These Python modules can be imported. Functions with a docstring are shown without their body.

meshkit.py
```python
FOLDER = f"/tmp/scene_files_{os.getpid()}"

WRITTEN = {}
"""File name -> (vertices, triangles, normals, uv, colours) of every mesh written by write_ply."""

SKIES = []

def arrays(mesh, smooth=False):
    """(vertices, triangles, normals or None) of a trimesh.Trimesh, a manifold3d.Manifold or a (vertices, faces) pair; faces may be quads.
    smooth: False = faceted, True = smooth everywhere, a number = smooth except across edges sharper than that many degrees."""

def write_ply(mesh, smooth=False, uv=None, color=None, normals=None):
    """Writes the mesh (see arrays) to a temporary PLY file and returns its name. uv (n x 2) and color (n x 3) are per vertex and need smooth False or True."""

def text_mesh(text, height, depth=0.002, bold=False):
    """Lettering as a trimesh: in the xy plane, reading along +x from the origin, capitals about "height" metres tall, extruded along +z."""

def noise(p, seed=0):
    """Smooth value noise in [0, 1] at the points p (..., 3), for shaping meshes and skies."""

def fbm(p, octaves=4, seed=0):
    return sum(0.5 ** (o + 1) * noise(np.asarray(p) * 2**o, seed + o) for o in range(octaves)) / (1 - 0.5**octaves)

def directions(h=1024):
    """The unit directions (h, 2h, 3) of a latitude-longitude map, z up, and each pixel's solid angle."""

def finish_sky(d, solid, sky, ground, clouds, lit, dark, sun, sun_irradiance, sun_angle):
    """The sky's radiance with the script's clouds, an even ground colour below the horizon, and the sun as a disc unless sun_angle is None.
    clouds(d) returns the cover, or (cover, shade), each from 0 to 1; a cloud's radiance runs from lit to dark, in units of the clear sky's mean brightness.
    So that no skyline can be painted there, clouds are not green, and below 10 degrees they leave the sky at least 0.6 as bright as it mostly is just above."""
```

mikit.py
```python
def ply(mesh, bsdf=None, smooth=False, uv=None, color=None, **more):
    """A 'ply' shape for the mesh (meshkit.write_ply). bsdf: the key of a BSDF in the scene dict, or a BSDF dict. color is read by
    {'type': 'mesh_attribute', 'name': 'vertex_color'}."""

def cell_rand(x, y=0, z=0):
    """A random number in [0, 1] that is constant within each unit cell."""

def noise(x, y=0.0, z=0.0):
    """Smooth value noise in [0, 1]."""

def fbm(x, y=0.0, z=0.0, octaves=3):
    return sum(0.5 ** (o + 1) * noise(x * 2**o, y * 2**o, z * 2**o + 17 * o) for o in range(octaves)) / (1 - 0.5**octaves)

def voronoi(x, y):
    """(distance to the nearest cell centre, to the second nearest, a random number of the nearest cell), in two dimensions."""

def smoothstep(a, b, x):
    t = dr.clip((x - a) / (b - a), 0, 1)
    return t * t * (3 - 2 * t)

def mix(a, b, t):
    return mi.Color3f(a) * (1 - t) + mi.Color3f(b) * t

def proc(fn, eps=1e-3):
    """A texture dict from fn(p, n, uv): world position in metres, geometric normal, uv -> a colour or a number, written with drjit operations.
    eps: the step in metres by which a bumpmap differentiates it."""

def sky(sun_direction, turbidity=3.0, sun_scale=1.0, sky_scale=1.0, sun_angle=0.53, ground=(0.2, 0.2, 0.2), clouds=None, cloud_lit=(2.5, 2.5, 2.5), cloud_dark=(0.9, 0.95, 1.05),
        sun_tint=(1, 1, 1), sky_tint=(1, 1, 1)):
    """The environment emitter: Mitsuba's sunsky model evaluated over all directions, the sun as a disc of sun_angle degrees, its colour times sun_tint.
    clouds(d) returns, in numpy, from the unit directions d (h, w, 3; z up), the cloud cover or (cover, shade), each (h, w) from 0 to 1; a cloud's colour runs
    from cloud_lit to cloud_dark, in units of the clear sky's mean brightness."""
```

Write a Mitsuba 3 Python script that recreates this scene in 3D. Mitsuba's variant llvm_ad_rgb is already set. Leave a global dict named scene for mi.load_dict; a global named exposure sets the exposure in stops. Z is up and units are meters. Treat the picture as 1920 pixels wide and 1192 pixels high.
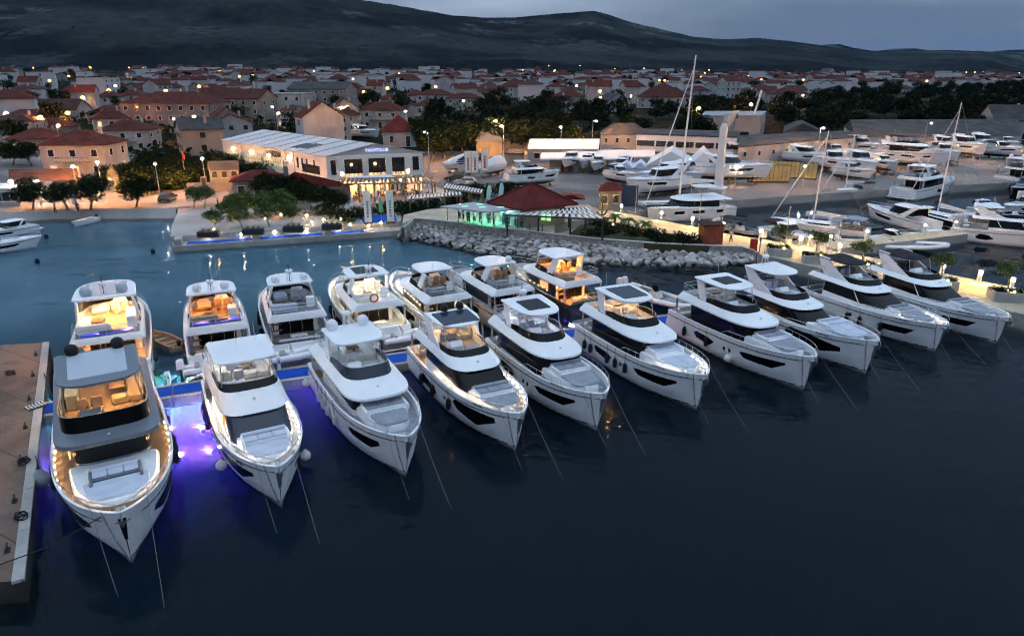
import math, random
import numpy as np, trimesh, mitsuba as mi, drjit as dr
import mikit, meshkit
from mikit import proc, noise, fbm, mix, smoothstep, cell_rand, voronoi
from scipy.spatial import ConvexHull
import shapely
from shapely.geometry import Polygon, LineString, Point, box as sbox
from shapely import affinity

T4 = mi.ScalarTransform4f
rng = random.Random(7)
scene, labels = {}, {}

# ------------------------------------------------------------------ camera, sky, exposure
scene['camera'] = {'type': 'perspective', 'fov_axis': 'x', 'fov': 71.62, 'near_clip': 0.5, 'far_clip': 30000.0,
                   'to_world': T4().look_at(origin=[0, 0, 22], target=[0, 100, 22 - 100 * (466 / 1331)], up=[0, 0, 1])}
exposure = 3.65


def dusk_clouds(d):
    # an even overcast that is darker towards the horizon, streaked along it, thinner where the afterglow shows through low in the north
    z = np.clip(d[..., 2], 0.0, 1)
    p = np.stack([d[..., 0] / (z + 0.13) * 1.6, d[..., 1] / (z + 0.13) * 1.6, z * 3], -1)
    streak = meshkit.fbm(p * np.array([0.55, 1.2, 1.0]), 5, 3)
    fine = meshkit.fbm(p * 3.1, 4, 9)
    az = np.arctan2(d[..., 0], d[..., 1])
    gap = np.exp(-((az + 0.08) / 0.28) ** 2 - ((z - 0.085) / 0.05) ** 2)
    overcast = 0.055 + 0.945 * z ** 1.45
    lum = overcast * (0.66 + 0.68 * streak) + 0.05 * (fine - 0.5) * (1 - z)
    lum = lum + 0.22 * (streak - 0.5) * (1 - z) ** 5
    lum = lum + gap * (0.10 + 0.16 * streak)
    return np.ones_like(z) * 0.97, np.clip(1 - lum, 0, 1)


SKY = dict(turbidity=3.0, sun_scale=0.0, sky_scale=1.4, clouds=dusk_clouds, cloud_lit=(1.56, 1.97, 2.48), cloud_dark=(0.018, 0.092, 0.27), ground=(0.05, 0.06, 0.08))
scene['sky'] = {**mikit.sky([0.25, -1.0, 0.10], **SKY), 'sampling_weight': 45.0}

# ------------------------------------------------------------------ materials


def rgb(*c):
    return {'type': 'rgb', 'value': list(map(float, c))}


def mat(key, color, rough=0.5, spec=0.5, metallic=0.0, coat=0.0, bump=None, bscale=1.0):
    b = {'type': 'principled', 'base_color': color if isinstance(color, dict) else rgb(*color), 'roughness': rough, 'specular': spec, 'metallic': metallic}
    if coat:
        b['clearcoat'] = coat
        b['clearcoat_gloss'] = 0.9
    if bump is not None:
        b = {'type': 'bumpmap', 'arbitrary': bump, 'scale': bscale, 'bsdf': b}
    scene[key] = {'type': 'twosided', 'bsdf': b}
    return key


def tinted(a, b, s, lo=0.3, hi=0.7, sz=None):
    """A colour that wanders from a to b over s metres."""
    def fn(p, n, uv):
        return mix(a, b, smoothstep(lo, hi, fbm(p.x / s, p.y / s, p.z / (sz or s), 4)))
    return proc(fn)


mat('gelcoat', tinted((0.84, 0.85, 0.86), (0.77, 0.79, 0.81), 2.5), 0.22, 0.5, coat=0.5)
mat('gelcoat_warm', (0.72, 0.70, 0.66), 0.3, 0.5)
mat('gelcoat_grey', (0.13, 0.155, 0.185), 0.25, 0.5, coat=0.5)
mat('gelcoat_top_grey', (0.42, 0.47, 0.53), 0.3, 0.5)
mat('gelcoat_navy', (0.008, 0.02, 0.024), 0.12, 0.6, coat=0.6)
mat('gelcoat_taupe', (0.30, 0.29, 0.28), 0.25, 0.5, coat=0.4)
mat('gelcoat_black', (0.008, 0.009, 0.012), 0.15, 0.5)
mat('tinted_glass', (0.003, 0.004, 0.005), 0.08, 0.22)
mat('smoked_glass', (0.02, 0.03, 0.05), 0.07, 0.5)
mat('cushion', tinted((0.30, 0.32, 0.37), (0.24, 0.26, 0.30), 0.35), 0.85, 0.2)
mat('cushion_pale', tinted((0.55, 0.59, 0.68), (0.47, 0.51, 0.60), 0.6), 0.8, 0.2)
mat('cushion_tan', (0.36, 0.27, 0.19), 0.8, 0.2)
mat('fly_floor', (0.20, 0.21, 0.23), 0.8, 0.2)
mat('steel', (0.62, 0.64, 0.66), 0.2, 0.5, metallic=0.85)
mat('black_rubber', (0.010, 0.011, 0.013), 0.6, 0.3)
mat('black_canvas', tinted((0.012, 0.013, 0.017), (0.03, 0.032, 0.038), 0.5), 0.8, 0.2)
mat('navy_canvas', (0.012, 0.02, 0.045), 0.8, 0.2)
mat('white_vinyl', (0.66, 0.66, 0.65), 0.5, 0.4)
mat('rope', (0.20, 0.195, 0.18), 0.9, 0.1)
mat('dark_rope', (0.03, 0.035, 0.045), 0.9, 0.1)
mat('hull_lettering', (0.10, 0.11, 0.13), 0.5)
mat('red_paint', (0.42, 0.025, 0.02), 0.45)
mat('orange_vinyl', (0.55, 0.13, 0.07), 0.5)
mat('paddleboard_blue', (0.05, 0.09, 0.75), 0.35)
mat('antifoul', (0.015, 0.02, 0.03), 0.7)


def plank_teak(p, n, uv):
    g = fbm(p.x * 2, p.y * 2, p.z * 2, 3)
    return mix((0.20, 0.135, 0.085), (0.13, 0.085, 0.055), g)


mat('teak', proc(plank_teak), 0.7, 0.2)


def emit(key_color, power):
    c = np.array(key_color, float) * power * LAMPS
    return rgb(*c)


LAMPS = 0.144      # all lamps together, against the sky and the exposure
WARM = (1.0, 0.62, 0.26)
AMBER = (1.0, 0.36, 0.05)
COOL = (0.85, 0.92, 1.0)
VIOLET = (0.85, 0.07, 1.0)
GREENISH = (0.80, 1.0, 0.50)


def glow(color, power, weight=1.0):
    power = power * (3.5 if power >= 8 else 1.0)
    return {'type': 'area', 'radiance': emit(color, power), 'sampling_weight': float(weight)}


scene['lamp_body'] = {'type': 'diffuse', 'reflectance': rgb(0.6, 0.6, 0.6)}

# ------------------------------------------------------------------ mesh helpers


def TM(v, f):
    f = np.asarray(f, int)
    if f.ndim == 2 and f.shape[1] == 4:
        f = np.vstack([f[:, [0, 1, 2]], f[:, [0, 2, 3]]])
    return trimesh.Trimesh(np.asarray(v, float), f, process=False)


def cat(*ms):
    ms = [m for m in ms if m is not None and len(m.faces)]
    return trimesh.util.concatenate(ms) if len(ms) > 1 else ms[0]


def move(m, x=0, y=0, z=0, rz=0, ry=0, rx=0, s=1.0):
    m = m.copy()
    v = np.asarray(m.vertices) * np.asarray(s)
    for a, (i, j) in ((rx, (1, 2)), (ry, (2, 0)), (rz, (0, 1))):
        if a:
            c, q = math.cos(math.radians(a)), math.sin(math.radians(a))
            vi, vj = v[:, i].copy(), v[:, j].copy()
            v[:, i], v[:, j] = c * vi - q * vj, q * vi + c * vj
    m.vertices = v + np.array([x, y, z])
    return m


def flipy(m):
    m = m.copy()
    m.vertices = np.asarray(m.vertices) * [1, -1, 1]
    m.faces = np.asarray(m.faces)[:, ::-1]
    return m


def hullof(pts):
    pts = np.asarray(pts, float)
    h = ConvexHull(pts)
    m = trimesh.Trimesh(pts, h.simplices, process=False)
    f = np.array(m.faces)
    c = pts.mean(0)
    n = np.cross(pts[f[:, 1]] - pts[f[:, 0]], pts[f[:, 2]] - pts[f[:, 0]])
    bad = ((pts[f].mean(1) - c) * n).sum(1) < 0
    f[bad] = f[bad][:, ::-1]
    m = trimesh.Trimesh(pts, f, process=False)
    m.remove_unreferenced_vertices()
    return m


def bx(x0, x1, y0, y1, z0, z1):
    v = np.array([[x, y, z] for x in (x0, x1) for y in (y0, y1) for z in (z0, z1)], float)
    f = [[0, 1, 3, 2], [4, 6, 7, 5], [0, 4, 5, 1], [2, 3, 7, 6], [0, 2, 6, 4], [1, 5, 7, 3]]
    return TM(v, f)


def cb(x0, x1, y0, y1, z0, z1, c=0.05):
    """A box with chamfered edges."""
    p = []
    for sx in (0, 1):
        for sy in (0, 1):
            for sz in (0, 1):
                q = np.array([(x0, x1)[sx], (y0, y1)[sy], (z0, z1)[sz]], float)
                d = np.array([1 - 2 * sx, 1 - 2 * sy, 1 - 2 * sz]) * c
                for k in range(3):
                    e = d.copy()
                    e[k] = 0
                    p.append(q + e)
    return hullof(p)


def prism(poly, z0, z1):
    """A 2-d polygon (list of xy) from z0 to z1."""
    g = poly if isinstance(poly, Polygon) else Polygon(poly)
    m = trimesh.creation.extrude_polygon(g, z1 - z0, engine='earcut')
    m.apply_translation([0, 0, z0])
    return m


def sheet(poly, z):
    """A flat polygon at height z."""
    g = poly if isinstance(poly, Polygon) else Polygon(poly)
    v, f = trimesh.creation.triangulate_polygon(g, engine='earcut')
    v = np.asarray(v)
    f = np.asarray(f)
    a, b, c = v[f[:, 0]], v[f[:, 1]], v[f[:, 2]]
    neg = (b[:, 0] - a[:, 0]) * (c[:, 1] - a[:, 1]) - (b[:, 1] - a[:, 1]) * (c[:, 0] - a[:, 0]) < 0
    f[neg] = f[neg][:, ::-1]
    return TM(np.c_[v, np.full(len(v), z)], f)


def plate(poly_xz, y0, y1):
    """A polygon in the xz plane, thick from y0 to y1."""
    m = prism(poly_xz, 0, y1 - y0)
    v = np.asarray(m.vertices)
    m.vertices = np.c_[v[:, 0], y1 - v[:, 2], v[:, 1]]
    return m


def tube(pts, r, sides=5, closed=False):
    p = np.asarray(pts, float)
    if closed:
        p = np.vstack([p, p[:1]])
    t = np.gradient(p, axis=0)
    t /= np.linalg.norm(t, axis=1, keepdims=True) + 1e-12
    a = np.cross(t, np.where(np.abs(t[:, 2:]) < 0.9, [0, 0, 1.0], [1.0, 0, 0]))
    a /= np.linalg.norm(a, axis=1, keepdims=True) + 1e-12
    b = np.cross(t, a)
    ang = np.arange(sides) * 2 * np.pi / sides
    rr = np.broadcast_to(np.asarray(r, float), (len(p),))
    v = (p[:, None] + rr[:, None, None] * (np.cos(ang)[None, :, None] * a[:, None] + np.sin(ang)[None, :, None] * b[:, None])).reshape(-1, 3)
    f = []
    for i in range(len(p) - 1):
        for j in range(sides):
            k = (j + 1) % sides
            f.append([i * sides + j, (i + 1) * sides + j, (i + 1) * sides + k, i * sides + k])
    m = TM(v, f)
    if not closed:
        n = len(v)
        v = np.vstack([v, p[0], p[-1]])
        e = [[n, (j + 1) % sides, j] for j in range(sides)] if False else [[n, j, (j + 1) % sides] for j in range(sides)]
        o = (len(p) - 1) * sides
        e += [[n + 1, o + (j + 1) % sides, o + j] for j in range(sides)]
        m = trimesh.Trimesh(v, np.vstack([m.faces, e]), process=False)
    return m


def ball(r, x=0, y=0, z=0, n=2, s=(1, 1, 1)):
    m = trimesh.creation.icosphere(n, r)
    return move(m, x, y, z, s=np.array(s, float))


def lathe(prof, seg=16):
    """(radius, z) pairs turned about z."""
    pr = np.asarray(prof, float)
    a = np.arange(seg) * 2 * np.pi / seg
    v = np.stack([pr[:, None, 0] * np.cos(a), pr[:, None, 0] * np.sin(a), np.broadcast_to(pr[:, None, 1], (len(pr), seg))], -1).reshape(-1, 3)
    f = [[i * seg + j, i * seg + (j + 1) % seg, (i + 1) * seg + (j + 1) % seg, (i + 1) * seg + j] for i in range(len(pr) - 1) for j in range(seg)]
    return TM(v, f)


def xf(x=0.0, y=0.0, z=0.0, rz=0.0, s=(1, 1, 1)):
    s = (s, s, s) if np.isscalar(s) else s
    return T4().translate([float(x), float(y), float(z)]).rotate([0, 0, 1], float(rz)).scale([float(q) for q in s])


# ------------------------------------------------------------------ naming
taken = {}


def uniq(name):
    if name not in taken:
        taken[name] = 0
        return name
    taken[name] += 1
    while f'{name}_{taken[name]:03d}' in taken:
        taken[name] += 1
    k = f'{name}_{taken[name]:03d}'
    taken[k] = 0
    return k


class Kit:
    """The parts of one kind of thing, in its own coordinates: paths like 'door' or 'door__handle'."""

    def __init__(self):
        self.parts, self.names = [], {}

    def add(self, path, mesh, bsdf, smooth=False, light=None, label=None, kind=None):
        n = self.names.get(path)
        self.names[path] = 0 if n is None else n + 1
        if n is not None:
            path = f'{path}_{n + 1:03d}'
            self.names[path] = 0
        d = mikit.ply(mesh, bsdf, smooth)
        if light:
            d['emitter'] = light
        self.parts.append((path, d, label, kind))
        return path


def place(kit, name, label, category, to=None, group=None, swap=None, skip=()):
    key = uniq(name)
    labels[key] = {'label': label, 'category': category}
    if group:
        labels[key]['group'] = group
    for path, d, lab, kind in kit.parts:
        if path in skip:
            continue
        e = dict(d)
        if to is not None:
            e['to_world'] = to
        if swap and isinstance(e.get('bsdf'), dict) and e['bsdf'].get('id') in swap:
            e['bsdf'] = {'type': 'ref', 'id': swap[e['bsdf']['id']]}
        k = f'{key}__{path}'
        scene[k] = e
        if lab or kind:
            labels[k] = {}
            if lab:
                labels[k]['label'] = lab
            if kind:
                labels[k]['kind'] = kind
    return key


def solo(name, mesh, bsdf, label, category, smooth=False, group=None, to=None, light=None, kind=None):
    """A thing that is one mesh."""
    key = uniq(name)
    d = mesh if isinstance(mesh, dict) else mikit.ply(mesh, bsdf, smooth)
    d = dict(d)
    if to is not None:
        d['to_world'] = to
    if light:
        d['emitter'] = light
    scene[key] = d
    labels[key] = {'label': label}
    if category:
        labels[key]['category'] = category
    if group:
        labels[key]['group'] = group
    if kind:
        labels[key]['kind'] = kind
    return key


def struct(name, mesh, bsdf, label=None, smooth=False):
    key = uniq(name)
    scene[key] = mikit.ply(mesh, bsdf, smooth)
    labels[key] = {'kind': 'structure', **({'label': label} if label else {})}
    return key


def ordinal(i):
    return ['first', 'second', 'third', 'fourth', 'fifth', 'sixth', 'seventh', 'eighth', 'ninth', 'tenth', 'eleventh', 'twelfth', 'thirteenth', 'fourteenth', 'fifteenth', 'sixteenth', 'seventeenth', 'eighteenth', 'nineteenth', 'twentieth'][i] if i < 20 else f'{i + 1}th'


# ------------------------------------------------------------------ yachts
# own coordinates: x forward with 0 at the stem on the waterline, y to port, z up from the water


class Hull:
    def __init__(s, L, B, oh, zb, zs, keel=-0.45, full=2.4, db=0.55):
        s.L, s.B, s.oh, s.zb, s.zs, s.keel, s.full, s.db = L, B, oh, zb, zs, keel, full, db

    def sheer(s, u):
        return s.zs + (s.zb - s.zs) * np.clip(u, 0, 1) ** 1.5

    def y(s, u, z):
        u = np.clip(np.asarray(u, float), 0, 1)
        t = np.clip((u - 0.45) / 0.55, 0, 1)
        bd = s.B / 2 * (0.93 + 0.07 * np.clip(u / 0.3, 0, 1)) * (1 - t ** s.full) ** 0.72 + 0.03
        t = np.clip((u - 0.34) / 0.66, 0, 1)
        bw = s.B / 2 * 0.91 * (1 - t ** 2.5) + 0.015
        zs = s.sheer(u)
        zc = 0.28 + 0.55 * u ** 2
        bc = np.minimum(bw + (bd - bw) * 0.5, bd)
        a = np.clip(z / zc, 0, 1)
        b = np.clip((z - zc) / np.maximum(zs - zc, 0.1), 0, 1)
        r = np.where(z < 0, bw * (1 + np.minimum(z, 0) / 1.3), np.where(z < zc, bw + (bc - bw) * a, bc + (bd - bc) * b ** (0.8 + 0.5 * u)))
        return np.maximum(r, 0.012)

    def x(s, u, z):
        return -s.L + u * (s.L + s.oh * np.clip(z, -0.3, None) / s.zb)

    def u(s, x, z):
        return (x + s.L) / (s.L + s.oh * np.clip(z, -0.3, None) / s.zb)

    def at(s, x, z, side=1, off=0.0):
        return np.array([x, side * (float(s.y(s.u(x, z), z)) + off), z])

    def deckz(s, u):
        return s.sheer(u) - s.db - 0.3 * np.clip((0.3 - u) / 0.3, 0, 1)

    def shell(s, nu=34):
        us = np.concatenate([np.linspace(0, 0.6, nu // 2, endpoint=False), 0.6 + 0.4 * (1 - (1 - np.linspace(0, 1, nu // 2 + 1)) ** 1.6)])
        rows = []
        for u in us:
            zs, zc = float(s.sheer(u)), 0.28 + 0.55 * u * u
            zz = [s.keel, 0.0, zc] + [zc + (zs - zc) * k for k in (0.2, 0.4, 0.6, 0.8, 1.0)]
            pts = [(s.x(u, z), float(s.y(u, z)), z) for z in zz]
            xt, yt, zt = pts[-1]
            inn = max(yt - 0.14, 0.004)
            xi = xt - 0.12 * max(0, (u - 0.9) / 0.1)
            pts += [(xi, inn, zt), (xi, max(inn - 0.02, 0.003), float(s.deckz(u)))]
            rows.append(pts)
        v = np.array(rows)
        n, m = v.shape[:2]
        idx = np.arange(n * m).reshape(n, m)
        q = np.stack([idx[:-1, :-1], idx[1:, :-1], idx[1:, 1:], idx[:-1, 1:]], -1).reshape(-1, 4)
        port = TM(v.reshape(-1, 3), q[:, ::-1])
        tr = v[0]
        k = 8
        tv = np.vstack([tr[:k], tr[:k] * [1, -1, 1]])
        tq = [[i, i + 1, k + i + 1, k + i] for i in range(k - 1)]
        return cat(port, flipy(port), TM(tv, tq)), us, v

    def deck(s, us, v, u0=0.0):
        i = us >= u0
        a = v[i][:, -1]
        n = len(a)
        w = np.vstack([a, a * [1, 0, 1] + [0, 0, 0.04], a * [1, -1, 1]])
        q = [[j, j + 1, n + j + 1, n + j] for j in range(n - 1)] + [[n + j, n + j + 1, 2 * n + j + 1, 2 * n + j] for j in range(n - 1)]
        return TM(w, np.array(q)[:, ::-1])

    def patch(s, st, side, off=0.018, n=14, rows=4):
        st = np.array(st, float)
        c = np.linspace(0, 1, n)
        xs = np.unique(np.concatenate([st[:, 0], st[0, 0] + (st[-1, 0] - st[0, 0]) * c]))
        lo, hi = np.interp(xs, st[:, 0], st[:, 1]), np.interp(xs, st[:, 0], st[:, 2])
        v = []
        for k in range(rows):
            z = lo + (hi - lo) * k / (rows - 1)
            v.append(np.c_[xs, side * (s.y(s.u(xs, z), z) + off), z])
        m = len(xs)
        v = np.vstack(v)
        q = np.array([[r * m + i, r * m + i + 1, (r + 1) * m + i + 1, (r + 1) * m + i] for r in range(rows - 1) for i in range(m - 1)])
        return TM(v, q[:, ::-1] if side > 0 else q)

    def line(s, x0, x1, dz, side=1, off=0.03, n=22):
        """Points along the side, dz below (or above) the sheer."""
        out = []
        for x in np.linspace(x0, x1, n):
            u = (x + s.L) / (s.L + s.oh)
            z = float(s.sheer(u)) + dz
            out.append(s.at(x, z, side, off) if dz <= 0 else np.array([x, side * (float(s.y(s.u(x, z - dz), z - dz)) + off), z]))
        return np.array(out)


def ring(xa, xf, w, z, n=2.4, xm=0.5, tap=0.0, m=15):
    """A closed deck outline: straight aft part, rounded front; z a number or a function of x."""
    xk = xa + (xf - xa) * xm
    pts = [(xa, w * 0.9), (xa + 0.06, w * 0.965), (xa + 0.2, w), ((xa + xk) / 2, w), (xk, w)]
    for a in np.linspace(0, math.pi / 2, m)[1:]:
        pts.append((xk + (xf - xk) * math.sin(a) ** (2 / n), w * math.cos(a) ** (2 / n)))
    p = np.array(pts)
    p[:, 1] *= 1 - tap * np.clip((p[:, 0] - xa) / (xf - xa), 0, 1)
    p[-1, 1] = 0
    full = np.vstack([p, (p * [1, -1])[-2::-1]])
    zz = np.array([z(x) for x in full[:, 0]]) if callable(z) else np.full(len(full), float(z))
    return np.c_[full, zz]


def loft(rings, bottom=True, top=True):
    K = len(rings[0])
    v = np.vstack(rings)
    f = []
    for r in range(len(rings) - 1):
        for i in range(K):
            j = (i + 1) % K
            f.append([r * K + i, (r + 1) * K + i, (r + 1) * K + j, r * K + j])
    o = (len(rings) - 1) * K
    for i in range(K // 2):
        if top:
            f.append([o + i, o + K - 1 - i, o + K - 2 - i, o + i + 1])
        if bottom:
            f.append([i, i + 1, K - 2 - i, K - 1 - i])
    return TM(v, f)


def inset(r, d, z=None):
    p = r[:, :2]
    t = np.roll(p, -1, 0) - np.roll(p, 1, 0)
    t[0], t[-1] = p[1] - p[0], p[-1] - p[-2]
    nrm = np.c_[t[:, 1], -t[:, 0]]
    nrm /= np.linalg.norm(nrm, axis=1, keepdims=True) + 1e-9
    q = r.copy()
    q[:, :2] = p - nrm * -d * -1 if False else p + nrm * d
    if z is not None:
        q[:, 2] = z
    return q


def screen(rb, rt, i0, th=0.03):
    """A standing wall along the front of an outline, from ring point i0 on port round to the same on starboard."""
    K = len(rb)
    s = slice(i0, K - i0)
    a, b = rb[s], rt[s]
    ai, bi = inset(rb, th)[s], inset(rt, th)[s]
    n = len(a)
    v = np.vstack([a, b, bi, ai])
    f = []
    for r in range(4):
        for i in range(n - 1):
            f.append([r * n + i, ((r + 1) % 4) * n + i, ((r + 1) % 4) * n + i + 1, r * n + i + 1])
    f += [[0, 3 * n, 2 * n, n], [n - 1, 2 * n - 1, 3 * n - 1, 4 * n - 1]]
    return TM(v, f)


def dome_mesh(r):
    return lathe([(0.0, 0.0), (r * 0.72, 0.0), (r * 0.95, r * 0.35), (r, r * 0.75), (r * 0.93, r * 1.15), (r * 0.7, r * 1.5), (r * 0.35, r * 1.7), (0.0, r * 1.76)], 14)


def cushions(k, path, x0, x1, y0, y1, z0, z1, mat_, n=1, axis='y'):
    """A row of n separate cushions."""
    for i in range(n):
        if axis == 'y':
            a, b = y0 + (y1 - y0) * i / n + 0.012, y0 + (y1 - y0) * (i + 1) / n - 0.012
            k.add(path, cb(x0, x1, a, b, z0, z1, 0.05), mat_)
        else:
            a, b = x0 + (x1 - x0) * i / n + 0.012, x0 + (x1 - x0) * (i + 1) / n - 0.012
            k.add(path, cb(a, b, y0, y1, z0, z1, 0.05), mat_)


def yacht(p):
    """A motor yacht with a flybridge from its measures."""
    k = Kit()
    L, B = p['L'], p['B']
    H = Hull(L, B, p['oh'], p['zb'], p['zs'], full=p.get('full', 2.9), db=p.get('db', 0.5))
    up = p.get('upper', 'gelcoat')
    sh, us, v = H.shell()
    k.add('hull', sh, p.get('hull', 'gelcoat'), 28)
    k.add('deck', H.deck(us, v), p.get('deck', 'fly_floor'), 30)
    # swimming platform and its steps
    k.add('swim_platform', cat(cb(-L - p.get('plat', 1.2), -L + 0.05, -B * 0.44, B * 0.44, 0.26, 0.42, 0.06)), up)
    k.add('swim_platform__decking', bx(-L - p.get('plat', 1.2) + 0.1, -L, -B * 0.41, B * 0.41, 0.42, 0.437), p.get('platmat', 'fly_floor'))
    # rub rail and hull windows
    for s in (1, -1):
        k.add('rub_rail', tube(H.line(-L + 0.1, p['oh'] * 0.72, -p.get('rail', 0.42), s, 0.015), 0.032, 5), p.get('railmat', 'black_rubber'))
        for st in p.get('windows', []):
            k.add('hull_window', H.patch(st, s), 'tinted_glass', True)
        for (px_, pz, pr) in p.get('ports', []):
            c = H.at(px_, pz, s, 0.012)
            k.add('porthole', move(lathe([(0, 0.012), (pr, 0.01), (pr * 1.18, -0.01)], 12), *c, rx=-90 * s), 'tinted_glass')
        if p.get('boot', True):
            k.add('waterline_stripe', H.patch([(-L + 0.05, -0.02, 0.05), (-0.05, -0.02, 0.10)], s, 0.008, 22, 2), 'antifoul', True)
    # stem plate, anchor, bow roller
    zb = p['zb']
    xs = lambda z: H.x(1.0, z)
    zt, zl = zb - 0.38, zb * 0.42
    k.add('stem_plate', hullof([(xs(z) + dx, y, z) for z, w in ((zt, 0.17), (zl, 0.07)) for y in (-w, w) for dx in (0.02, -0.16)]), p.get('plate', 'steel'))
    k.add('anchor', cat(tube([(xs(zb) - 0.5, 0, zb - 0.1), (xs(zb) + 0.16, 0, zb - 0.02), (xs(zb) + 0.22, 0, zb - 0.35)], 0.045),
                        hullof([(xs(zb) + 0.1, -0.2, zb - 0.42), (xs(zb) + 0.1, 0.2, zb - 0.42), (xs(zb) + 0.3, 0, zb - 0.25), (xs(zb) + 0.16, 0, zb - 0.72)])), 'steel')
    dz = lambda x: float(H.deckz((x + L) / (L + H.oh)))
    xw = p['oh'] - 1.0
    k.add('windlass', cat(move(lathe([(0.16, 0), (0.16, 0.12), (0.1, 0.2), (0.13, 0.26), (0, 0.28)], 10), xw, 0.1, dz(xw)), cb(xw - 0.35, xw - 0.05, -0.22, 0.02, dz(xw), dz(xw) + 0.16, 0.04)), 'steel')
    for s in (1, -1):
        c = H.line(p['oh'] - 1.3, p['oh'] - 1.0, 0.0, s, -0.08, 3)
        k.add('cleat', tube(c + [0, 0, 0.08], 0.035, 5), 'steel')
    # bow rail
    r0 = p.get('rail_from', -L * 0.48)
    rh = p.get('rail_h', 0.42)
    for s in (1, -1):
        top = H.line(r0, p['oh'] * 0.93, rh, s, -0.08, 26)
        top[:3, 2] -= np.array([rh * 0.8, rh * 0.4, rh * 0.1])
        ms = [tube(top, 0.022, 5)]
        for i in range(4, 26, 3):
            ms.append(tube([top[i] - [0, 0, rh], top[i]], 0.016, 4))
        if p.get('rail2', False):
            ms.append(tube(top[3:] - [0, 0, rh * 0.5], 0.012, 4))
        k.add('bow_rail', cat(*ms), 'steel', 40)
    # foredeck trunk, sofa, sun pad
    fd = p['fore']
    ta, tf, tw, th = fd['trunk']
    ztr = dz(tf - 0.4)
    zt0 = ztr - 0.1
    r = ring(ta, tf, tw, zt0, 2.3, 0.35, fd.get('tap', 0.12))
    zt1 = ztr + th
    k.add('foredeck_trunk', loft([r, inset(r, 0.03, zt1 - 0.12), inset(r, 0.12, zt1)], bottom=False), fd.get('mat', up), 35)
    pa, pf, pw = fd['pad']
    r = ring(pa, pf, pw, zt1 + 0.004, fd.get('pn', 3.2), 0.5, fd.get('ptap', 0.15))
    k.add('sun_pad', loft([r, inset(r, -0.02, zt1 + 0.06), inset(r, 0.06, zt1 + 0.13)], bottom=False), fd.get('padmat', 'cushion'), 40)
    if fd.get('split', True):
        k.add('sun_pad__seam', bx(pa + 0.1, pf - 0.3, -0.012, 0.012, zt1 + 0.12, zt1 + 0.136), 'fly_floor')
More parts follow.
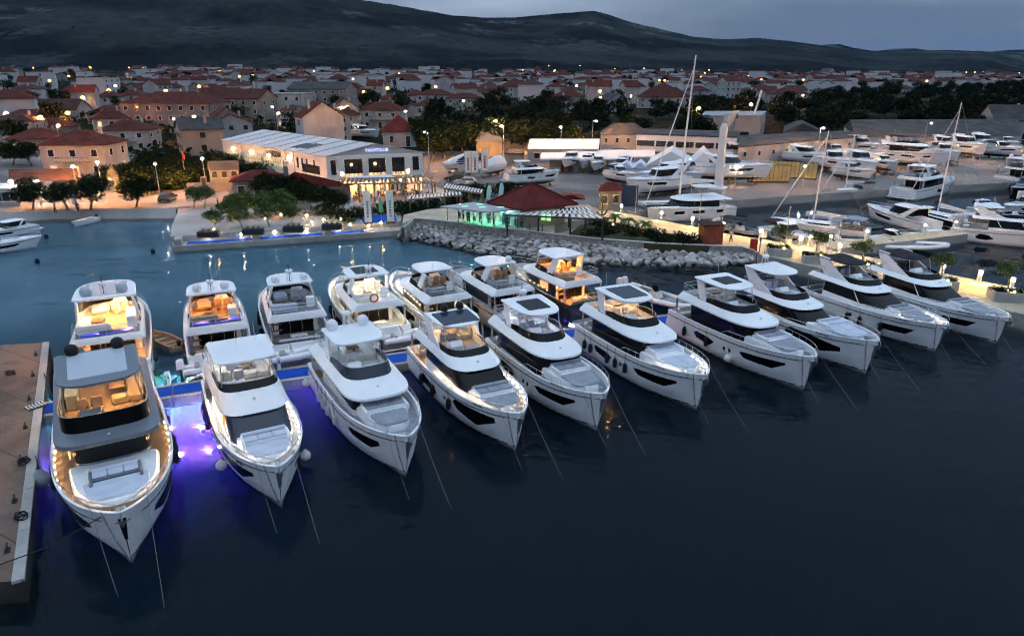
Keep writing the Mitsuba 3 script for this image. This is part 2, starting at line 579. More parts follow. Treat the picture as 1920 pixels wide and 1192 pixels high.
    if 'sofa' in fd:
        sa, sf, sw = fd['sofa']
        k.add('bow_sofa', cat(cb(sa, sf, -sw, sw, zt1 - 0.05, zt1 + 0.22, 0.06)), up)
        cushions(k, 'bow_sofa__cushion', sa + 0.35, sf - 0.02, -sw + 0.12, sw - 0.12, zt1 + 0.225, zt1 + 0.32, fd.get('padmat', 'cushion'), 3)
        k.add('bow_sofa__backrest', cb(sa + 0.05, sa + 0.34, -sw + 0.05, sw - 0.05, zt1 + 0.23, zt1 + fd.get('sb', 0.46), 0.08), fd.get('padmat', 'cushion'))
        for s in (1, -1):
            k.add('bow_sofa__arm', cb(sa + 0.3, sf + 0.55, s * sw - 0.16 if s > 0 else -sw, sw if s > 0 else -sw + 0.16, zt1 - 0.03, zt1 + 0.42, 0.07), up)
    for s in (1, -1):
        if fd.get('hatch'):
            k.add('deck_hatch', cb(ta + 0.3, ta + 0.75, s * tw * 0.62 - 0.2, s * tw * 0.62 + 0.2, zt1 - 0.04, zt1 + 0.03, 0.02), 'tinted_glass')
    # saloon
    c = p['cab']
    zc0 = dz(c['xa'] + 1)
    zg, zt = c['zg'], c['zt']
    lean = lambda z: (z - zg) / (zt - zg)
    n = c.get('n', 2.6)
    rb = lambda z: ring(c['xa'], c['xfb'] + (c['xft'] - c['xfb']) * max(lean(z), 0) + c.get('skirt', 0.25) * max(-lean(z), 0), c['w'] + (c.get('wt', c['w'] - 0.2) - c['w']) * lean(z), z, n, c.get('xm', 0.72), c.get('tap', 0.06))
    k.add('cabin_side', loft([rb(zc0 - 0.05), rb(zg)], bottom=False), up, 35)
    gl = loft([inset(rb(zg + 0.002), 0.02), inset(rb(zt), 0.02)], bottom=False, top=False)
    k.add('saloon_window', gl, c.get('glass', 'tinted_glass'), 35)
    if c.get('pillars'):
        for xx in c['pillars']:
            for s in (1, -1):
                yl, yh = c['w'], c.get('wt', c['w'] - 0.2)
                k.add('window_pillar', hullof([(xx + d + (0.35 if z > zg else 0) * c.get('prake', 0), s * (y + q), z) for z, y in ((zg, yl), (zt, yh)) for d in (-0.05, 0.05) for q in (-0.02, 0.03)]), up)
    # flybridge deck: the brow
    b = p['brow']
    n2 = b.get('n', 2.6)
    xm = b.get('xm', 0.62)
    za = b['z']
    tp = b.get('tap', 0.08)
    sl = b.get('slope', 0.0)
    f0 = lambda off: (lambda x: za + off - sl * max(0.0, (x - (b['xs'] - 2.0))))
    r0_ = ring(b['xa'] + 0.12, b['xf'] - 0.35, b['w'] - 0.22, f0(0), n2, xm, tp)
    r1_ = ring(b['xa'], b['xf'], b['w'], f0(b.get('e1', 0.10)), n2, xm, tp)
    r2_ = ring(b['xa'], b['xf'] - 0.03, b['w'] - 0.01, f0(b.get('e2', 0.24)), n2, xm, tp)
    ws = b['ws']
    r3_ = ring(b['xa'] + 0.15, b['xs'], ws, za + b['h'], n2, xm, tp)
    r3i = inset(r3_, 0.14)
    zf = za + b.get('floor', 0.2)
    r4_ = inset(r3_, 0.16, zf)
    k.add('flybridge', loft([r0_, r1_, r2_, r3_, r3i, r4_], top=False), b.get('mat', up), 32)
    k.add('flybridge__floor', loft([inset(r4_, -0.02, zf - 0.02), inset(r4_, -0.02, zf)], bottom=False), b.get('floormat', 'fly_floor'))
    hs = b['hs']
    lean2 = b.get('lean', 0.22)
    rs0 = inset(r3_, 0.015)
    rs1 = inset(r3_, 0.015 + lean2 * 0.35, za + b['h'] + hs)
    rs1[:, 0] -= lean2 * np.clip((rs1[:, 0] - b['xa']) / (b['xs'] - b['xa']), 0, 1) ** 2
    i0 = b.get('i0', 3)
    lo_h = np.clip((rs1[:, 0] - rs1[i0, 0]) / 1.6, 0.15, 1)   # the screen tapers towards the stern
    rs1[:, 2] = za + b['h'] + hs * lo_h
    k.add('fly_windscreen', screen(rs0, rs1, i0), b.get('glass', 'tinted_glass'), 35)
    K = len(rs1)
    k.add('fly_windscreen__rail', tube(rs1[i0:K - i0] + [0, 0, 0.02], 0.022, 5), 'steel', 50)
    k.add('horn_light', move(ball(0.09, n=1), b['xs'] + (b['xf'] - b['xs']) * 0.45, 0.0, za + b['h'] * 0.72 - sl), 'steel')
    # aft fly rail
    xa2 = b['xa'] + 0.15
    wr = ws - 0.1
    pts = np.array([(b['xa'] + 2.6, wr, 0.3), (b['xa'] + 1.6, wr, 0.75), (xa2 + 0.1, wr - 0.02, 0.75), (xa2, wr - 0.3, 0.75), (xa2, 0, 0.75), (xa2, -wr + 0.3, 0.75), (xa2 + 0.1, -wr + 0.02, 0.75), (b['xa'] + 1.6, -wr, 0.75), (b['xa'] + 2.6, -wr, 0.3)]) + [0, 0, za + b['h']]
    ms = [tube(pts, 0.022, 5), tube(pts[1:-1] - [0, 0, 0.3], 0.014, 4)]
    for q in pts[1:-1]:
        ms.append(tube([q - [0, 0, 0.72], q], 0.016, 4))
    k.add('fly_rail', cat(*ms), 'steel', 50)
    # flybridge furniture
    cu = b.get('cush', 'cushion')
    xs_ = b['xs']
    hx = b.get('helm', xs_ - 1.9)
    hy = b.get('helm_y', -0.7)
    k.add('helm_console', hullof([(hx - 0.25, hy - 0.55, zf), (hx - 0.25, hy + 0.55, zf), (hx + 0.55, hy - 0.55, zf), (hx + 0.55, hy + 0.55, zf), (hx - 0.1, hy - 0.5, zf + 0.85), (hx - 0.1, hy + 0.5, zf + 0.85), (hx + 0.3, hy - 0.45, zf + 1.02), (hx + 0.3, hy + 0.45, zf + 1.02), (hx + 0.6, hy - 0.4, zf + 0.7), (hx + 0.6, hy + 0.4, zf + 0.7)]), up)
    k.add('helm_console__wheel', move(tube([(math.cos(a) * 0.19, math.sin(a) * 0.19, 0) for a in np.linspace(0, 2 * math.pi, 13)], 0.02, 4), hx - 0.26, hy, zf + 0.8, ry=60), 'black_rubber')
    for j in (-0.34, 0.34):
        k.add('helm_seat', cat(cb(hx - 1.1, hx - 0.6, hy + j - 0.28, hy + j + 0.28, zf + 0.35, zf + 0.55, 0.06), cb(hx - 1.2, hx - 1.02, hy + j - 0.28, hy + j + 0.28, zf + 0.5, zf + 1.15, 0.07), cb(hx - 0.95, hx - 0.75, hy + j - 0.1, hy + j + 0.1, zf, zf + 0.36, 0.02)), b.get('seatmat', cu))
    if b.get('pad', True):
        k.add('fly_sun_pad', cb(hx - 0.5, xs_ - 0.6, 0.15, ws * 0.62, zf, zf + 0.42, 0.1), cu)
    sx = hx - 2.0
    xe = b['xa'] + b.get('aftgap', 1.1)
    yw = ws - 0.3
    k.add('fly_sofa', cat(cb(xe + 0.5, sx, yw - 0.75, yw, zf, zf + 0.42, 0.07), cb(xe + 0.5, xe + 1.2, -0.2, yw - 0.76, zf, zf + 0.42, 0.07), cb(sx - 0.7, sx, yw - 1.6, yw - 0.76, zf, zf + 0.42, 0.07)), cu)
    k.add('fly_sofa__backrest', cat(cb(xe + 0.45, sx, yw - 0.1, yw + 0.08, zf + 0.3, zf + 0.82, 0.06), cb(xe + 0.42, xe + 0.6, -0.2, yw, zf + 0.3, zf + 0.82, 0.06)), b.get('backmat', cu))
    k.add('fly_table', cat(cb(xe + 1.45, sx - 0.95, yw - 1.65, yw - 0.85, zf + 0.62, zf + 0.68, 0.02), cb(xe + 1.9, xe + 2.1, yw - 1.3, yw - 1.15, zf, zf + 0.63, 0.02)), b.get('table', 'teak'))
    k.add('wet_bar', cb(xe + 1.3, sx - 0.4, -yw + 0.05, -yw + 0.7, zf, zf + 0.9, 0.05), up)
    # hardtop and its supports
    h = p.get('top')
    if h:
        ha, hf, hw, hz = h['xa'], h['xf'], h['w'], h['z']
        hn, hm, ht_ = h.get('n', 3.0), h.get('xm', 0.55), h.get('tap', 0.06)
        fall = h.get('fall', 0.0)
        zz = lambda o: (lambda x: hz + o - fall * (x - hf))
        rr = ring(ha, hf, hw, zz(0.1), hn, hm, ht_)
        if h.get('flat_fabric'):
            k.add('bimini', loft([ring(ha, hf, hw, zz(0), hn, hm, ht_), ring(ha + 0.02, hf - 0.02, hw - 0.02, zz(0.05), hn, hm, ht_), ring(ha + 0.4, hf - 0.4, hw - 0.35, zz(0.16), hn, hm, ht_)]), h['mat'], 40)
        else:
            k.add('hardtop', loft([ring(ha + 0.14, hf - 0.16, hw - 0.15, zz(0), hn, hm, ht_), rr, inset(rr, 0.01) + [0, 0, 0.08], ring(ha + 0.2, hf - 0.24, hw - 0.2, zz(0.24), hn, hm, ht_)]), h.get('mat', up), 40)
        zt_ = zz(0.245)
        if h.get('panel'):
            a0, a1, wp, pm = h['panel']
            pr = ring(a0, a1, wp, 0, 9.0, 0.9, 0.04)
            pr1, pr2 = pr.copy(), inset(pr, 0.015)
            pr1[:, 2] = [zt_(x) - 0.004 for x in pr[:, 0]]
            pr2[:, 2] = [zt_(x) + 0.02 for x in pr2[:, 0]]
            k.add('sunroof', loft([pr1, pr2], bottom=False), pm)
        yb = ws - 0.16
        zb_ = za + b['h'] - 0.02
        zh = zz(0.04)
        if h.get('arch', 'legs') == 'legs':
            x0, x1 = h.get('leg', (ha + 0.3, ha + 1.3))
            for s in (1, -1):
                lg = hullof([(x + d, s * (y + q), z) for x, y, z, w in ((x1 - 0.1, yb, zb_, 0.85), (x0 + 0.2, hw - 0.3, zh(x0), 0.95)) for d in (-w / 2, w / 2) for q in (-0.07, 0.07)])
                k.add('hardtop_support', lg, h.get('legmat', up))
                xp = h.get('post', hf - 0.7)
                k.add('hardtop_post', tube([(min(xp + 0.25, xs_ - 0.3), s * (yb - 0.2), zb_ + hs * 0.5), (xp, s * (hw - 0.42), zh(xp))], 0.038, 6), 'steel', 50)
        elif h['arch'] == 'sweep':     # a long arch raked aft, rising from the fly coaming
            x0, x1 = h['leg']
            for s in (1, -1):
                P = np.array([(x1, zb_ - 0.05), (x1 - 0.4 * (x1 - x0), zb_ + 0.35 * (zh(x0) - zb_)), (x0 + 0.55, zh(x0) - 0.1), (x0 + 0.75, zh(x0) + 0.06), (x0 - 0.55, zh(x0) + 0.06), (x0 - 0.3, zh(x0) - 0.35), (x0 + 0.35, zb_ + 0.3), (x0 + 0.5, zb_ - 0.05)])
                y0 = yb if s > 0 else -yb - 0.0
                m = plate(Polygon(P).buffer(0.06).simplify(0.02), -0.07, 0.07)
                vv = np.array(m.vertices)
                t = (vv[:, 2] - zb_) / max(zh(x0) - zb_, 0.1)
                vv[:, 1] += s * (yb + (min(hw - 0.12, yb) - yb) * t)
                m.vertices = vv
                k.add('hardtop_support', m, h.get('legmat', up), 30)
                if h.get('post'):
                    xp = h['post']
                    k.add('hardtop_post', tube([(min(xp + 0.35, xs_ - 0.3), s * (yb - 0.2), zb_ + hs * 0.5), (xp, s * (hw - 0.3), zh(xp))], 0.032, 6), 'steel', 50)
        if h.get('domes'):
            for (dx, dy, dr_, dm) in h['domes']:
                k.add('satellite_dome', move(dome_mesh(dr_), dx, dy, zt_(dx) - 0.01), dm, 40)
        if h.get('mast'):
            mx, mh = h['mast']
            m0 = zt_(mx)
            k.add('radar_mast', cat(*[tube([(mx + a, s * 0.22, m0), (mx + a * 0.5, s * 0.12, m0 + mh)], 0.03, 5) for a in (-0.25, 0.25) for s in (1, -1)], cb(mx - 0.22, mx + 0.22, -0.2, 0.2, m0 + mh - 0.02, m0 + mh + 0.04, 0.02)), 'gelcoat')
            k.add('radar', move(lathe([(0, 0), (0.28, 0), (0.32, 0.08), (0.28, 0.2), (0, 0.24)], 12), mx, 0, m0 + mh + 0.04), 'gelcoat', 40)
            k.add('mast_light', tube([(mx - 0.2, 0, m0), (mx - 0.2, 0, m0 + mh + 0.75)], 0.03, 5), 'black_rubber')
        for (ax, ay, al) in h.get('aerials', []):
            k.add('aerial', tube([(ax, ay, zt_(ax) - 0.02), (ax - 0.12 * al, ay, zt_(ax) + al)], 0.014, 4), 'white_vinyl')
        if p.get('fly_light'):
            pw_, col = p['fly_light']
            k.add('ceiling_light', cat(*[move(TM([(-0.25, -0.09, 0), (-0.25, 0.09, 0), (0.25, 0.09, 0), (0.25, -0.09, 0)], [[0, 1, 2, 3]]), ha + (hf - ha) * q, s * hw * 0.45, zz(-0.006)(ha + (hf - ha) * q)) for q in (0.3, 0.6) for s in (1, -1)]), 'lamp_body', light=glow(col, pw_, 2), kind='stuff')
    # aft cockpit under the flybridge overhang
    xa = c['xa']
    zk = dz(-L + 1.0)
    k.add('saloon_door', cat(*[bx(xa - 0.05, xa - 0.02, y0, y1, zk + 0.06, zt - 0.05) for y0, y1 in ((-c['w'] * 0.75, -c['w'] * 0.27), (-c['w'] * 0.25, c['w'] * 0.25), (c['w'] * 0.27, c['w'] * 0.75))]), 'tinted_glass')
    k.add('aft_wall', bx(xa - 0.012, xa, -c['w'] + 0.1, c['w'] - 0.1, zk, zt), 'gelcoat_warm')
    k.add('cockpit_floor', bx(-L + 0.1, xa, -B * 0.42, B * 0.42, zk + 0.03, zk + 0.055), p.get('cockmat', 'teak'))
    k.add('transom', cb(-L + 0.05, -L + 0.4, -B * 0.30, B * 0.36, 0.4, zk + 0.75, 0.06), p.get('transmat', up))
    k.add('cockpit_sofa', cb(-L + 0.41, -L + 1.0, -B * 0.28, B * 0.34, zk + 0.06, zk + 0.5, 0.06), p.get('cockcush', cu))
    k.add('cockpit_sofa__backrest', cb(-L + 0.36, -L + 0.52, -B * 0.28, B * 0.34, zk + 0.5, zk + 0.92, 0.05), p.get('cockcush', cu))
    k.add('cockpit_table', cat(cb(-L + 1.25, -L + 1.95, -0.6, 0.7, zk + 0.7, zk + 0.75, 0.02), cb(-L + 1.55, -L + 1.65, -0.1, 0.1, zk, zk + 0.7, 0.02)), 'white_vinyl')
    ys = -B * 0.41
    for i in range(5):
        k.add('fly_stair', bx(-L + 1.5 + i * 0.26, -L + 1.76 + i * 0.26, B * 0.25, B * 0.41, zk + 0.25 + i * 0.42, zk + 0.31 + i * 0.42), p.get('stairmat', 'teak'))
    for s in (1, -1):
        k.add('cockpit_post', cat(bx(-L + 0.9, -L + 1.05, s * B * 0.435 - 0.05, s * B * 0.435 + 0.05, zk, za + 0.02)), 'steel')
        k.add('stern_wing', plate([(-L - 0.35, 0.4), (-L + 0.35, 0.4), (-L + 0.35, H.sheer(0) + 0.0), (-L + 0.1, H.sheer(0))], s * B * 0.44 - 0.09, s * B * 0.44 + 0.09), p.get('hull', 'gelcoat'))
    # lamps
    if p.get('deck_light'):
        pw_, col = p['deck_light']
        ms = []
        x0, x1, nl = p.get('deck_light_x', (-L * 0.62, p['oh'] - 1.0, 11))
        for s in (1, -1):
            if s not in p.get('deck_light_side', (1, -1)):
                continue
            for q in H.line(x0, x1, 0.0, s, -0.19, nl):
                u_ = (q[0] + L) / (L + H.oh)
                ms.append(bx(q[0] - 0.07, q[0] + 0.07, q[1] - 0.02, q[1] + 0.02, float(H.deckz(u_)) + 0.22, float(H.deckz(u_)) + 0.28))
        k.add('deck_light', cat(*ms), 'lamp_body', light=glow(col, pw_, 2), kind='stuff')
    if p.get('cockpit_light'):
        pw_, col = p['cockpit_light']
        ms = []
        for q in (-L + 1.0, (-L + xa) / 2 + 0.2, xa - 0.5):
            for s in (1, -1):
                ms.append(move(TM([(-0.12, -0.12, 0), (-0.12, 0.12, 0), (0.12, 0.12, 0), (0.12, -0.12, 0)], [[0, 1, 2, 3]]), q, s * B * 0.28, za - 0.01 - sl * 0))
        k.add('cockpit_light', cat(*ms), 'lamp_body', light=glow(col, pw_, 2), kind='stuff')
    if p.get('saloon_light'):      # lit inside: lamps behind the side glass, seen as bright panes
        pw_, col, spans = p['saloon_light']
        for (sx0, sx1, z0, z1, s) in spans:
            yl = c['w'] + (c.get('wt', c['w'] - 0.2) - c['w']) * 0.5 + 0.012
            k.add('lit_window', hullof([(xx, s * (y + d), z) for xx in (sx0, sx1) for z, y in ((z0, c['w'] + (c.get('wt', c['w'] - .2) - c['w']) * lean(z0)), (z1, c['w'] + (c.get('wt', c['w'] - .2) - c['w']) * lean(z1))) for d in (-0.03, 0.02)]), 'lamp_body', light=glow(col, pw_, 0.4))
    if p.get('underwater'):
        pw_, col, spots = p['underwater']
        k.add('underwater_light', cat(*[ball(0.12, x, y, z, 1) for x, y, z in spots]), 'lamp_body', light=glow(col, pw_, 5), kind='stuff')
    k.H = H
    return k


def fender_kit(m, r=0.15, h=0.75, line=0.9, lm='dark_rope'):
    k = Kit()
    k.add('body', lathe([(0.0, -h / 2), (0.05, -h / 2), (r * 0.7, -h * 0.42), (r, -h * 0.25), (r, h * 0.25), (r * 0.7, h * 0.42), (0.05, h / 2), (0.0, h / 2)], 10), m, 50)
    k.add('line', tube([(0, 0, h / 2), (0, 0, h / 2 + line)], 0.018, 4), lm)
    return k


def ball_fender_kit(m, r=0.3, line=0.6):
    k = Kit()
    k.add('body', move(lathe([(0.0, -r), (r * 0.5, -r * 0.87), (r * 0.87, -r * 0.5), (r, 0), (r * 0.87, r * 0.5), (r * 0.45, r * 0.9), (0.08, r * 1.2), (0, r * 1.2)], 12)), m, 50)
    k.add('line', tube([(0, 0, r * 1.15), (0, 0, r * 1.15 + line)], 0.018, 4), 'dark_rope')
    return k


def on_plane(mesh, origin, xdir, ydir):
    """Lettering laid along xdir with its height along ydir."""
    xd = np.asarray(xdir, float)
    xd /= np.linalg.norm(xd)
    yd = np.asarray(ydir, float)
    yd = yd - xd * (yd @ xd)
    yd /= np.linalg.norm(yd)
    zd = np.cross(xd, yd)
    v = np.asarray(mesh.vertices)
    m = mesh.copy()
    m.vertices = np.asarray(origin) + v[:, :1] * xd + v[:, 1:2] * yd + v[:, 2:3] * zd
    return m


def hull_text(k, text, x, z, h, side=1, bold=True, dark='hull_lettering'):
    """Registration or name near the bow; reads from stern to bow on starboard and from bow to stern on port."""
    H = k.H
    t = meshkit.text_mesh(text, h, 0.012, bold)
    w = t.bounds[1][0]
    if side < 0:
        a, b = H.at(x - w / 2, z, side, 0.03), H.at(x + w / 2, z, side, 0.03)
    else:
        a, b = H.at(x + w / 2, z, side, 0.03), H.at(x - w / 2, z, side, 0.03)
    up = H.at(x, z + h, side) - H.at(x, z, side)
    k.add('lettering', on_plane(t, a, b - a, up), dark)


# ------------------------------------------------------------------ the pontoon and the yachts moored at it
P0, PU = np.array([-24.9, 44.5]), np.array([0.9295, 0.3688])
PN = np.array([-PU[1], PU[0]])          # from the pontoon towards the shore
PH = math.degrees(math.atan2(PU[1], PU[0]))


def pont(u, n):
    return P0 + PU * u + PN * n


# measures of each yacht of the front row (bows towards the open water); x is measured from the stem
def navetta(**o):
    p = dict(L=13.4, B=4.7, oh=0.6, zb=2.65, zs=1.95, rail=0.40, plate='steel',
             windows=[[(-4.7, 1.28, 1.42), (-4.3, 1.02, 1.52), (-2.0, 0.98, 1.68), (-1.0, 1.55, 1.72)], [(-10.2, 1.15, 1.2), (-9.9, 0.85, 1.38), (-8.3, 0.70, 1.36), (-7.6, 1.15, 1.2)]],
             ports=[(-6.4, 1.1, 0.13), (-5.8, 1.12, 0.13)],
             fore=dict(trunk=(-5.2, -0.75, 1.55, 0.5), pad=(-3.1, -1.0, 1.15), tap=0.25, sofa=(-4.6, -3.5, 1.25)),
             cab=dict(xa=-11.6, xfb=-4.8, xft=-4.6, w=1.85, wt=1.88, zg=1.85, zt=3.24, xm=0.8, n=3.2),
             brow=dict(xa=-13.3, xf=-4.1, w=2.15, z=3.22, xs=-6.1, ws=1.72, h=0.62, hs=0.48, floor=0.2, e1=0.06, e2=0.18, xm=0.62, n=2.8, lean=0.35),
             top=dict(xa=-11.7, xf=-7.3, w=1.72, z=5.32, panel=(-10.6, -8.3, 0.95, 'tinted_glass'), leg=(-11.3, -10.2), fall=0.012, n=2.8, xm=0.45,
                      aerials=[(-11.3, 0.9, 0.9), (-11.2, -0.8, 1.2)]))
    for k_, v_ in o.items():
        if isinstance(v_, dict) and isinstance(p.get(k_), dict):
            p[k_] = {**p[k_], **v_}
        else:
            p[k_] = v_
    return p


def raked(**o):
    """The sleeker kind: windscreen raked from the foredeck up to the flybridge."""
    p = navetta(L=14.2, zb=2.55, zs=1.75,
                fore=dict(trunk=(-5.6, -0.8, 1.5, 0.34), pad=(-3.4, -1.1, 1.15)),
                cab=dict(xa=-11.4, xfb=-4.3, xft=-6.1, w=1.85, wt=1.6, zg=2.15, zt=3.15, xm=0.66, n=2.8),
                brow=dict(xa=-13.4, xf=-5.9, w=2.05, z=3.12, xs=-7.1, ws=1.66, h=0.42, hs=0.42, e1=0.04, e2=0.10, n=2.8, xm=0.66, slope=0.0),
                top=dict(xa=-12.2, xf=-8.6, w=1.62, z=5.1, panel=None, arch='sweep', leg=(-12.0, -9.0), post=-8.9))
    for k_, v_ in o.items():
        p[k_] = {**p[k_], **v_} if isinstance(v_, dict) and isinstance(p.get(k_), dict) else v_
    return p


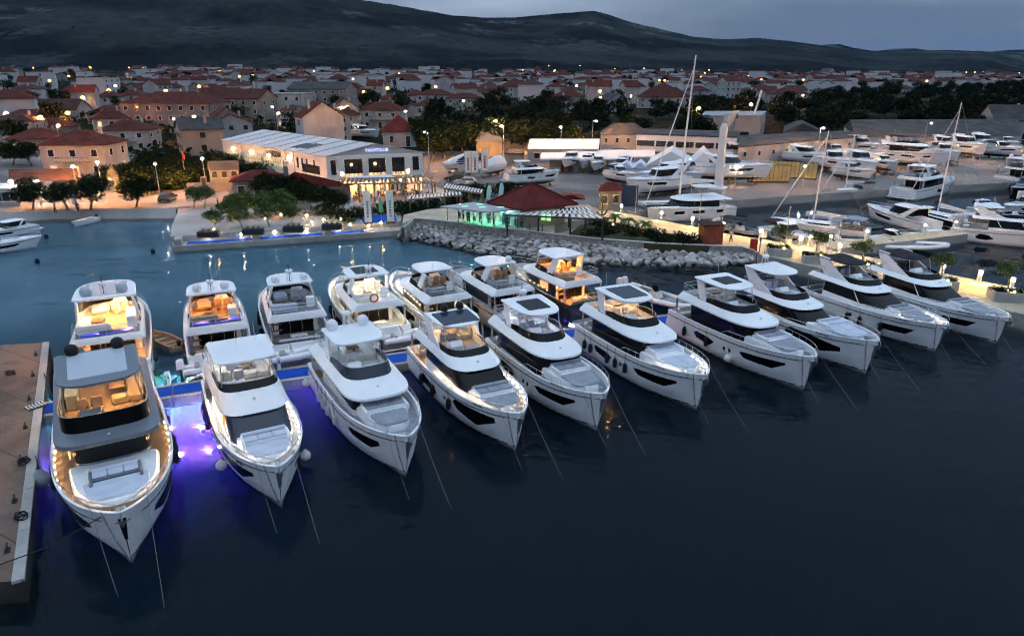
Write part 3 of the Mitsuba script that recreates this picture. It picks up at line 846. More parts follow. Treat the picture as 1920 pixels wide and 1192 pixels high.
DW, AW, SD = (1.0, 0.66, 0.32), (1.0, 0.55, 0.18), (1.0, 0.85, 0.65)
FRONT = [
    # stem x, y, heading, measures, name for labels
    (-18.21, 28.22, -59.3, navetta(L=17.0, B=5.8, oh=0.8, zb=3.0, zs=2.3, upper='gelcoat_grey', full=3.2, deck='teak', plate='gelcoat_black', rail=0.62,
        windows=[[(-5.6, 1.2, 1.75), (-5.2, 1.0, 1.9), (-2.6, 0.85, 1.95), (-1.2, 1.45, 1.78)], [(-12.6, 1.0, 1.2), (-12.2, 0.7, 1.5), (-10.2, 0.7, 1.5), (-9.8, 1.1, 1.3)]], ports=[],
        fore=dict(trunk=(-5.6, -0.9, 2.15, 0.26), pad=(-3.1, -1.3, 1.55), tap=0.2, sofa=(-4.2, -3.2, 1.2), sb=0.3, mat='gelcoat', padmat='cushion_pale', split=False),
        cab=dict(xa=-14.0, xfb=-5.3, xft=-4.9, w=1.95, wt=2.0, zg=2.75, zt=3.85, xm=0.86, n=4.0),
        brow=dict(xa=-16.0, xf=-4.6, w=2.62, z=3.85, xs=-5.6, ws=2.25, h=0.5, hs=0.85, floor=0.1, e1=0.08, e2=0.3, n=4.0, xm=0.82, lean=0.1, cush='cushion_tan', glass='tinted_glass', tap=0.05, helm=-7.4, floormat='teak', backmat='cushion_tan', pad=True, table='teak'),
        top=dict(xa=-11.6, xf=-6.3, w=2.1, z=6.5, n=3.4, xm=0.62, panel=(-11.2, -7.2, 1.45, 'gelcoat_top_grey'), leg=(-11.6, -10.4), fall=0.0, domes=[(-11.2, 1.15, 0.36, 'black_rubber'), (-11.2, -1.15, 0.36, 'black_rubber')], mast=None, aerials=[(-11.4, 0.3, 0.7)]),
        deck_light=((1.0, 0.66, 0.34), 0), deck_light_x=(-9.5, -0.2, 11), saloon_light=(0.6, AW, [(-6.6, -5.9, 2.9, 3.6, -1)]), fly_light=(60, AW), cockpit_light=(40, AW), underwater=(7500, VIOLET, [(-12.5, -3.1, -1.0), (-10.5, 3.3, -1.0), (-14.5, 3.2, -1.0), (-17.6, 1.0, -0.8)])),
     'dark grey topped yacht lit amber inside'),
    (-12.43, 32.78, -61.5, raked(L=14.6, B=4.75, oh=0.7, zb=2.6, zs=1.9, full=2.8,
        windows=[[(-5.2, 1.2, 1.3), (-4.6, 0.95, 1.55), (-2.4, 0.75, 1.62), (-1.0, 1.4, 1.62)], [(-11.2, 0.9, 1.1), (-10.9, 0.7, 1.3), (-9.4, 0.7, 1.3), (-9.0, 1.0, 1.1)]],
        fore=dict(trunk=(-4.4, -1.0, 1.5, 0.36), pad=(-2.5, -1.2, 1.2), padmat='cushion_pale', sofa=(-3.7, -2.7, 1.3), split=False),
        cab=dict(xfb=-3.5, xft=-5.0, glass='smoked_glass', w=1.9, wt=1.8, zg=2.05, zt=3.2, xm=0.78, n=3.6),
        brow=dict(xf=-4.8, xs=-6.4, w=2.12, ws=1.9, z=3.2, h=0.85, hs=0.35, n=3.8, xm=0.72, helm=-7.6, pad=True, table='teak', floormat='fly_floor'),
        top=dict(xa=-11.0, xf=-6.9, w=1.85, z=5.55, arch='legs', leg=(-11.2, -10.4), n=5.0, xm=0.75, panel=None, post=-7.4, mast=None, aerials=[(-9.8, 1.0, 1.3), (-9.4, -0.2, 1.0)]),
        saloon_light=(0.8, AW, [(-10.8, -6.2, 2.05, 3.15, -1)]), deck_light_x=(-11.5, -0.4, 15), fly_light=(16, SD), deck_light=(SD, 0), underwater=(7500, VIOLET, [(-9.0, -2.7, -1.0), (-12.5, -2.7, -1.0), (-15.4, -1.2, -0.8)])),
     'white yacht with lit foredeck lamps'),
    (-6.10, 35.78, -62.0, navetta(L=14.3, B=4.75, zs=2.0, zb=2.75, oh=0.75, deck='cushion', full=2.7,
        windows=[[(-4.2, 1.35, 1.5), (-3.9, 1.15, 1.66), (-2.0, 1.05, 1.78), (-1.1, 1.5, 1.8)]], ports=[],
        fore=dict(trunk=(-4.7, -1.1, 1.5, 0.45), pad=(-3.0, -1.3, 1.1), sofa=(-4.3, -3.3, 1.35)),
        cab=dict(xa=-12.0, xfb=-4.5, xft=-4.3, zg=2.25, zt=3.15, w=1.75, wt=1.75, xm=0.86, n=4.2),
        brow=dict(xa=-13.6, xf=-3.5, w=2.25, z=3.15, xs=-5.6, ws=1.75, h=0.6, hs=0.65, n=3.4, xm=0.72, e1=0.08, e2=0.22, cush='gelcoat_warm', floormat='gelcoat_warm', glass='smoked_glass'),
        top=dict(xa=-11.3, xf=-7.6, w=1.75, z=5.3, panel=None, leg=(-11.0, -10.0), n=4.0, xm=0.6, domes=[(-10.6, 1.0, 0.4, 'gelcoat'), (-10.6, -1.1, 0.4, 'gelcoat')], mast=(-10.9, 0.75)),
        underwater=(7000, VIOLET, [(-14.9, -1.0, -0.5)])),
     'white yacht with two white satellite domes'),
    (0.26, 38.73, -64.0, raked(L=14.6, B=4.7, zb=2.6, zs=1.85, full=2.7,
        windows=[[(-5.0, 1.3, 1.45), (-4.6, 1.0, 1.75), (-2.6, 0.65, 1.8), (-0.9, 1.45, 1.82)], [(-10.9, 0.7, 0.95), (-10.6, 0.6, 1.35), (-8.3, 0.55, 1.1), (-7.9, 0.8, 0.85)]],
        fore=dict(trunk=(-4.6, -1.0, 1.5, 0.36), pad=(-2.6, -1.15, 1.2), sofa=(-4.0, -2.9, 1.35), split=False),
        cab=dict(xfb=-3.7, xft=-5.3, w=1.85, wt=1.7, zg=2.2, zt=3.15, xm=0.72, n=3.2, glass='tinted_glass'),
        brow=dict(xf=-5.1, xs=-6.4, w=2.05, ws=1.75, z=3.15, h=0.55, hs=0.36, n=3.2, xm=0.66, cush='cushion', table='cushion_tan'),
        top=dict(xa=-11.6, xf=-8.0, w=1.7, z=5.2, arch='sweep', leg=(-11.2, -8.6), post=-8.3, panel=(-11.0, -8.4, 1.4, 'smoked_glass'), domes=[(-11.3, 0.95, 0.30, 'black_rubber'), (-11.3, -0.25, 0.30, 'black_rubber')]),
        deck_light=(DW, 0), fly_light=(10, AW), cockpit_light=(14, AW)),
     'white yacht with lit side deck and two black domes'),
    (5.57, 41.36, -65.0, navetta(mirror=1, deck='fly_floor', top=dict(mast=(-11.2, 0.35)), brow=dict(cush='cushion'), fly_light=(10, COOL)),
     'white yacht with a black sunroof and a lamp over the flybridge'),
    (12.83, 44.31, -66.0, navetta(L=13.6, deck_light=(SD, 0), deck_light_x=(-3.4, -0.5, 5), fore=dict(padmat='cushion_pale', sofa=(-4.9, -4.0, 1.25)), top=dict(panel=(-10.9, -8.1, 1.15, 'smoked_glass')), brow=dict(cush='gelcoat_warm', floormat='cushion_tan'), fly_light=(10, AW)),
     'white yacht with lit bow and a slate coloured sunroof'),
    (21.43, 47.45, -67.0, navetta(L=14.2, top=dict(panel=(-10.5, -8.6, 0.95, 'tinted_glass'), aerials=[(-11.4, 0.6, 1.0)]), brow=dict(cush='gelcoat_warm')),
     'white yacht with two portholes and a small black sunroof'),
    (27.43, 50.48, -68.0, raked(L=14.6, zb=2.7, zs=1.8, windows=[[(-6.6, 1.45, 1.6), (-6.0, 1.0, 1.95), (-3.4, 0.72, 1.85), (-1.6, 1.2, 1.55)]], ports=[],
        fore=dict(trunk=(-5.4, -0.9, 1.5, 0.40), pad=(-3.6, -1.0, 1.25), padmat='cushion_pale', mat='gelcoat'),
        cab=dict(xfb=-4.4, xft=-6.2),
        brow=dict(xf=-5.9, xs=-7.4, cush='cushion_pale'), top=dict(xa=-13.0, xf=-9.2, w=1.72, z=5.15, leg=(-12.6, -9.2), post=None, mast=(-12.4, 0.6), aerials=[(-12.7, 1.4, 1.3), (-12.3, -0.9, 1.3)])),
     'white yacht with plain hardtop and one long black hull window'),
    (35.30, 54.91, -70.0, raked(L=14.0, zb=2.4, zs=1.7, windows=[[(-4.3, 1.0, 1.1), (-4.0, 0.78, 1.32), (-2.0, 0.85, 1.42), (-1.3, 1.38, 1.42)]], ports=[(-7.2, 1.05, 0.14)],
        cab=dict(xfb=-4.2, xft=-6.4, pillars=[-6.9], prake=-3.0), brow=dict(xf=-6.0, xs=-7.0), top=dict(xa=-13.0, xf=-9.0, w=1.5, z=4.95, flat_fabric=True, mat='black_canvas', leg=(-12.2, -8.6), post=-9.2, aerials=[]), deck_light=(SD, 0), deck_light_x=(-3.0, -0.9, 4)),
     'white yacht with a black bimini and lit side deck'),
    (41.59, 56.75, -72.0, raked(L=13.6, zb=2.4, zs=1.7, windows=[[(-4.3, 1.0, 1.1), (-4.0, 0.78, 1.32), (-2.0, 0.85, 1.42), (-1.3, 1.38, 1.42)]], ports=[],
        cab=dict(xfb=-4.2, xft=-6.4, pillars=[-6.9], prake=-3.0), brow=dict(xf=-6.0, xs=-7.0, seatmat='black_canvas'), top=dict(xa=-13.0, xf=-9.0, w=1.5, z=4.95, flat_fabric=True, mat='black_canvas', leg=(-12.2, -8.6), post=-9.2, domes=[], aerials=[])),
     'white yacht with a black bimini farthest to the right'),
]
BACK = [
    # pontoon u of the transom, n, heading, measures, name
    (-2.6, 3.2, 116.0, navetta(L=16.5, B=5.3, zb=2.9, zs=2.2, cab=dict(xa=-12.4, w=2.0, wt=2.0, zg=2.5, zt=3.5, xfb=-5.2, xft=-5.4), brow=dict(xa=-15.6, xf=-4.8, w=2.45, ws=2.25, z=3.5, h=0.5, hs=0.7, xs=-6.4, cush='gelcoat_warm', floormat='cushion_tan', table='teak'),
        top=dict(xa=-12.3, xf=-7.0, w=2.15, z=5.75, panel=(-11.9, -7.8, 1.5, 'gelcoat_top_grey'), leg=(-12.4, -11.4), domes=[(-11.4, 1.2, 0.42, 'gelcoat_top_grey'), (-11.4, -1.2, 0.42, 'gelcoat_top_grey')], mast=(-11.5, 0.7)),
        fly_light=(150, AW), cockpit_light=(60, AMBER), cockmat='cushion_tan', underwater=(260000, GREENISH, [(-16.9, -1.8, -0.5), (-16.9, 1.6, -0.5)])),
     'large yacht with a brightly lit flybridge'),
    (4.6, 3.6, 114.0, navetta(L=14.5, B=4.9, cab=dict(xa=-11.6, w=1.85, wt=1.85), brow=dict(xa=-13.9, w=2.3, ws=2.0, cush='cushion_tan', floormat='teak', z=3.25), top=dict(xa=-11.0, xf=-7.4, w=1.85, z=5.4, panel=None, leg=(-11.0, -10.2), domes=[(-10.5, 1.0, 0.36, 'gelcoat'), (-10.5, -1.0, 0.36, 'gelcoat')], mast=(-10.6, 0.6)),
        fly_light=(40, AMBER), underwater=(260000, GREENISH, [(-15.0, 1.9, -0.5), (-15.0, 0.2, -0.5)])),
     'yacht with an orange lit flybridge and a blue paddleboard'),
    (10.6, 3.6, 113.5, navetta(L=15.0, B=5.0, hull='gelcoat', cab=dict(xa=-11.4, w=1.85, wt=1.85, pillars=[-7.2, -9.3]), brow=dict(xa=-13.6, w=2.3, ws=2.05, z=3.2, hs=0.5, cush='cushion_pale', xs=-6.4), top=dict(xa=-10.6, xf=-7.0, w=1.8, z=5.25, panel=None, leg=(-10.6, -9.6), domes=[(-10.0, 1.15, 0.34, 'gelcoat'), (-10.0, -1.15, 0.34, 'gelcoat')], mast=(-10.0, 0.7)), transmat='gelcoat_black'),
     'unlit yacht with a tender on its stern platform'),
    (17.2, 4.2, 116.5, navetta(L=14.2, B=4.8, cab=dict(xa=-11.0, w=1.75, wt=1.75), brow=dict(xa=-13.0, w=2.25, ws=1.85, z=3.2, cush='gelcoat_warm', floormat='gelcoat_warm', xs=-6.0), top=dict(xa=-10.6, xf=-6.8, w=1.8, z=5.3, panel=(-10.0, -7.6, 1.0, 'tinted_glass'), leg=(-10.8, -9.6), mast=(-10.3, 0.45)),
        fly_light=(30, (1, .85, .55)), deck_light=((1, .8, .45), 0), deck_light_side=(1, -1), cockpit_light=(30, (1, .75, .4))),
     'white yacht with an orange lifebuoy on its stern rail'),
    (23.3, 4.4, 118.5, navetta(L=13.8, B=4.6, cab=dict(xa=-10.8, w=1.7, wt=1.7), brow=dict(xa=-12.8, w=2.2, ws=1.75, z=3.1, cush='cushion', seatmat='cushion_tan', xs=-6.0), top=dict(xa=-10.2, xf=-6.8, w=1.6, z=5.1, panel=None, leg=(-10.6, -9.6)), deck_light=((1, .8, .45), 0), cockpit_light=(24, (1, .75, .4)), fly_light=(5, AW)),
     'white yacht with lit side decks and black fenders'),
    (29.3, 4.4, 119.0, navetta(L=13.8, B=4.6, hull='gelcoat_taupe', cab=dict(xa=-10.8, w=1.75, wt=1.75, glass='smoked_glass'), brow=dict(xa=-12.8, w=2.2, ws=1.75, z=3.1, cush='cushion', seatmat='cushion_tan', xs=-6.0), top=dict(xa=-10.4, xf=-6.8, w=1.6, z=5.1, panel=None, leg=(-10.6, -9.6), domes=[(-10.0, -0.9, 0.32, 'gelcoat')]), fly_light=(5, AW)),
     'yacht with a taupe hull'),
    (36.0, 4.2, 120.0, navetta(L=13.8, B=4.7, hull='gelcoat_navy', cab=dict(xa=-10.8, w=1.75, wt=1.75, glass='smoked_glass'), transmat='gelcoat_navy', brow=dict(xa=-12.9, w=2.25, ws=1.85, z=3.2, cush='cushion_tan', floormat='cushion_tan', xs=-6.0), top=dict(xa=-10.6, xf=-6.6, w=1.7, z=5.3, panel=None, leg=(-10.6, -9.6)),
        fly_light=(70, AMBER), deck_light=((1, .7, .35), 0), cockpit_light=(70, AMBER), saloon_light=(0.5, AMBER, [(-9.6, -8.2, 2.3, 2.95, 1)]), underwater=(64000, (2.4, 0.25, 1.0), [(-14.4, 1.5, -0.5), (-14.4, -1.2, -0.5)])),
     'dark green hulled yacht with amber lit decks'),
]
FLEET = []
DECK_W = 13.0
for i, (x, y, hd, p, lab) in enumerate(FRONT):
    if p.get('deck_light'):
        p['deck_light'] = (DECK_W, p['deck_light'][0]) if not np.isscalar(p['deck_light'][0]) else p['deck_light']
    k = yacht(p)
    FLEET.append([k, p, x, y, hd, lab, 'front'])
for i, (u, n, hd, p, lab) in enumerate(BACK):
    if p.get('deck_light'):
        p['deck_light'] = (DECK_W, p['deck_light'][0])
    s = pont(u, n)
    h = math.radians(hd)
    x, y = s[0] + math.cos(h) * p['L'], s[1] + math.sin(h) * p['L']
    k = yacht(p)
    FLEET.append([k, p, x, y, hd, lab, 'back'])
hull_text(FLEET[1][0], 'one', -1.9, 1.82, 0.3, -1)
hull_text(FLEET[3][0], 'AD.E MM', -2.0, 2.28, 0.14, -1)
hull_text(FLEET[4][0], 'ZN2333 TG', -2.2, 2.34, 0.16, -1)
hull_text(FLEET[5][0], '20741 TZ', -2.2, 2.34, 0.16, -1)
hull_text(FLEET[7][0], 'ZD9005DU', -2.9, 2.18, 0.16, -1)
hull_text(FLEET[8][0], 'AD.R 1106', -2.2, 2.05, 0.16, -1)
hull_text(FLEET[9][0], 'ZD 279831', -2.0, 2.05, 0.16, -1)
for k, p, x, y, hd, lab, row in FLEET:
    place(k, 'motor_yacht', lab + (', front row' if row == 'front' else ', back row'), 'yacht', xf(x, y, 0, hd), 'yachts moored along the pontoon')
# ------------------------------------------------------------------ the setting: sea, seabed, land, quays
GZ = 1.3


def wave(p, n, uv):
    calm = smoothstep(14.0, 34.0, p.x + 0.25 * (p.y - 70)) * smoothstep(60.0, 75.0, p.y)
    near = 1 - smoothstep(38.0, 62.0, p.y)
    amp = (1 - 0.88 * calm) * (1 - 0.28 * near)
    w = 0.11 * fbm(p.x / 2.6 + 0.15 * p.y, p.y / 1.15, 0.0, 3) + 0.030 * noise(p.x / 0.6, p.y / 0.36, 3.0)
    swell = 0.16 * noise(p.x / 9.0, p.y / 5.0, 7.0)
    return amp * (w + swell)


scene['sea_water'] = {'type': 'bumpmap', 'arbitrary': proc(wave, 0.02), 'scale': 1.0, 'bsdf': {'type': 'dielectric', 'int_ior': 1.135, 'ext_ior': 1.0}}
SEA = (np.array([0.50, 0.38, 0.34]), np.array([0.022, 0.070, 0.115]))      # extinction per metre and albedo of the harbour water
scene['sea_body'] = {'type': 'homogeneous', 'albedo': rgb(*SEA[1]), 'sigma_t': rgb(*SEA[0]), 'scale': 1.0}
struct('sea', TM([(-900, -60, 0), (900, -60, 0), (900, 420, 0), (-900, 420, 0)], [[0, 1, 2, 3]]), 'sea_water', 'dark evening water of the bay and the harbour basin')


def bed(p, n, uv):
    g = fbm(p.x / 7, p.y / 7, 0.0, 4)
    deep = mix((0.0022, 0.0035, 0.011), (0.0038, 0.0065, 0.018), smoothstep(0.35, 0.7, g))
    sky_sheen = mix((0.27, 0.42, 0.50), (0.36, 0.51, 0.59), smoothstep(0.35, 0.7, g))  # far bed painted pale in place of sky reflection on the water
    return mix(deep, sky_sheen, smoothstep(48.0, 72.0, p.y - 0.25 * p.x + 8 * (g - 0.5)) * (1 - smoothstep(0.0, 25.0, p.x)))


mat('seabed_with_sheen', proc(bed), 0.9, 0.1)
scene['sea']['interior'] = {'type': 'ref', 'id': 'sea_body'}
gx, gy = np.concatenate([[-900, -300], np.linspace(-150, 60, 43), [150, 900]]), np.concatenate([[-60, 0, 20], np.linspace(30, 110, 33), [150, 420]])
GX, GY = np.meshgrid(gx, gy)
q_ = GY - 0.25 * GX
sh_ = np.clip((q_ - 50) / 30, 0, 1)
sh_ = sh_ * sh_ * (3 - 2 * sh_) * np.clip(1 - GX / 25, 0, 1)
GZ_ = -3.4 + 2.5 * sh_ + 0.3 * (meshkit.fbm(np.stack([GX / 8, GY / 8, 0 * GX], -1), 3, 2) - .5)
ii = np.arange(GX.size).reshape(GX.shape)
struct('seabed', TM(np.c_[GX.ravel(), GY.ravel(), GZ_.ravel()], np.stack([ii[:-1, :-1], ii[:-1, 1:], ii[1:, 1:], ii[1:, :-1]], -1).reshape(-1, 4)), 'seabed_with_sheen', None, True)


def concrete(p, n, uv):
    g = fbm(p.x / 3.1, p.y / 3.1, p.z / 2.0, 4)
    s = noise(p.x * 9, p.y * 9, p.z * 9)
    c = mix((0.30, 0.29, 0.275), (0.42, 0.405, 0.385), smoothstep(0.3, 0.7, g))
    return c * (0.9 + 0.2 * s)


def old_quay(p, n, uv):
    g = fbm(p.x / 4.5, p.y / 4.5, 0.0, 4)
    st = smoothstep(0.62, 0.72, fbm(p.x / 1.3 + 9, p.y / 1.3, 0.0, 3))
    jx = dr.abs((p.y * 0.87 + p.x * 0.5) / 4.2 - dr.floor((p.y * 0.87 + p.x * 0.5) / 4.2) - 0.5)
    c = mix((0.105, 0.075, 0.06), (0.185, 0.13, 0.105), smoothstep(0.3, 0.7, g))  # warm lamplight is put into the brown of the concrete
    c = mix(c, (0.10, 0.08, 0.07), 0.5 * st)
    c = c * (0.8 + 0.4 * noise(p.x * 7, p.y * 7, 0.5))
    return mix(c, (0.04, 0.035, 0.03), 0.7 * smoothstep(0.488, 0.496, jx))


def gravel(p, n, uv):
    g = fbm(p.x / 9, p.y / 9, 0.0, 4)
    s = noise(p.x * 3, p.y * 3, 1.0)
    c = mix((0.105, 0.105, 0.108), (0.18, 0.177, 0.175), smoothstep(0.3, 0.7, g))
    return c * (0.85 + 0.3 * s)


def sand(p, n, uv):
    g = fbm(p.x / 5, p.y / 5, 0.0, 4)
    wet = 1 - smoothstep(0.03, 0.16, p.z + 0.12 * (fbm(p.x / 2, p.y / 2) - 0.5))
    c = mix((0.29, 0.275, 0.265), (0.37, 0.355, 0.34), smoothstep(0.3, 0.7, g)) * (0.88 + 0.24 * noise(p.x * 5, p.y * 5, 0.3))
    return mix(c, (0.10, 0.10, 0.095), 0.75 * wet)


def paving(p, n, uv):
    g = fbm(p.x / 3, p.y / 3, 0.0, 4)
    return mix((0.42, 0.36, 0.25), (0.50, 0.44, 0.32), smoothstep(0.3, 0.7, g)) * (0.9 + 0.2 * noise(p.x * 6, p.y * 6, 0.3))


def carpet(p, n, uv):
    return mix((0.012, 0.060, 0.34), (0.018, 0.08, 0.40), fbm(p.x / 1.5, p.y / 1.5, 0.0, 3))


mat('concrete', proc(concrete), 0.85, 0.2)
mat('shaded_concrete', tinted((0.025, 0.027, 0.027), (0.06, 0.058, 0.054), 1.5), 0.7, 0.3)  # shade below the quay edge is put into this dark wall colour
mat('old_quay_concrete', proc(old_quay), 0.85, 0.2)
mat('yard_gravel', proc(gravel), 0.9, 0.1)
mat('beach_sand', proc(sand), 0.95, 0.1)
mat('promenade_paving', proc(paving), 0.8, 0.2)
mat('blue_carpet', proc(carpet), 0.95, 0.1)
mat('tile_terrace', tinted((0.36, 0.27, 0.22), (0.46, 0.36, 0.30), 2.0), 0.7, 0.2)
mat('asphalt', tinted((0.07, 0.07, 0.07), (0.10, 0.098, 0.095), 4.0), 0.9, 0.2)
mat('ground_dry', tinted((0.03, 0.034, 0.02), (0.07, 0.06, 0.045), 14.0), 0.95, 0.1)
mat('road_sand', tinted((0.24, 0.205, 0.17), (0.32, 0.28, 0.235), 6.0), 0.95, 0.1)


def quay(name, poly, z, top, side, label, depth=3.5, kerb=None):
    """A block of land with a flat top and upright walls down to the seabed."""
    g = poly if isinstance(poly, Polygon) else Polygon(poly).buffer(0)
    struct(name, sheet(g, z), top, label)
    c = np.array(shapely.geometry.polygon.orient(g).exterior.coords)
    n = len(c) - 1
    v = np.vstack([np.c_[c[:-1], np.full(n, z - 0.002)], np.c_[c[:-1], np.full(n, -depth)]])
    q = [[i, n + i, n + (i + 1) % n, (i + 1) % n] for i in range(n)]
    struct(name + '_wall', TM(v, np.array(q)), side)
    return g


# foreground quay on the left
QL = [(-37.57, 53.67), (-21.17, 25.25), (-23.33, 24.95), (-41.67, 28.10), (-71.90, 53.78), (-51.93, 50.82)]
quay('quay', QL, 1.15, 'old_quay_concrete', 'shaded_concrete', 'old concrete quay along the left edge, stained, lamplight warmth in its colour')
# kerb of long edge stones
a, b = np.array(QL[0]), np.array(QL[1])
d = (b - a) / np.linalg.norm(b - a)
w = np.array([-d[1], d[0]])
w = w if w[0] < 0 else -w
ln = np.linalg.norm(b - a)
ke = Kit()
for i in range(8):
    s0, s1 = ln * i / 8 + 0.02, ln * (i + 1) / 8 - 0.02
    q = [a + d * s0 - w * 0.05, a + d * s1 - w * 0.05, a + d * s1 + w * 0.42, a + d * s0 + w * 0.42]
    m = prism([tuple(t) for t in q], 1.06, 1.21)
    scene[uniq('quay__kerb_stone')] = mikit.ply(m, 'concrete')

# floating pontoon with blue carpet
def strip(u0, u1, n0, n1):
    return [tuple(pont(u0, n0)), tuple(pont(u1, n0)), tuple(pont(u1, n1)), tuple(pont(u0, n1))]


nseg = 8
for i in range(nseg):
    u0, u1 = -9 + i * 10.3, -9 + (i + 1) * 10.3 - 0.06
    scene[uniq('pontoon__deck_slab')] = mikit.ply(prism(strip(u0, u1, -0.35, 2.15), -0.25, 0.52), 'concrete')
    scene[uniq('pontoon__carpet')] = mikit.ply(prism(strip(u0 + 0.01, u1 - 0.01, 0.05, 1.75), 0.52, 0.535), 'blue_carpet')
labels['pontoon'] = {'kind': 'structure', 'label': 'floating pontoon with a blue carpet between the two rows of yachts'}

# ---- beach, park and town edge on the left, yard on the right
BEACH_TOP = [(-101.56, 96.54), (-86.33, 102.43), (-77.98, 107.30), (-71.72, 110.35), (-53.14, 111.71)]
BEACH_LOW = [(-99.09, 93.38), (-85.36, 100.57), (-76.80, 104.94), (-70.94, 108.45), (-52.15, 108.85)]
n = len(BEACH_TOP)
v, f = [], []
for (ax, ay), (bx_, by_) in zip(BEACH_TOP, BEACH_LOW):
    for t in (0, 0.35, 0.7, 1.0):
        v.append((ax + (bx_ - ax) * t, ay + (by_ - ay) * t, 1.302 - 1.8 * t ** 1.15))
f = [[i * 4 + j, i * 4 + j + 1, (i + 1) * 4 + j + 1, (i + 1) * 4 + j] for i in range(n - 1) for j in range(3)]
struct('beach', TM(v, f), 'beach_sand', 'strip of pale sandy beach on the left shore', True)

# lower walkway of the landing stage, then the terrace behind it
STAGE_F = [(-43.16, 88.40), (-16.53, 97.58)]
sa, sb = np.array(STAGE_F[0]), np.array(STAGE_F[1])
sd = (sb - sa) / np.linalg.norm(sb - sa)
sn = np.array([-sd[1], sd[0]])
sl = np.linalg.norm(sb - sa)
spt = lambda u, n: tuple(sa + sd * u + sn * n)
quay('landing_stage', [spt(0, 0), spt(sl + 1.5, 0), spt(sl + 1.5, 3.0), spt(-0.5, 3.0)], 0.7, 'concrete', 'concrete', 'low concrete landing stage at the foot of the beach park')
TERR = [spt(-0.5, 2.6), spt(sl + 1.5, 2.6), spt(sl + 4, 13), (-16.43, 108.67), (-32.39, 119.68), (-46.11, 113.22), (-51.94, 110.00), spt(-1.0, 9)]
quay('beach_park', TERR, 1.45, 'beach_sand', 'concrete', 'pale sandy park behind the landing stage')

BASIN_TIP = (15.01, 110.35)
LAND_L = BEACH_TOP + [(-50.33, 108.16), (-45.20, 110.80), (-30.96, 114.04), (-16.25, 107.30)] + [(14.95, 109.91), (17.84, 108.16), (35.25, 117.97), (47.92, 122.71), (67.06, 129.61), (87.53, 135.94), (109.13, 142.17), (156.32, 157.27)] + [(330, 300), (-360, 300), (-330, 150)]
quay('yard', LAND_L, GZ, 'yard_gravel', 'concrete', 'gravel boatyard and streets behind the shore')

# bar terrace and its revetment
WALLTOP = [(-14.65, 93.51), (-13.63, 97.10), (-12.55, 96.73), (-8.87, 94.92), (-4.56, 92.14), (0.55, 89.51), (5.32, 87.02)] + [(10.66, 86.97)] + [(18.42, 85.65), (23.07, 84.81), (28.29, 83.98), (29.23, 82.10)]
WALLZ = [2.0, 2.6, 2.6, 2.6, 2.6, 2.6, 2.6, 2.0, 1.7, 1.7, 1.7, 1.5]
ROCKLOW = [(-16.18, 96.98), (-14.12, 95.99), (-12.34, 94.70), (-8.64, 91.31), (-4.42, 88.13), (0.53, 85.15), (5.17, 83.35), (10.19, 82.11), (17.69, 81.38), (22.36, 81.38), (27.82, 81.87), (30.30, 83.61)]
BAR = WALLTOP[:7] + [(5.67, 93.16), (12.38, 99.00), (11.78, 107.78), (-2.44, 107.78), (-12.55, 103.84), (-15.34, 99.78)]
quay('bar_terrace', BAR, 2.55, 'tile_terrace', 'concrete', 'raised terrace of the waterside bar')
PROM = [(x, y) for x, y in WALLTOP[5:]] + [(29.20, 81.89), (34.36, 75.01), (39.58, 68.19), (45.77, 59.99), (50.97, 53.16), (56.49, 59.70), (50.93, 67.64), (46.22, 73.72), (42.57, 79.63), (34.88, 87.34), (28.41, 93.17), (25.92, 96.89), (21.39, 102.04), (14.95, 109.91), (11.18, 114.04), (3.35, 110.80)]
quay('promenade', Polygon(PROM).buffer(0), 1.34, 'promenade_paving', 'concrete', 'pale promenade lit yellow by bollard lamps')
# garden soil between the promenade and the wall
struct('garden_bed', prism(Polygon([(7.01, 89.84), (11.38, 87.40), (18.29, 85.09), (23.95, 84.25), (24.47, 86.23), (20.61, 89.84), (17.33, 94.77), (12.93, 100.22), (10.57, 99.46)]), 0.5, 1.74), mat('garden_soil', tinted((0.03, 0.04, 0.02), (0.07, 0.06, 0.04), 1.5), 0.95, 0.1), 'planted bed along the promenade')

# inner pier of the basin
PIER = [(33.01, 89.66), (36.55, 87.60), (47.80, 91.82), (63.46, 97.47), (63.32, 94.73), (50.89, 89.66), (42.56, 86.46), (34.76, 83.46), (31.26, 84.53)]
quay('basin_pier', Polygon(PIER).buffer(0), 1.1, 'promenade_paving', 'concrete', 'short pier with bollard lamps in the right hand basin')
# ------------------------------------------------------------------ makers of trees, houses, lamps, people, cars
def foliage(key, a, b):
    def fn(p, n, uv):
        return mix(a, b, smoothstep(0.3, 0.7, noise(p.x * 1.3, p.y * 1.3, p.z * 1.3)))
    scene[key] = {'type': 'twosided', 'bsdf': {'type': 'diffuse', 'reflectance': proc(fn)}}
    return key


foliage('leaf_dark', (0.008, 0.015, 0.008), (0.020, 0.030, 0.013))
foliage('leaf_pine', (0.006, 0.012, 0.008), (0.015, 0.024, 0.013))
foliage('leaf_olive', (0.055, 0.085, 0.035), (0.11, 0.14, 0.06))
foliage('leaf_fresh', (0.045, 0.08, 0.025), (0.09, 0.13, 0.04))
mat('bark', tinted((0.07, 0.055, 0.045), (0.13, 0.11, 0.09), 0.4), 0.9, 0.1)
mat('bark_pale', (0.26, 0.23, 0.20), 0.9, 0.1)


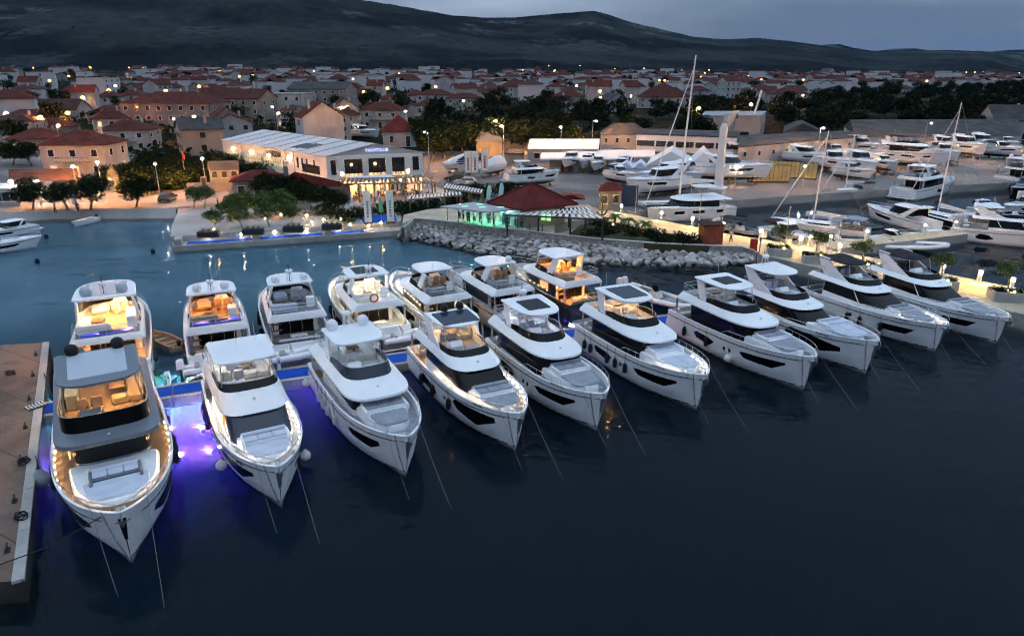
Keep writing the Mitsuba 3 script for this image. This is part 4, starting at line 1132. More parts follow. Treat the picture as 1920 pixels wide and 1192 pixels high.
def leaves(blobs, n, size, rs, flat=0.5):
    """n leaf clusters spread through the outer shell of ellipsoids (x, y, z, rx, ry, rz)."""
    vol = np.array([b[3] * b[4] * b[5] for b in blobs]) ** 0.72
    idx = rs.choice(len(blobs), n, p=vol / vol.sum())
    B = np.array(blobs)[idx]
    d = rs.normal(size=(n, 3))
    d /= np.linalg.norm(d, axis=1, keepdims=True)
    r = rs.uniform(0.45, 1.08, (n, 1)) ** 0.5
    c = B[:, :3] + d * r * B[:, 3:]
    c += rs.normal(size=(n, 3)) * size * 0.5
    u = rs.normal(size=(n, 3))
    u /= np.linalg.norm(u, axis=1, keepdims=True)
    w = np.cross(u, d + rs.normal(size=(n, 3)) * 0.7)
    w /= np.linalg.norm(w, axis=1, keepdims=True) + 1e-9
    s = size * rs.uniform(0.5, 1.3, (n, 1))
    q = np.stack([c - u * s - w * s * flat * 0.3, c + w * s * flat, c + u * s, c - w * s * flat], 1).reshape(-1, 3)
    i = np.arange(n)[:, None] * 4
    return TM(q, np.hstack([i, i + 1, i + 2, i + 3]))


def tree_kit(seed, h=6.0, r=2.4, trunk=0.35, n=1000, leaf='leaf_dark', size=0.28, shape='round', bark='bark'):
    rs = np.random.RandomState(seed)
    k = Kit()
    zt = h * trunk
    parts = []
    bend = rs.uniform(-0.12, 0.12, 2) * h
    top = np.array([bend[0], bend[1], zt * 1.25])
    parts.append(tube([(0, 0, -0.1), (bend[0] * 0.3, bend[1] * 0.3, zt * 0.5), tuple(top)], [h * 0.035, h * 0.028, h * 0.02], 6))
    blobs = []
    if shape == 'cypress':
        for z in np.linspace(0.12, 0.95, 9):
            w = r * (math.sin(math.pi * min(1, 0.15 + 0.85 * z)) ** 0.7) * 0.9 + 0.1
            blobs.append((rs.normal() * 0.06 * r, rs.normal() * 0.06 * r, z * h, w, w, h * 0.10))
    elif shape == 'pine':
        m = 7
        for i in range(m):
            a = i * 2.4 + rs.uniform(0, 1)
            q = r * (0.62 if i else 0.0) * rs.uniform(0.7, 1.1)
            zz = h * rs.uniform(0.42, 0.86) if i else h * 0.86
            b = (bend[0] + math.cos(a) * q, bend[1] + math.sin(a) * q, zz, r * rs.uniform(0.42, 0.62), r * rs.uniform(0.42, 0.62), h * rs.uniform(0.12, 0.20))
            blobs.append(b)
            parts.append(tube([tuple(top * [1, 1, 0.8]), (b[0] * 0.5, b[1] * 0.5, (zz + top[2]) / 2), (b[0], b[1], zz)], [h * 0.016, h * 0.012, h * 0.005], 4))
    else:
        m = 8
        for i in range(m):
            a = i * 2.4 + rs.uniform(0, 1)
            q = r * (0.55 if i else 0.0) * rs.uniform(0.7, 1.15)
            zz = zt + (h - zt) * rs.uniform(0.30, 0.72) if i else h * 0.78
            b = (bend[0] + math.cos(a) * q, bend[1] + math.sin(a) * q, zz, r * rs.uniform(0.42, 0.6), r * rs.uniform(0.42, 0.6), (h - zt) * rs.uniform(0.2, 0.32))
            blobs.append(b)
            parts.append(tube([tuple(top * [1, 1, 0.8]), (b[0] * 0.5, b[1] * 0.5, (zz + top[2]) / 2), (b[0], b[1], zz)], [h * 0.016, h * 0.012, h * 0.005], 4))
    k.add('trunk', cat(*parts), bark, 50)
    k.add('crown', leaves(blobs, n, size, rs), leaf)
    return k


def shrub_kit(seed, h=1.2, r=1.2, n=260, leaf='leaf_dark', size=0.16):
    rs = np.random.RandomState(seed)
    k = Kit()
    blobs = [(rs.normal() * 0.4 * r, rs.normal() * 0.4 * r, h * rs.uniform(0.35, 0.6), r * 0.6, r * 0.6, h * 0.45) for _ in range(5)]
    k.add('crown', leaves(blobs, n, size, rs), leaf)
    k.add('stem', cat(*[tube([(0, 0, 0), (b[0], b[1], b[2])], 0.025, 4) for b in blobs]), 'bark')
    return k


def palm_kit(seed, h=1.6, n=16, ln=1.6):
    rs = np.random.RandomState(seed)
    k = Kit()
    k.add('trunk', tube([(0, 0, 0), (0.03, 0.02, h * 0.5), (0.05, 0, h)], [0.2, 0.16, 0.14], 7), 'bark', 50)
    ms = []
    for i in range(n):
        a = i * 2.399
        el = rs.uniform(0.2, 1.1)
        pts = []
        for t in np.linspace(0, 1, 5):
            r = ln * t * math.cos(el * (1 - 0.6 * t))
            pts.append((0.05 + math.cos(a) * r, math.sin(a) * r, h + ln * (t * math.sin(el) - 0.75 * t * t)))
        pts = np.array(pts)
        side = np.array([-math.sin(a), math.cos(a), 0]) * 0.22
        wd = np.array([0.2, 0.9, 1.0, 0.7, 0.05])[:, None]
        l, r_ = pts + side * wd - [0, 0, 0.05], pts - side * wd - [0, 0, 0.05]
        v = np.vstack([l, pts, r_])
        f = [[j, j + 1, 5 + j + 1, 5 + j] for j in range(4)] + [[5 + j, 5 + j + 1, 10 + j + 1, 10 + j] for j in range(4)]
        ms.append(TM(v, f))
    k.add('frond', cat(*ms), 'leaf_fresh', kind='stuff')
    return k


# walls and roofs
def plaster(key, a, b):
    return mat(key, tinted(a, b, 2.2, sz=5.0), 0.9, 0.15)


plaster('wall_white', (0.31, 0.31, 0.31), (0.42, 0.42, 0.415))
plaster('wall_cream', (0.24, 0.215, 0.175), (0.32, 0.285, 0.24))
plaster('wall_grey', (0.17, 0.172, 0.175), (0.24, 0.24, 0.24))
plaster('wall_stone', (0.18, 0.16, 0.14), (0.25, 0.225, 0.20))
plaster('wall_green', (0.25, 0.29, 0.24), (0.32, 0.36, 0.30))


def roof_tiles(a, b):
    def fn(p, n, uv):
        rows = dr.abs(p.z / 0.18 - dr.floor(p.z / 0.18) - 0.5) * 2
        g = fbm(p.x / 1.2, p.y / 1.2, p.z, 3)
        return mix(a, b, smoothstep(0.3, 0.7, g)) * (0.75 + 0.25 * smoothstep(0.1, 0.5, rows))
    return proc(fn)


mat('roof_red', roof_tiles((0.058, 0.018, 0.015), (0.092, 0.028, 0.022)), 0.85, 0.15)
mat('roof_brown', roof_tiles((0.045, 0.026, 0.022), (0.075, 0.04, 0.034)), 0.85, 0.15)
mat('roof_grey', tinted((0.035, 0.038, 0.042), (0.06, 0.064, 0.068), 2.0), 0.8, 0.2)
mat('roof_deep_red', roof_tiles((0.10, 0.018, 0.017), (0.14, 0.026, 0.023)), 0.85, 0.15)
mat('window_dark', (0.012, 0.016, 0.022), 0.12, 0.5)
mat('wood_brown', tinted((0.13, 0.075, 0.045), (0.2, 0.12, 0.075), 0.6), 0.7, 0.2)
mat('iron_dark', (0.03, 0.032, 0.035), 0.6, 0.3)
mat('white_paint', (0.70, 0.70, 0.69), 0.5, 0.3)
mat('lamp_metal', (0.32, 0.33, 0.34), 0.5, 0.4)


def gable_roof(w, d, z, rh, ov=0.5, th=0.14, axis='x'):
    """Ridge along x (or y): two slabs and nothing else."""
    W, D = (w, d) if axis == 'x' else (d, w)
    y, x = D / 2 + ov, W / 2 + ov
    k = rh / (D / 2)
    ms = []
    for s in (1, -1):
        ms.append(hullof([(a * x, b, z + rh - abs(b) * k + c) for a in (-1, 1) for b in (0, s * y) for c in (0.0, th)]))
    m = cat(*ms)
    return m if axis == 'x' else move(m, rz=90)


def hip_roof(w, d, z, rh, ov=0.5):
    x, y = w / 2 + ov, d / 2 + ov
    r = max(w, d) / 2 - min(w, d) / 2
    rx, ry = (r, 0) if w >= d else (0, r)
    return hullof([(a * x, b * y, z + c) for a in (-1, 1) for b in (-1, 1) for c in (-0.12, 0)] + [(a * max(rx, 0.05), b * max(ry, 0.05), z + rh) for a in (-1, 1) for b in (-1, 1)])


def house_kit(w, d, h, rh, roof='hip', wall='wall_white', tiles='roof_red', floors=2, cols=3, lit=(), seed=0, balcony=False, side_cols=2, detail=True, axis='x', light=0.5):
    """A house centred on its plan, its front towards -y."""
    rs = np.random.RandomState(seed)
    k = Kit()
    if roof == 'gable':
        body = bx(-w / 2, w / 2, -d / 2, d / 2, -0.6, h)
        if axis == 'x':
            g = hullof([(a * w / 2, b * d / 2, h) for a in (-1, 1) for b in (-1, 1)] + [(a * w / 2, 0, h + rh) for a in (-1, 1)])
        else:
            g = hullof([(a * w / 2, b * d / 2, h) for a in (-1, 1) for b in (-1, 1)] + [(0, b * d / 2, h + rh) for b in (-1, 1)])
        k.add('wall', cat(body, g), wall)
        r = gable_roof(w, d, h + 0.02, rh, 0.4, 0.15, axis)
        k.add('roof', r, tiles)
    elif roof == 'flat':
        k.add('wall', bx(-w / 2, w / 2, -d / 2, d / 2, -0.6, h), wall)
        k.add('roof', cb(-w / 2 - 0.15, w / 2 + 0.15, -d / 2 - 0.15, d / 2 + 0.15, h, h + 0.35, 0.04), 'wall_grey')
    else:
        k.add('wall', bx(-w / 2, w / 2, -d / 2, d / 2, -0.6, h), wall)
        k.add('roof', hip_roof(w, d, h + 0.12, rh), tiles)
    if roof != 'flat':
        k.add('roof__chimney', bx(w * 0.22, w * 0.22 + 0.6, d * 0.1, d * 0.1 + 0.6, h + rh * 0.35, h + rh + 0.5), wall)
    fh = h / floors
    n = 0
    for f in range(floors):
        for side in ((0, 1, 2, 3) if detail else (0, 1)):
            m, ln = (cols, w) if side in (0, 2) else (side_cols, d)
            for i in range(m):
                c = (i + 0.5) / m * ln - ln / 2
                ww, wh = min(1.1, ln / m * 0.5), fh * 0.42
                z0 = f * fh + fh * 0.32
                door = f == 0 and i == m // 2 and side == 0
                if door:
                    z0, wh = 0.1, fh * 0.68
                p = bx(c - ww / 2, c + ww / 2, -0.06, 0.05, z0, z0 + wh)
                fr = cat(bx(c - ww / 2 - 0.1, c - ww / 2, -0.09, 0.04, z0 - 0.1, z0 + wh + 0.1), bx(c + ww / 2, c + ww / 2 + 0.1, -0.09, 0.04, z0 - 0.1, z0 + wh + 0.1), bx(c - ww / 2, c + ww / 2, -0.09, 0.04, z0 + wh, z0 + wh + 0.1), bx(c - ww / 2 - 0.05, c + ww / 2 + 0.05, -0.14, 0.04, z0 - 0.1, z0))
                rot = {0: (0, 0, -d / 2), 1: (90, w / 2, 0), 2: (180, 0, d / 2), 3: (270, -w / 2, 0)}[side]
                p, fr = (move(move(q), rot[1], rot[2], 0, rz=rot[0]) for q in (p, fr))
                on = n in lit
                nm = k.add('door' if door else 'window', p, 'lamp_body' if on else 'window_dark', light=glow(AW, light * rs.uniform(0.6, 1.3), 0.08) if on else None)
                if detail:
                    k.add(nm + '__frame', fr, 'white_paint')
                n += 1
    if balcony:
        for f in range(1, floors):
            z = f * fh
            nm = k.add('balcony', cb(-w * 0.28, w * 0.28, -d / 2 - 1.2, -d / 2, z - 0.1, z + 0.06, 0.02), 'wall_grey')
            k.add(nm + '__railing', cat(*[tube([(x, -d / 2 - 1.15, z), (x, -d / 2 - 1.15, z + 0.95)], 0.02, 4) for x in np.linspace(-w * 0.27, w * 0.27, 13)], tube([(-w * 0.27, -d / 2 - 1.15, z + 0.95), (w * 0.27, -d / 2 - 1.15, z + 0.95)], 0.03, 4)), 'iron_dark')
    return k


def lamp_kit(h=7.0, color=AMBER, power=60, r=0.2, weight=1.0, arm=0.8, pole='lamp_metal'):
    k = Kit()
    k.add('pole', tube([(0, 0, 0), (0, 0, h * 0.6), (0, 0, h)], [0.10, 0.075, 0.05], 6), pole, 50)
    if arm:
        k.add('arm', tube([(0, 0, h), (arm * 0.5, 0, h + 0.18), (arm, 0, h + 0.2)], 0.04, 5), pole, 50)
    k.add('lamp_head', move(lathe([(0.0, 0.3), (r * 0.6, 0.26), (r * 1.25, 0.05), (r * 1.25, 0.0)], 10), arm, 0, h + 0.05), pole)
    k.add('bulb', ball(r, arm, 0, h - 0.05, 1, (1, 1, 0.8)), 'lamp_body', light=glow(color, power, weight))
    return k


def car_kit(body, seed=0):
    k = Kit()
    lo = [(-2.1, 0.35), (-2.15, 0.75), (-1.9, 0.98), (-1.3, 1.0), (0.9, 0.98), (1.9, 0.85), (2.15, 0.65), (2.12, 0.32)]
    hi = [(-1.95, 0.96), (-1.5, 1.42), (-0.4, 1.52), (0.3, 1.45), (1.05, 0.96)]
    k.add('body', cat(hullof([(x, s * y, z) for x, z in lo for s in (1, -1) for y in (0.86 if z > 0.8 else 0.9,)])), body, 40)
    k.add('cabin', hullof([(x, s * (0.83 if z < 1 else 0.62), z) for x, z in hi for s in (1, -1)]), body, 40)
    k.add('window', hullof([(x * 0.97, s * (0.84 if z < 1.05 else 0.66), z) for x, z in [(-1.75, 1.03), (-1.42, 1.36), (0.25, 1.38), (0.85, 1.03)] for s in (1, -1)]), 'window_dark')
    for x in (-1.35, 1.3):
        for s in (1, -1):
            nm = k.add('wheel', move(lathe([(0, -0.1), (0.2, -0.1), (0.31, -0.08), (0.33, 0), (0.31, 0.08), (0.2, 0.1), (0, 0.1)], 14), x, s * 0.8, 0.33, rx=90), 'black_rubber', 40)
            k.add(nm + '__rim', move(lathe([(0, 0.0), (0.18, 0.0), (0.19, -0.02)], 10), x, s * 0.91, 0.33, rx=-90 * s), 'steel')
    for s in (1, -1):
        k.add('headlight', cb(2.0, 2.16, s * 0.62 - 0.16, s * 0.62 + 0.16, 0.62, 0.76, 0.03), 'white_paint')
        k.add('tail_light', cb(-2.16, -2.08, s * 0.68 - 0.12, s * 0.68 + 0.12, 0.74, 0.92, 0.02), 'red_paint')
    return k


import manifold3d as m3


def body_mesh(J, bones, edge=0.05):
    """Joints {name: (x, y, z, r)} and bones [(a, b)] -> one smooth skin."""
    def sph(p):
        return m3.Manifold.sphere(p[3], 12).translate([p[0], p[1], p[2]])
    ms = [m3.Manifold.batch_hull([sph(J[a]) for a in b]) for b in bones]
    m = m3.Manifold.batch_boolean(ms, m3.OpType.Add).refine_to_length(edge)
    q = m.to_mesh()
    t = trimesh.Trimesh(q.vert_properties[:, :3], q.tri_verts, process=True)
    trimesh.smoothing.filter_taubin(t, 0.5, -0.53, 8)
    return t


def person_kit(pose, shirt, trousers, hair='black_rubber', skin='skin'):
    """A standing or walking person 1.72 m tall facing +x."""
    st, arm, bent = {'stand': (0.05, 0.08, 0.0), 'walk': (0.30, 0.30, 0.12), 'talk': (0.04, 0.12, 0.9)}[pose]
    J = {'head': (0.03, 0, 1.60, 0.095), 'crown': (0.0, 0, 1.64, 0.095), 'jaw': (0.06, 0, 1.53, 0.06), 'neck': (0, 0, 1.44, 0.055), 'chest': (0, 0, 1.28, 0.13), 'waist': (0, 0, 1.06, 0.115), 'hip': (0, 0, 0.94, 0.13)}
    bones = [('head', 'crown', 'jaw'), ('head', 'neck'), ('neck', 'chest'), ('chest', 'waist'), ('waist', 'hip')]
    tb, sb = [], [('chest', 'waist'), ('waist', 'hip')]
    for s, n in ((1, 'l'), (-1, 'r')):
        f = s * st
        J['sh' + n] = (0, s * 0.18, 1.38, 0.065)
        el = (-s * arm * 0.55 + bent * 0.05, s * 0.24, 1.12, 0.045)
        wr = (-s * arm * 0.9 + 0.08 + bent * 0.22, s * 0.25, 0.90 + bent * 0.25, 0.033)
        J['el' + n], J['wr' + n] = el, wr
        J['pa' + n] = (wr[0] + 0.03, s * 0.25, wr[2] - 0.07, 0.035)
        J['hp' + n] = (0, s * 0.09, 0.92, 0.105)
        J['kn' + n] = (f * 0.75 + 0.03, s * 0.10, 0.50, 0.062)
        J['an' + n] = (f * 1.2 - (0.06 if f < 0 else 0), s * 0.10, 0.09 + (0.07 if f < -0.1 else 0), 0.042)
        J['to' + n] = (f * 1.2 + 0.16, s * 0.11, 0.04, 0.036)
        arms = [('chest', 'sh' + n), ('sh' + n, 'el' + n), ('el' + n, 'wr' + n), ('wr' + n, 'pa' + n)]
        bones += arms + [('hip', 'hp' + n), ('hp' + n, 'kn' + n), ('kn' + n, 'an' + n), ('an' + n, 'to' + n)]
        for q in range(4):
            fx = wr[0] + 0.045 + 0.006 * q
            y = s * 0.25 + (q - 1.5) * 0.02
            J[f'f{n}{q}'] = (wr[0] + 0.035, y, wr[2] - 0.10, 0.011)
            J[f'g{n}{q}'] = (wr[0] + 0.055, y, wr[2] - 0.165 - 0.008 * (q in (1, 2)), 0.009)
            bones.append((f'f{n}{q}', f'g{n}{q}'))
        J['th' + n], J['tq' + n] = (wr[0] + 0.06, s * 0.22, wr[2] - 0.06, 0.012), (wr[0] + 0.09, s * 0.215, wr[2] - 0.11, 0.010)
        bones.append(('th' + n, 'tq' + n))
        tb += [('hip', 'hp' + n), ('hp' + n, 'kn' + n), ('kn' + n, 'an' + n)]
        sb += [('chest', 'sh' + n), ('sh' + n, 'el' + n)]
    J['nose'] = (0.125, 0, 1.59, 0.014)
    J['nosb'] = (0.10, 0, 1.62, 0.012)
    bones.append(('nose', 'nosb'))
    for s in (1, -1):
        J[f'ear{s}'] = (0.02, s * 0.1, 1.59, 0.022)
        bones.append((f'ear{s}', 'head'))
    k = Kit()
    k.add('body', body_mesh(J, bones, 0.06), skin, True)
    up = {a: (x, y, z, r + 0.018) for a, (x, y, z, r) in J.items()}
    k.add('shirt', body_mesh(up, sb, 0.09), shirt, True)
    k.add('trousers', body_mesh(up, tb, 0.09), trousers, True)
    k.add('hair', move(ball(0.112, n=2, s=(1, 0.95, 0.8)), -0.015, 0, 1.665), hair, True)
    return k


mat('skin', (0.40, 0.25, 0.18), 0.6, 0.3)
mat('cloth_white', (0.62, 0.62, 0.62), 0.9, 0.1)
mat('cloth_dark', (0.02, 0.022, 0.03), 0.9, 0.1)
mat('cloth_blue', (0.10, 0.16, 0.32), 0.9, 0.1)


def towards(x, y, tx, ty):
    return math.degrees(math.atan2(ty - y, tx - x))


# ------------------------------------------------------------------ the rock revetment and its wall
def rock(p, n, uv):
    g = fbm(p.x * 1.1, p.y * 1.1, p.z * 1.1, 4)
    v = cell_rand(dr.floor(p.x / 1.7), dr.floor(p.y / 1.7), 2)
    c = mix((0.30, 0.285, 0.275), (0.54, 0.52, 0.50), smoothstep(0.3, 0.7, g)) * (0.85 + 0.25 * v)
    return mix(c, (0.035, 0.04, 0.035), 0.85 * (1 - smoothstep(0.05, 0.5, p.z + 0.3 * (g - 0.5))))


mat('rock_grey', proc(rock), 0.95, 0.1)


def stone_wall(p, n, uv):
    f1, f2, c = voronoi((p.x * 0.95 + p.y * 0.3) / 0.38, p.z / 0.26)
    col = mix((0.24, 0.21, 0.19), (0.42, 0.385, 0.35), c)
    return mix((0.12, 0.11, 0.10), col, smoothstep(0.03, 0.12, f2 - f1))


mat('rubble_stone', proc(stone_wall), 0.95, 0.1)
ROCKS = []
for i in range(10):
    rs = np.random.RandomState(100 + i)
    v = rs.normal(size=(15, 3))
    v /= np.linalg.norm(v, axis=1, keepdims=True)
    v *= rs.uniform(0.78, 1.1, (15, 1))
    ROCKS.append(mikit.ply(hullof(v * [1.0, 0.8, 0.66]), 'rock_grey'))
wt = np.c_[np.array(WALLTOP), WALLZ]
rl = np.c_[np.array(ROCKLOW), np.zeros(len(ROCKLOW))]


def along(a, t):
    q = np.linalg.norm(np.diff(a[:, :2], axis=0), axis=1)
    s = np.concatenate([[0], np.cumsum(q)])
    return np.array([np.interp(t * s[-1], s, a[:, j]) for j in range(3)])


# the core bank behind the rocks
tt = np.linspace(0, 1, 40)
v = np.vstack([np.array([along(wt, t) - [0, 0, 0.9], along(rl, t) - [0, 0, 0.9]]) for t in tt])
struct('bank', TM(v, [[2 * i, 2 * i + 1, 2 * i + 3, 2 * i + 2] for i in range(39)]), 'rock_grey')
labels['rock_revetment'] = {'label': 'sloping bank of big grey rocks between the water and the bar terrace', 'category': 'rocks'}
taken['rock_revetment'] = 0
rs = np.random.RandomState(3)
NR = 0
for row in range(6):
    m = 51 - (row % 2)
    for i in range(m):
        if NR >= 298:
            break
        t = (i + 0.5 + rs.uniform(-0.3, 0.3)) / m
        w = (row + 0.35 + rs.uniform(-0.2, 0.2)) / 5.6
        a, b = along(wt, t) - [0, 0, 0.75], along(rl, t) + [0, 0, -0.1]
        p = a + (b - a) * w
        r = rs.uniform(0.44, 0.86) * (0.72 if row == 0 else 1.0) * (1.15 if t > 0.5 else 0.95)
        d = dict(ROCKS[rs.randint(10)])
        d['to_world'] = T4().translate(p.tolist()).rotate([0, 0, 1], float(rs.uniform(0, 360))).rotate([1, 0, 0], float(rs.uniform(-30, 30))).scale([r * rs.uniform(0.85, 1.3), r, r * rs.uniform(0.8, 1.1)])
        scene[uniq('rock_revetment__rock')] = d
        NR += 1
# small rocks at the beach end
for i, (q, zz) in enumerate([(p_, z_) for p_ in [(-47.48, 98.02), (-48.68, 101.20), (-49.96, 104.59), (-50.71, 107.38), (-48.32, 102.31), (-47.19, 99.06), (-47.06, 100.48), (-48.03, 103.44), (-49.69, 106.17), (-49.57, 107.38), (-48.14, 104.98), (-46.77, 102.69), (-47.59, 105.38), (-46.06, 100.48), (-45.68, 98.36), (-45.91, 97.67), (-48.02, 107.38), (-49.29, 109.03)] for z_ in (0.35,)]):
    rs = np.random.RandomState(i)
    r = rs.uniform(0.35, 0.7)
    solo('boulder', ROCKS[i % 10], None, f'pale boulder at the beach end of the landing stage, {ordinal(i)} from the water', 'rock', group='boulders at the beach', to=T4().translate([q[0], q[1], zz + 0.3 * (i > 8) + 0.4 * (i > 12)]).rotate([0, 0, 1], 40.0 * i).scale([r, r, r * 0.8]))

wk = Kit()
v = []
for t in np.linspace(0, 1, 60):
    p = along(wt, t)
    q = along(wt, min(t + 0.01, 1)) - along(wt, max(t - 0.01, 0))
    nn = np.array([q[1], -q[0], 0]) / (np.hypot(q[0], q[1]) + 1e-9)
    nn = nn if nn[1] < 0 else -nn
    v.append([p + nn * 0.25 - [0, 0, 1.6], p + nn * 0.25, p - nn * 0.2, p - nn * 0.2 - [0, 0, 1.6]])
V = np.array(v).reshape(-1, 3)
wk.add('masonry', TM(V, [[4 * i + j, 4 * i + (j + 1) % 4, 4 * i + 4 + (j + 1) % 4, 4 * i + 4 + j] for i in range(59) for j in range(4)]), 'rubble_stone')
for i in range(29):
    a0, b0 = v[2 * i], v[2 * i + 2]
    mm = hullof([p + [0, 0, dz] + (p - c) * 0.12 for (p, c) in ((a0[1], a0[2]), (b0[1] * 0.98 + a0[1] * 0.02, b0[2]), (a0[2], a0[1]), (b0[2] * 0.98 + a0[2] * 0.02, b0[1])) for dz in (0.004, 0.10)])
    wk.add('coping_stone', mm, 'concrete')
place(wk, 'retaining_wall', 'low rubble stone wall with a pale coping above the rock bank', 'wall')

# ------------------------------------------------------------------ waterside bar
BZ = 2.55
bk = Kit()
L_, F_, R_ = np.array((-3.38, 94.53)), np.array((1.19, 89.74)), np.array((8.73, 93.53))
B_ = L_ + R_ - F_
C_ = (L_ + R_) / 2
ap = np.r_[C_, 7.9]
ev = [np.r_[q, 5.2] for q in (F_, R_, B_, L_)]
for i in range(4):
    a, b = ev[i], ev[(i + 1) % 4]
    bk.add('roof', hullof([a, b, ap, a - [0, 0, .16], b - [0, 0, .16], ap - [0, 0, .4]]), 'roof_deep_red')
    bk.add('roof__hip_ridge', tube([a + [0, 0, .05], ap + [0, 0, .06]], 0.11, 5), 'roof_deep_red')
ins = lambda q, s, z: tuple(np.r_[C_ + (q - C_) * s, z])
core = Polygon([tuple(C_ + (q - C_) * 0.72) for q in (F_, R_, B_, L_)])
bk.add('wall', prism(core, BZ, 5.1), 'wall_cream')
# side annex roof
A1, A2, A3 = np.array((5.76, 99.59)), np.array((10.26, 98.30)), np.array((8.06, 96.73))
bk.add('annex_roof', hullof([np.r_[A1, 4.9], np.r_[A2, 4.9], np.r_[A3, 5.9], np.r_[A1 + [2, 5], 4.9], np.r_[A2 + [0, 5], 4.9]]), 'roof_deep_red')
# flat roof of the glazed room
f1, f2, f3, f4 = [np.array(q) for q in ((-9.47, 92.93), (-2.77, 88.90), (0.69, 91.61), (-5.25, 96.09))]
fl = [f1, f2, f3, f4]
bk.add('flat_roof', prism(Polygon([tuple(q) for q in fl]), 4.85, 5.0), mat('flat_roof_felt', tinted((0.30, 0.31, 0.32), (0.38, 0.39, 0.40), 2.0), 0.9, 0.1))
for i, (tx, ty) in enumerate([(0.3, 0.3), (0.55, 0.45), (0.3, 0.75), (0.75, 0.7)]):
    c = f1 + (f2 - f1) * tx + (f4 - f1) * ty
    bk.add('roof_light', move(cb(-0.45, 0.45, -0.3, 0.3, 5.0, 5.09, 0.03), c[0], c[1], 0, rz=20), 'lamp_body', light=glow((0.1, 1.0, 0.55), 0.35, 0.15))  # glowing panels imitate green light reflected on the roof, no skylights
# glazed front: posts and panes between the roof edge and the coping
g0, g1 = np.array(WALLTOP[3]) + [0.1, 0.35], np.array(WALLTOP[6]) + [0.1, 0.35]
gd = (g1 - g0) / np.linalg.norm(g1 - g0)
gl = np.linalg.norm(g1 - g0)
scene['pane_glass'] = {'type': 'thindielectric', 'int_ior': 1.5}
for i in range(9):
    s0, s1 = gl * i / 9, gl * (i + 1) / 9
    a, b = g0 + gd * (s0 + 0.04), g0 + gd * (s1 - 0.04)
    top = BZ + (2.2 if i < 5 else 1.0)
    bk.add('glass_pane', TM([(*a, BZ), (*b, BZ), (*b, top), (*a, top)], [[0, 1, 2, 3]]), 'pane_glass')
    p = g0 + gd * s0
    bk.add('post', bx(p[0] - 0.05, p[0] + 0.05, p[1] - 0.05, p[1] + 0.05, BZ, BZ + (2.3 if i < 6 else 1.02)), 'iron_dark')
# coloured lamps inside and the bright screen
gn = np.array([-gd[1], gd[0]])
for s, col, pw in ((0.06, AW, 12), (0.16, (0.05, 1, 0.45), 60), (0.28, (0.05, 1, 0.45), 60), (0.40, (0.1, 1.0, 0.75), 60), (0.50, (0.3, .8, 1), 50)):
    p = g0 + gd * gl * s + gn * 1.8
    bk.add('party_lamp', ball(0.16, p[0], p[1], 4.6, 1), 'lamp_body', light=glow(col, pw, 1.2))
p = g0 + gd * gl * 0.60 + gn * 2.6
bk.add('bright_screen', move(bx(-0.9, 0.9, -0.05, 0.05, 0.5, 2.3), p[0], p[1], BZ, rz=math.degrees(math.atan2(gd[1], gd[0]))), 'lamp_body', light=glow((0.80, 0.85, 1.0), 2.0, 1.0))
for s, col in ((0.53, (0.4, 0.6, 1.0)), (0.66, (0.35, 0.55, 1.0)), (0.73, (0.3, 1, 0.2)), (0.79, (0.3, 1, 0.25)), (0.84, (0.4, 1, 0.3))):
    p = g0 + gd * gl * s + gn * 3.4
    bk.add('lit_shelf', move(bx(-0.28, 0.28, -0.05, 0.05, 0.8, 1.7), p[0], p[1], BZ, rz=-20), 'lamp_body', light=glow(col, 0.6, 0.3))
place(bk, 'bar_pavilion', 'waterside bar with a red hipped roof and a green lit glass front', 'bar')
# people in the bar
PK = [person_kit('stand', 'cloth_white', 'cloth_dark'), person_kit('talk', 'cloth_blue', 'cloth_dark'), person_kit('talk', 'cloth_white', 'cloth_blue'), person_kit('stand', 'cloth_dark', 'cloth_dark')]
rs = np.random.RandomState(5)
for i in range(14):
    s = (i + 0.5 + rs.uniform(-0.25, 0.25)) / 14 * 0.66 + 0.02
    q = g0 + gd * gl * s + gn * rs.uniform(0.6, 2.4)
    place(PK[i % 4], 'person', f'{ordinal(i)} guest from the left behind the bar glass, in {["a white top", "a blue top", "a white top", "dark clothes"][i % 4]}', 'person', xf(q[0], q[1], BZ, rs.uniform(0, 360), 1.0), 'guests in the waterside bar')

# pergolas: beams on posts with a roof of separate slats
def pergola(name, corners, z, nsl, label, post_h, slat='white_paint', beam='wood_brown', checker=False, zg=GZ, nposts=4, width=0.55, lift=0.0):
    a, b, c, d = [np.array(q) for q in corners]       # a-b front edge, d-c back edge
    k = Kit()
    for e0, e1 in ((a, b), (d, c)):
        k.add('beam', tube([(*e0, z), (*e1, z)], 0.10, 4), beam)
        for i in range(nposts):
            q = e0 + (e1 - e0) * (i + 0.1) / (nposts - 0.8)
            k.add('post', bx(q[0] - 0.11, q[0] + 0.11, q[1] - 0.11, q[1] + 0.11, zg, z), beam)
    n2 = 3 if checker else 1
    for i in range(nsl):
        for j in range(n2):
            t0, t1 = (i + (0.5 * (j % 2) if checker else 0)) / nsl, 0
            t1 = t0 + width / nsl
            if t1 > 1.0:
                continue
            u0, u1 = j / n2 + 0.02, (j + 1) / n2 - 0.02
            q = [a + (b - a) * t + ((d + (c - d) * t) - (a + (b - a) * t)) * u for t, u in ((t0, u0), (t1, u0), (t1, u1), (t0, u1))]
            k.add('slat', prism([tuple(x) for x in q], z + 0.11, z + 0.16), slat)
    place(k, name, label, 'pergola')


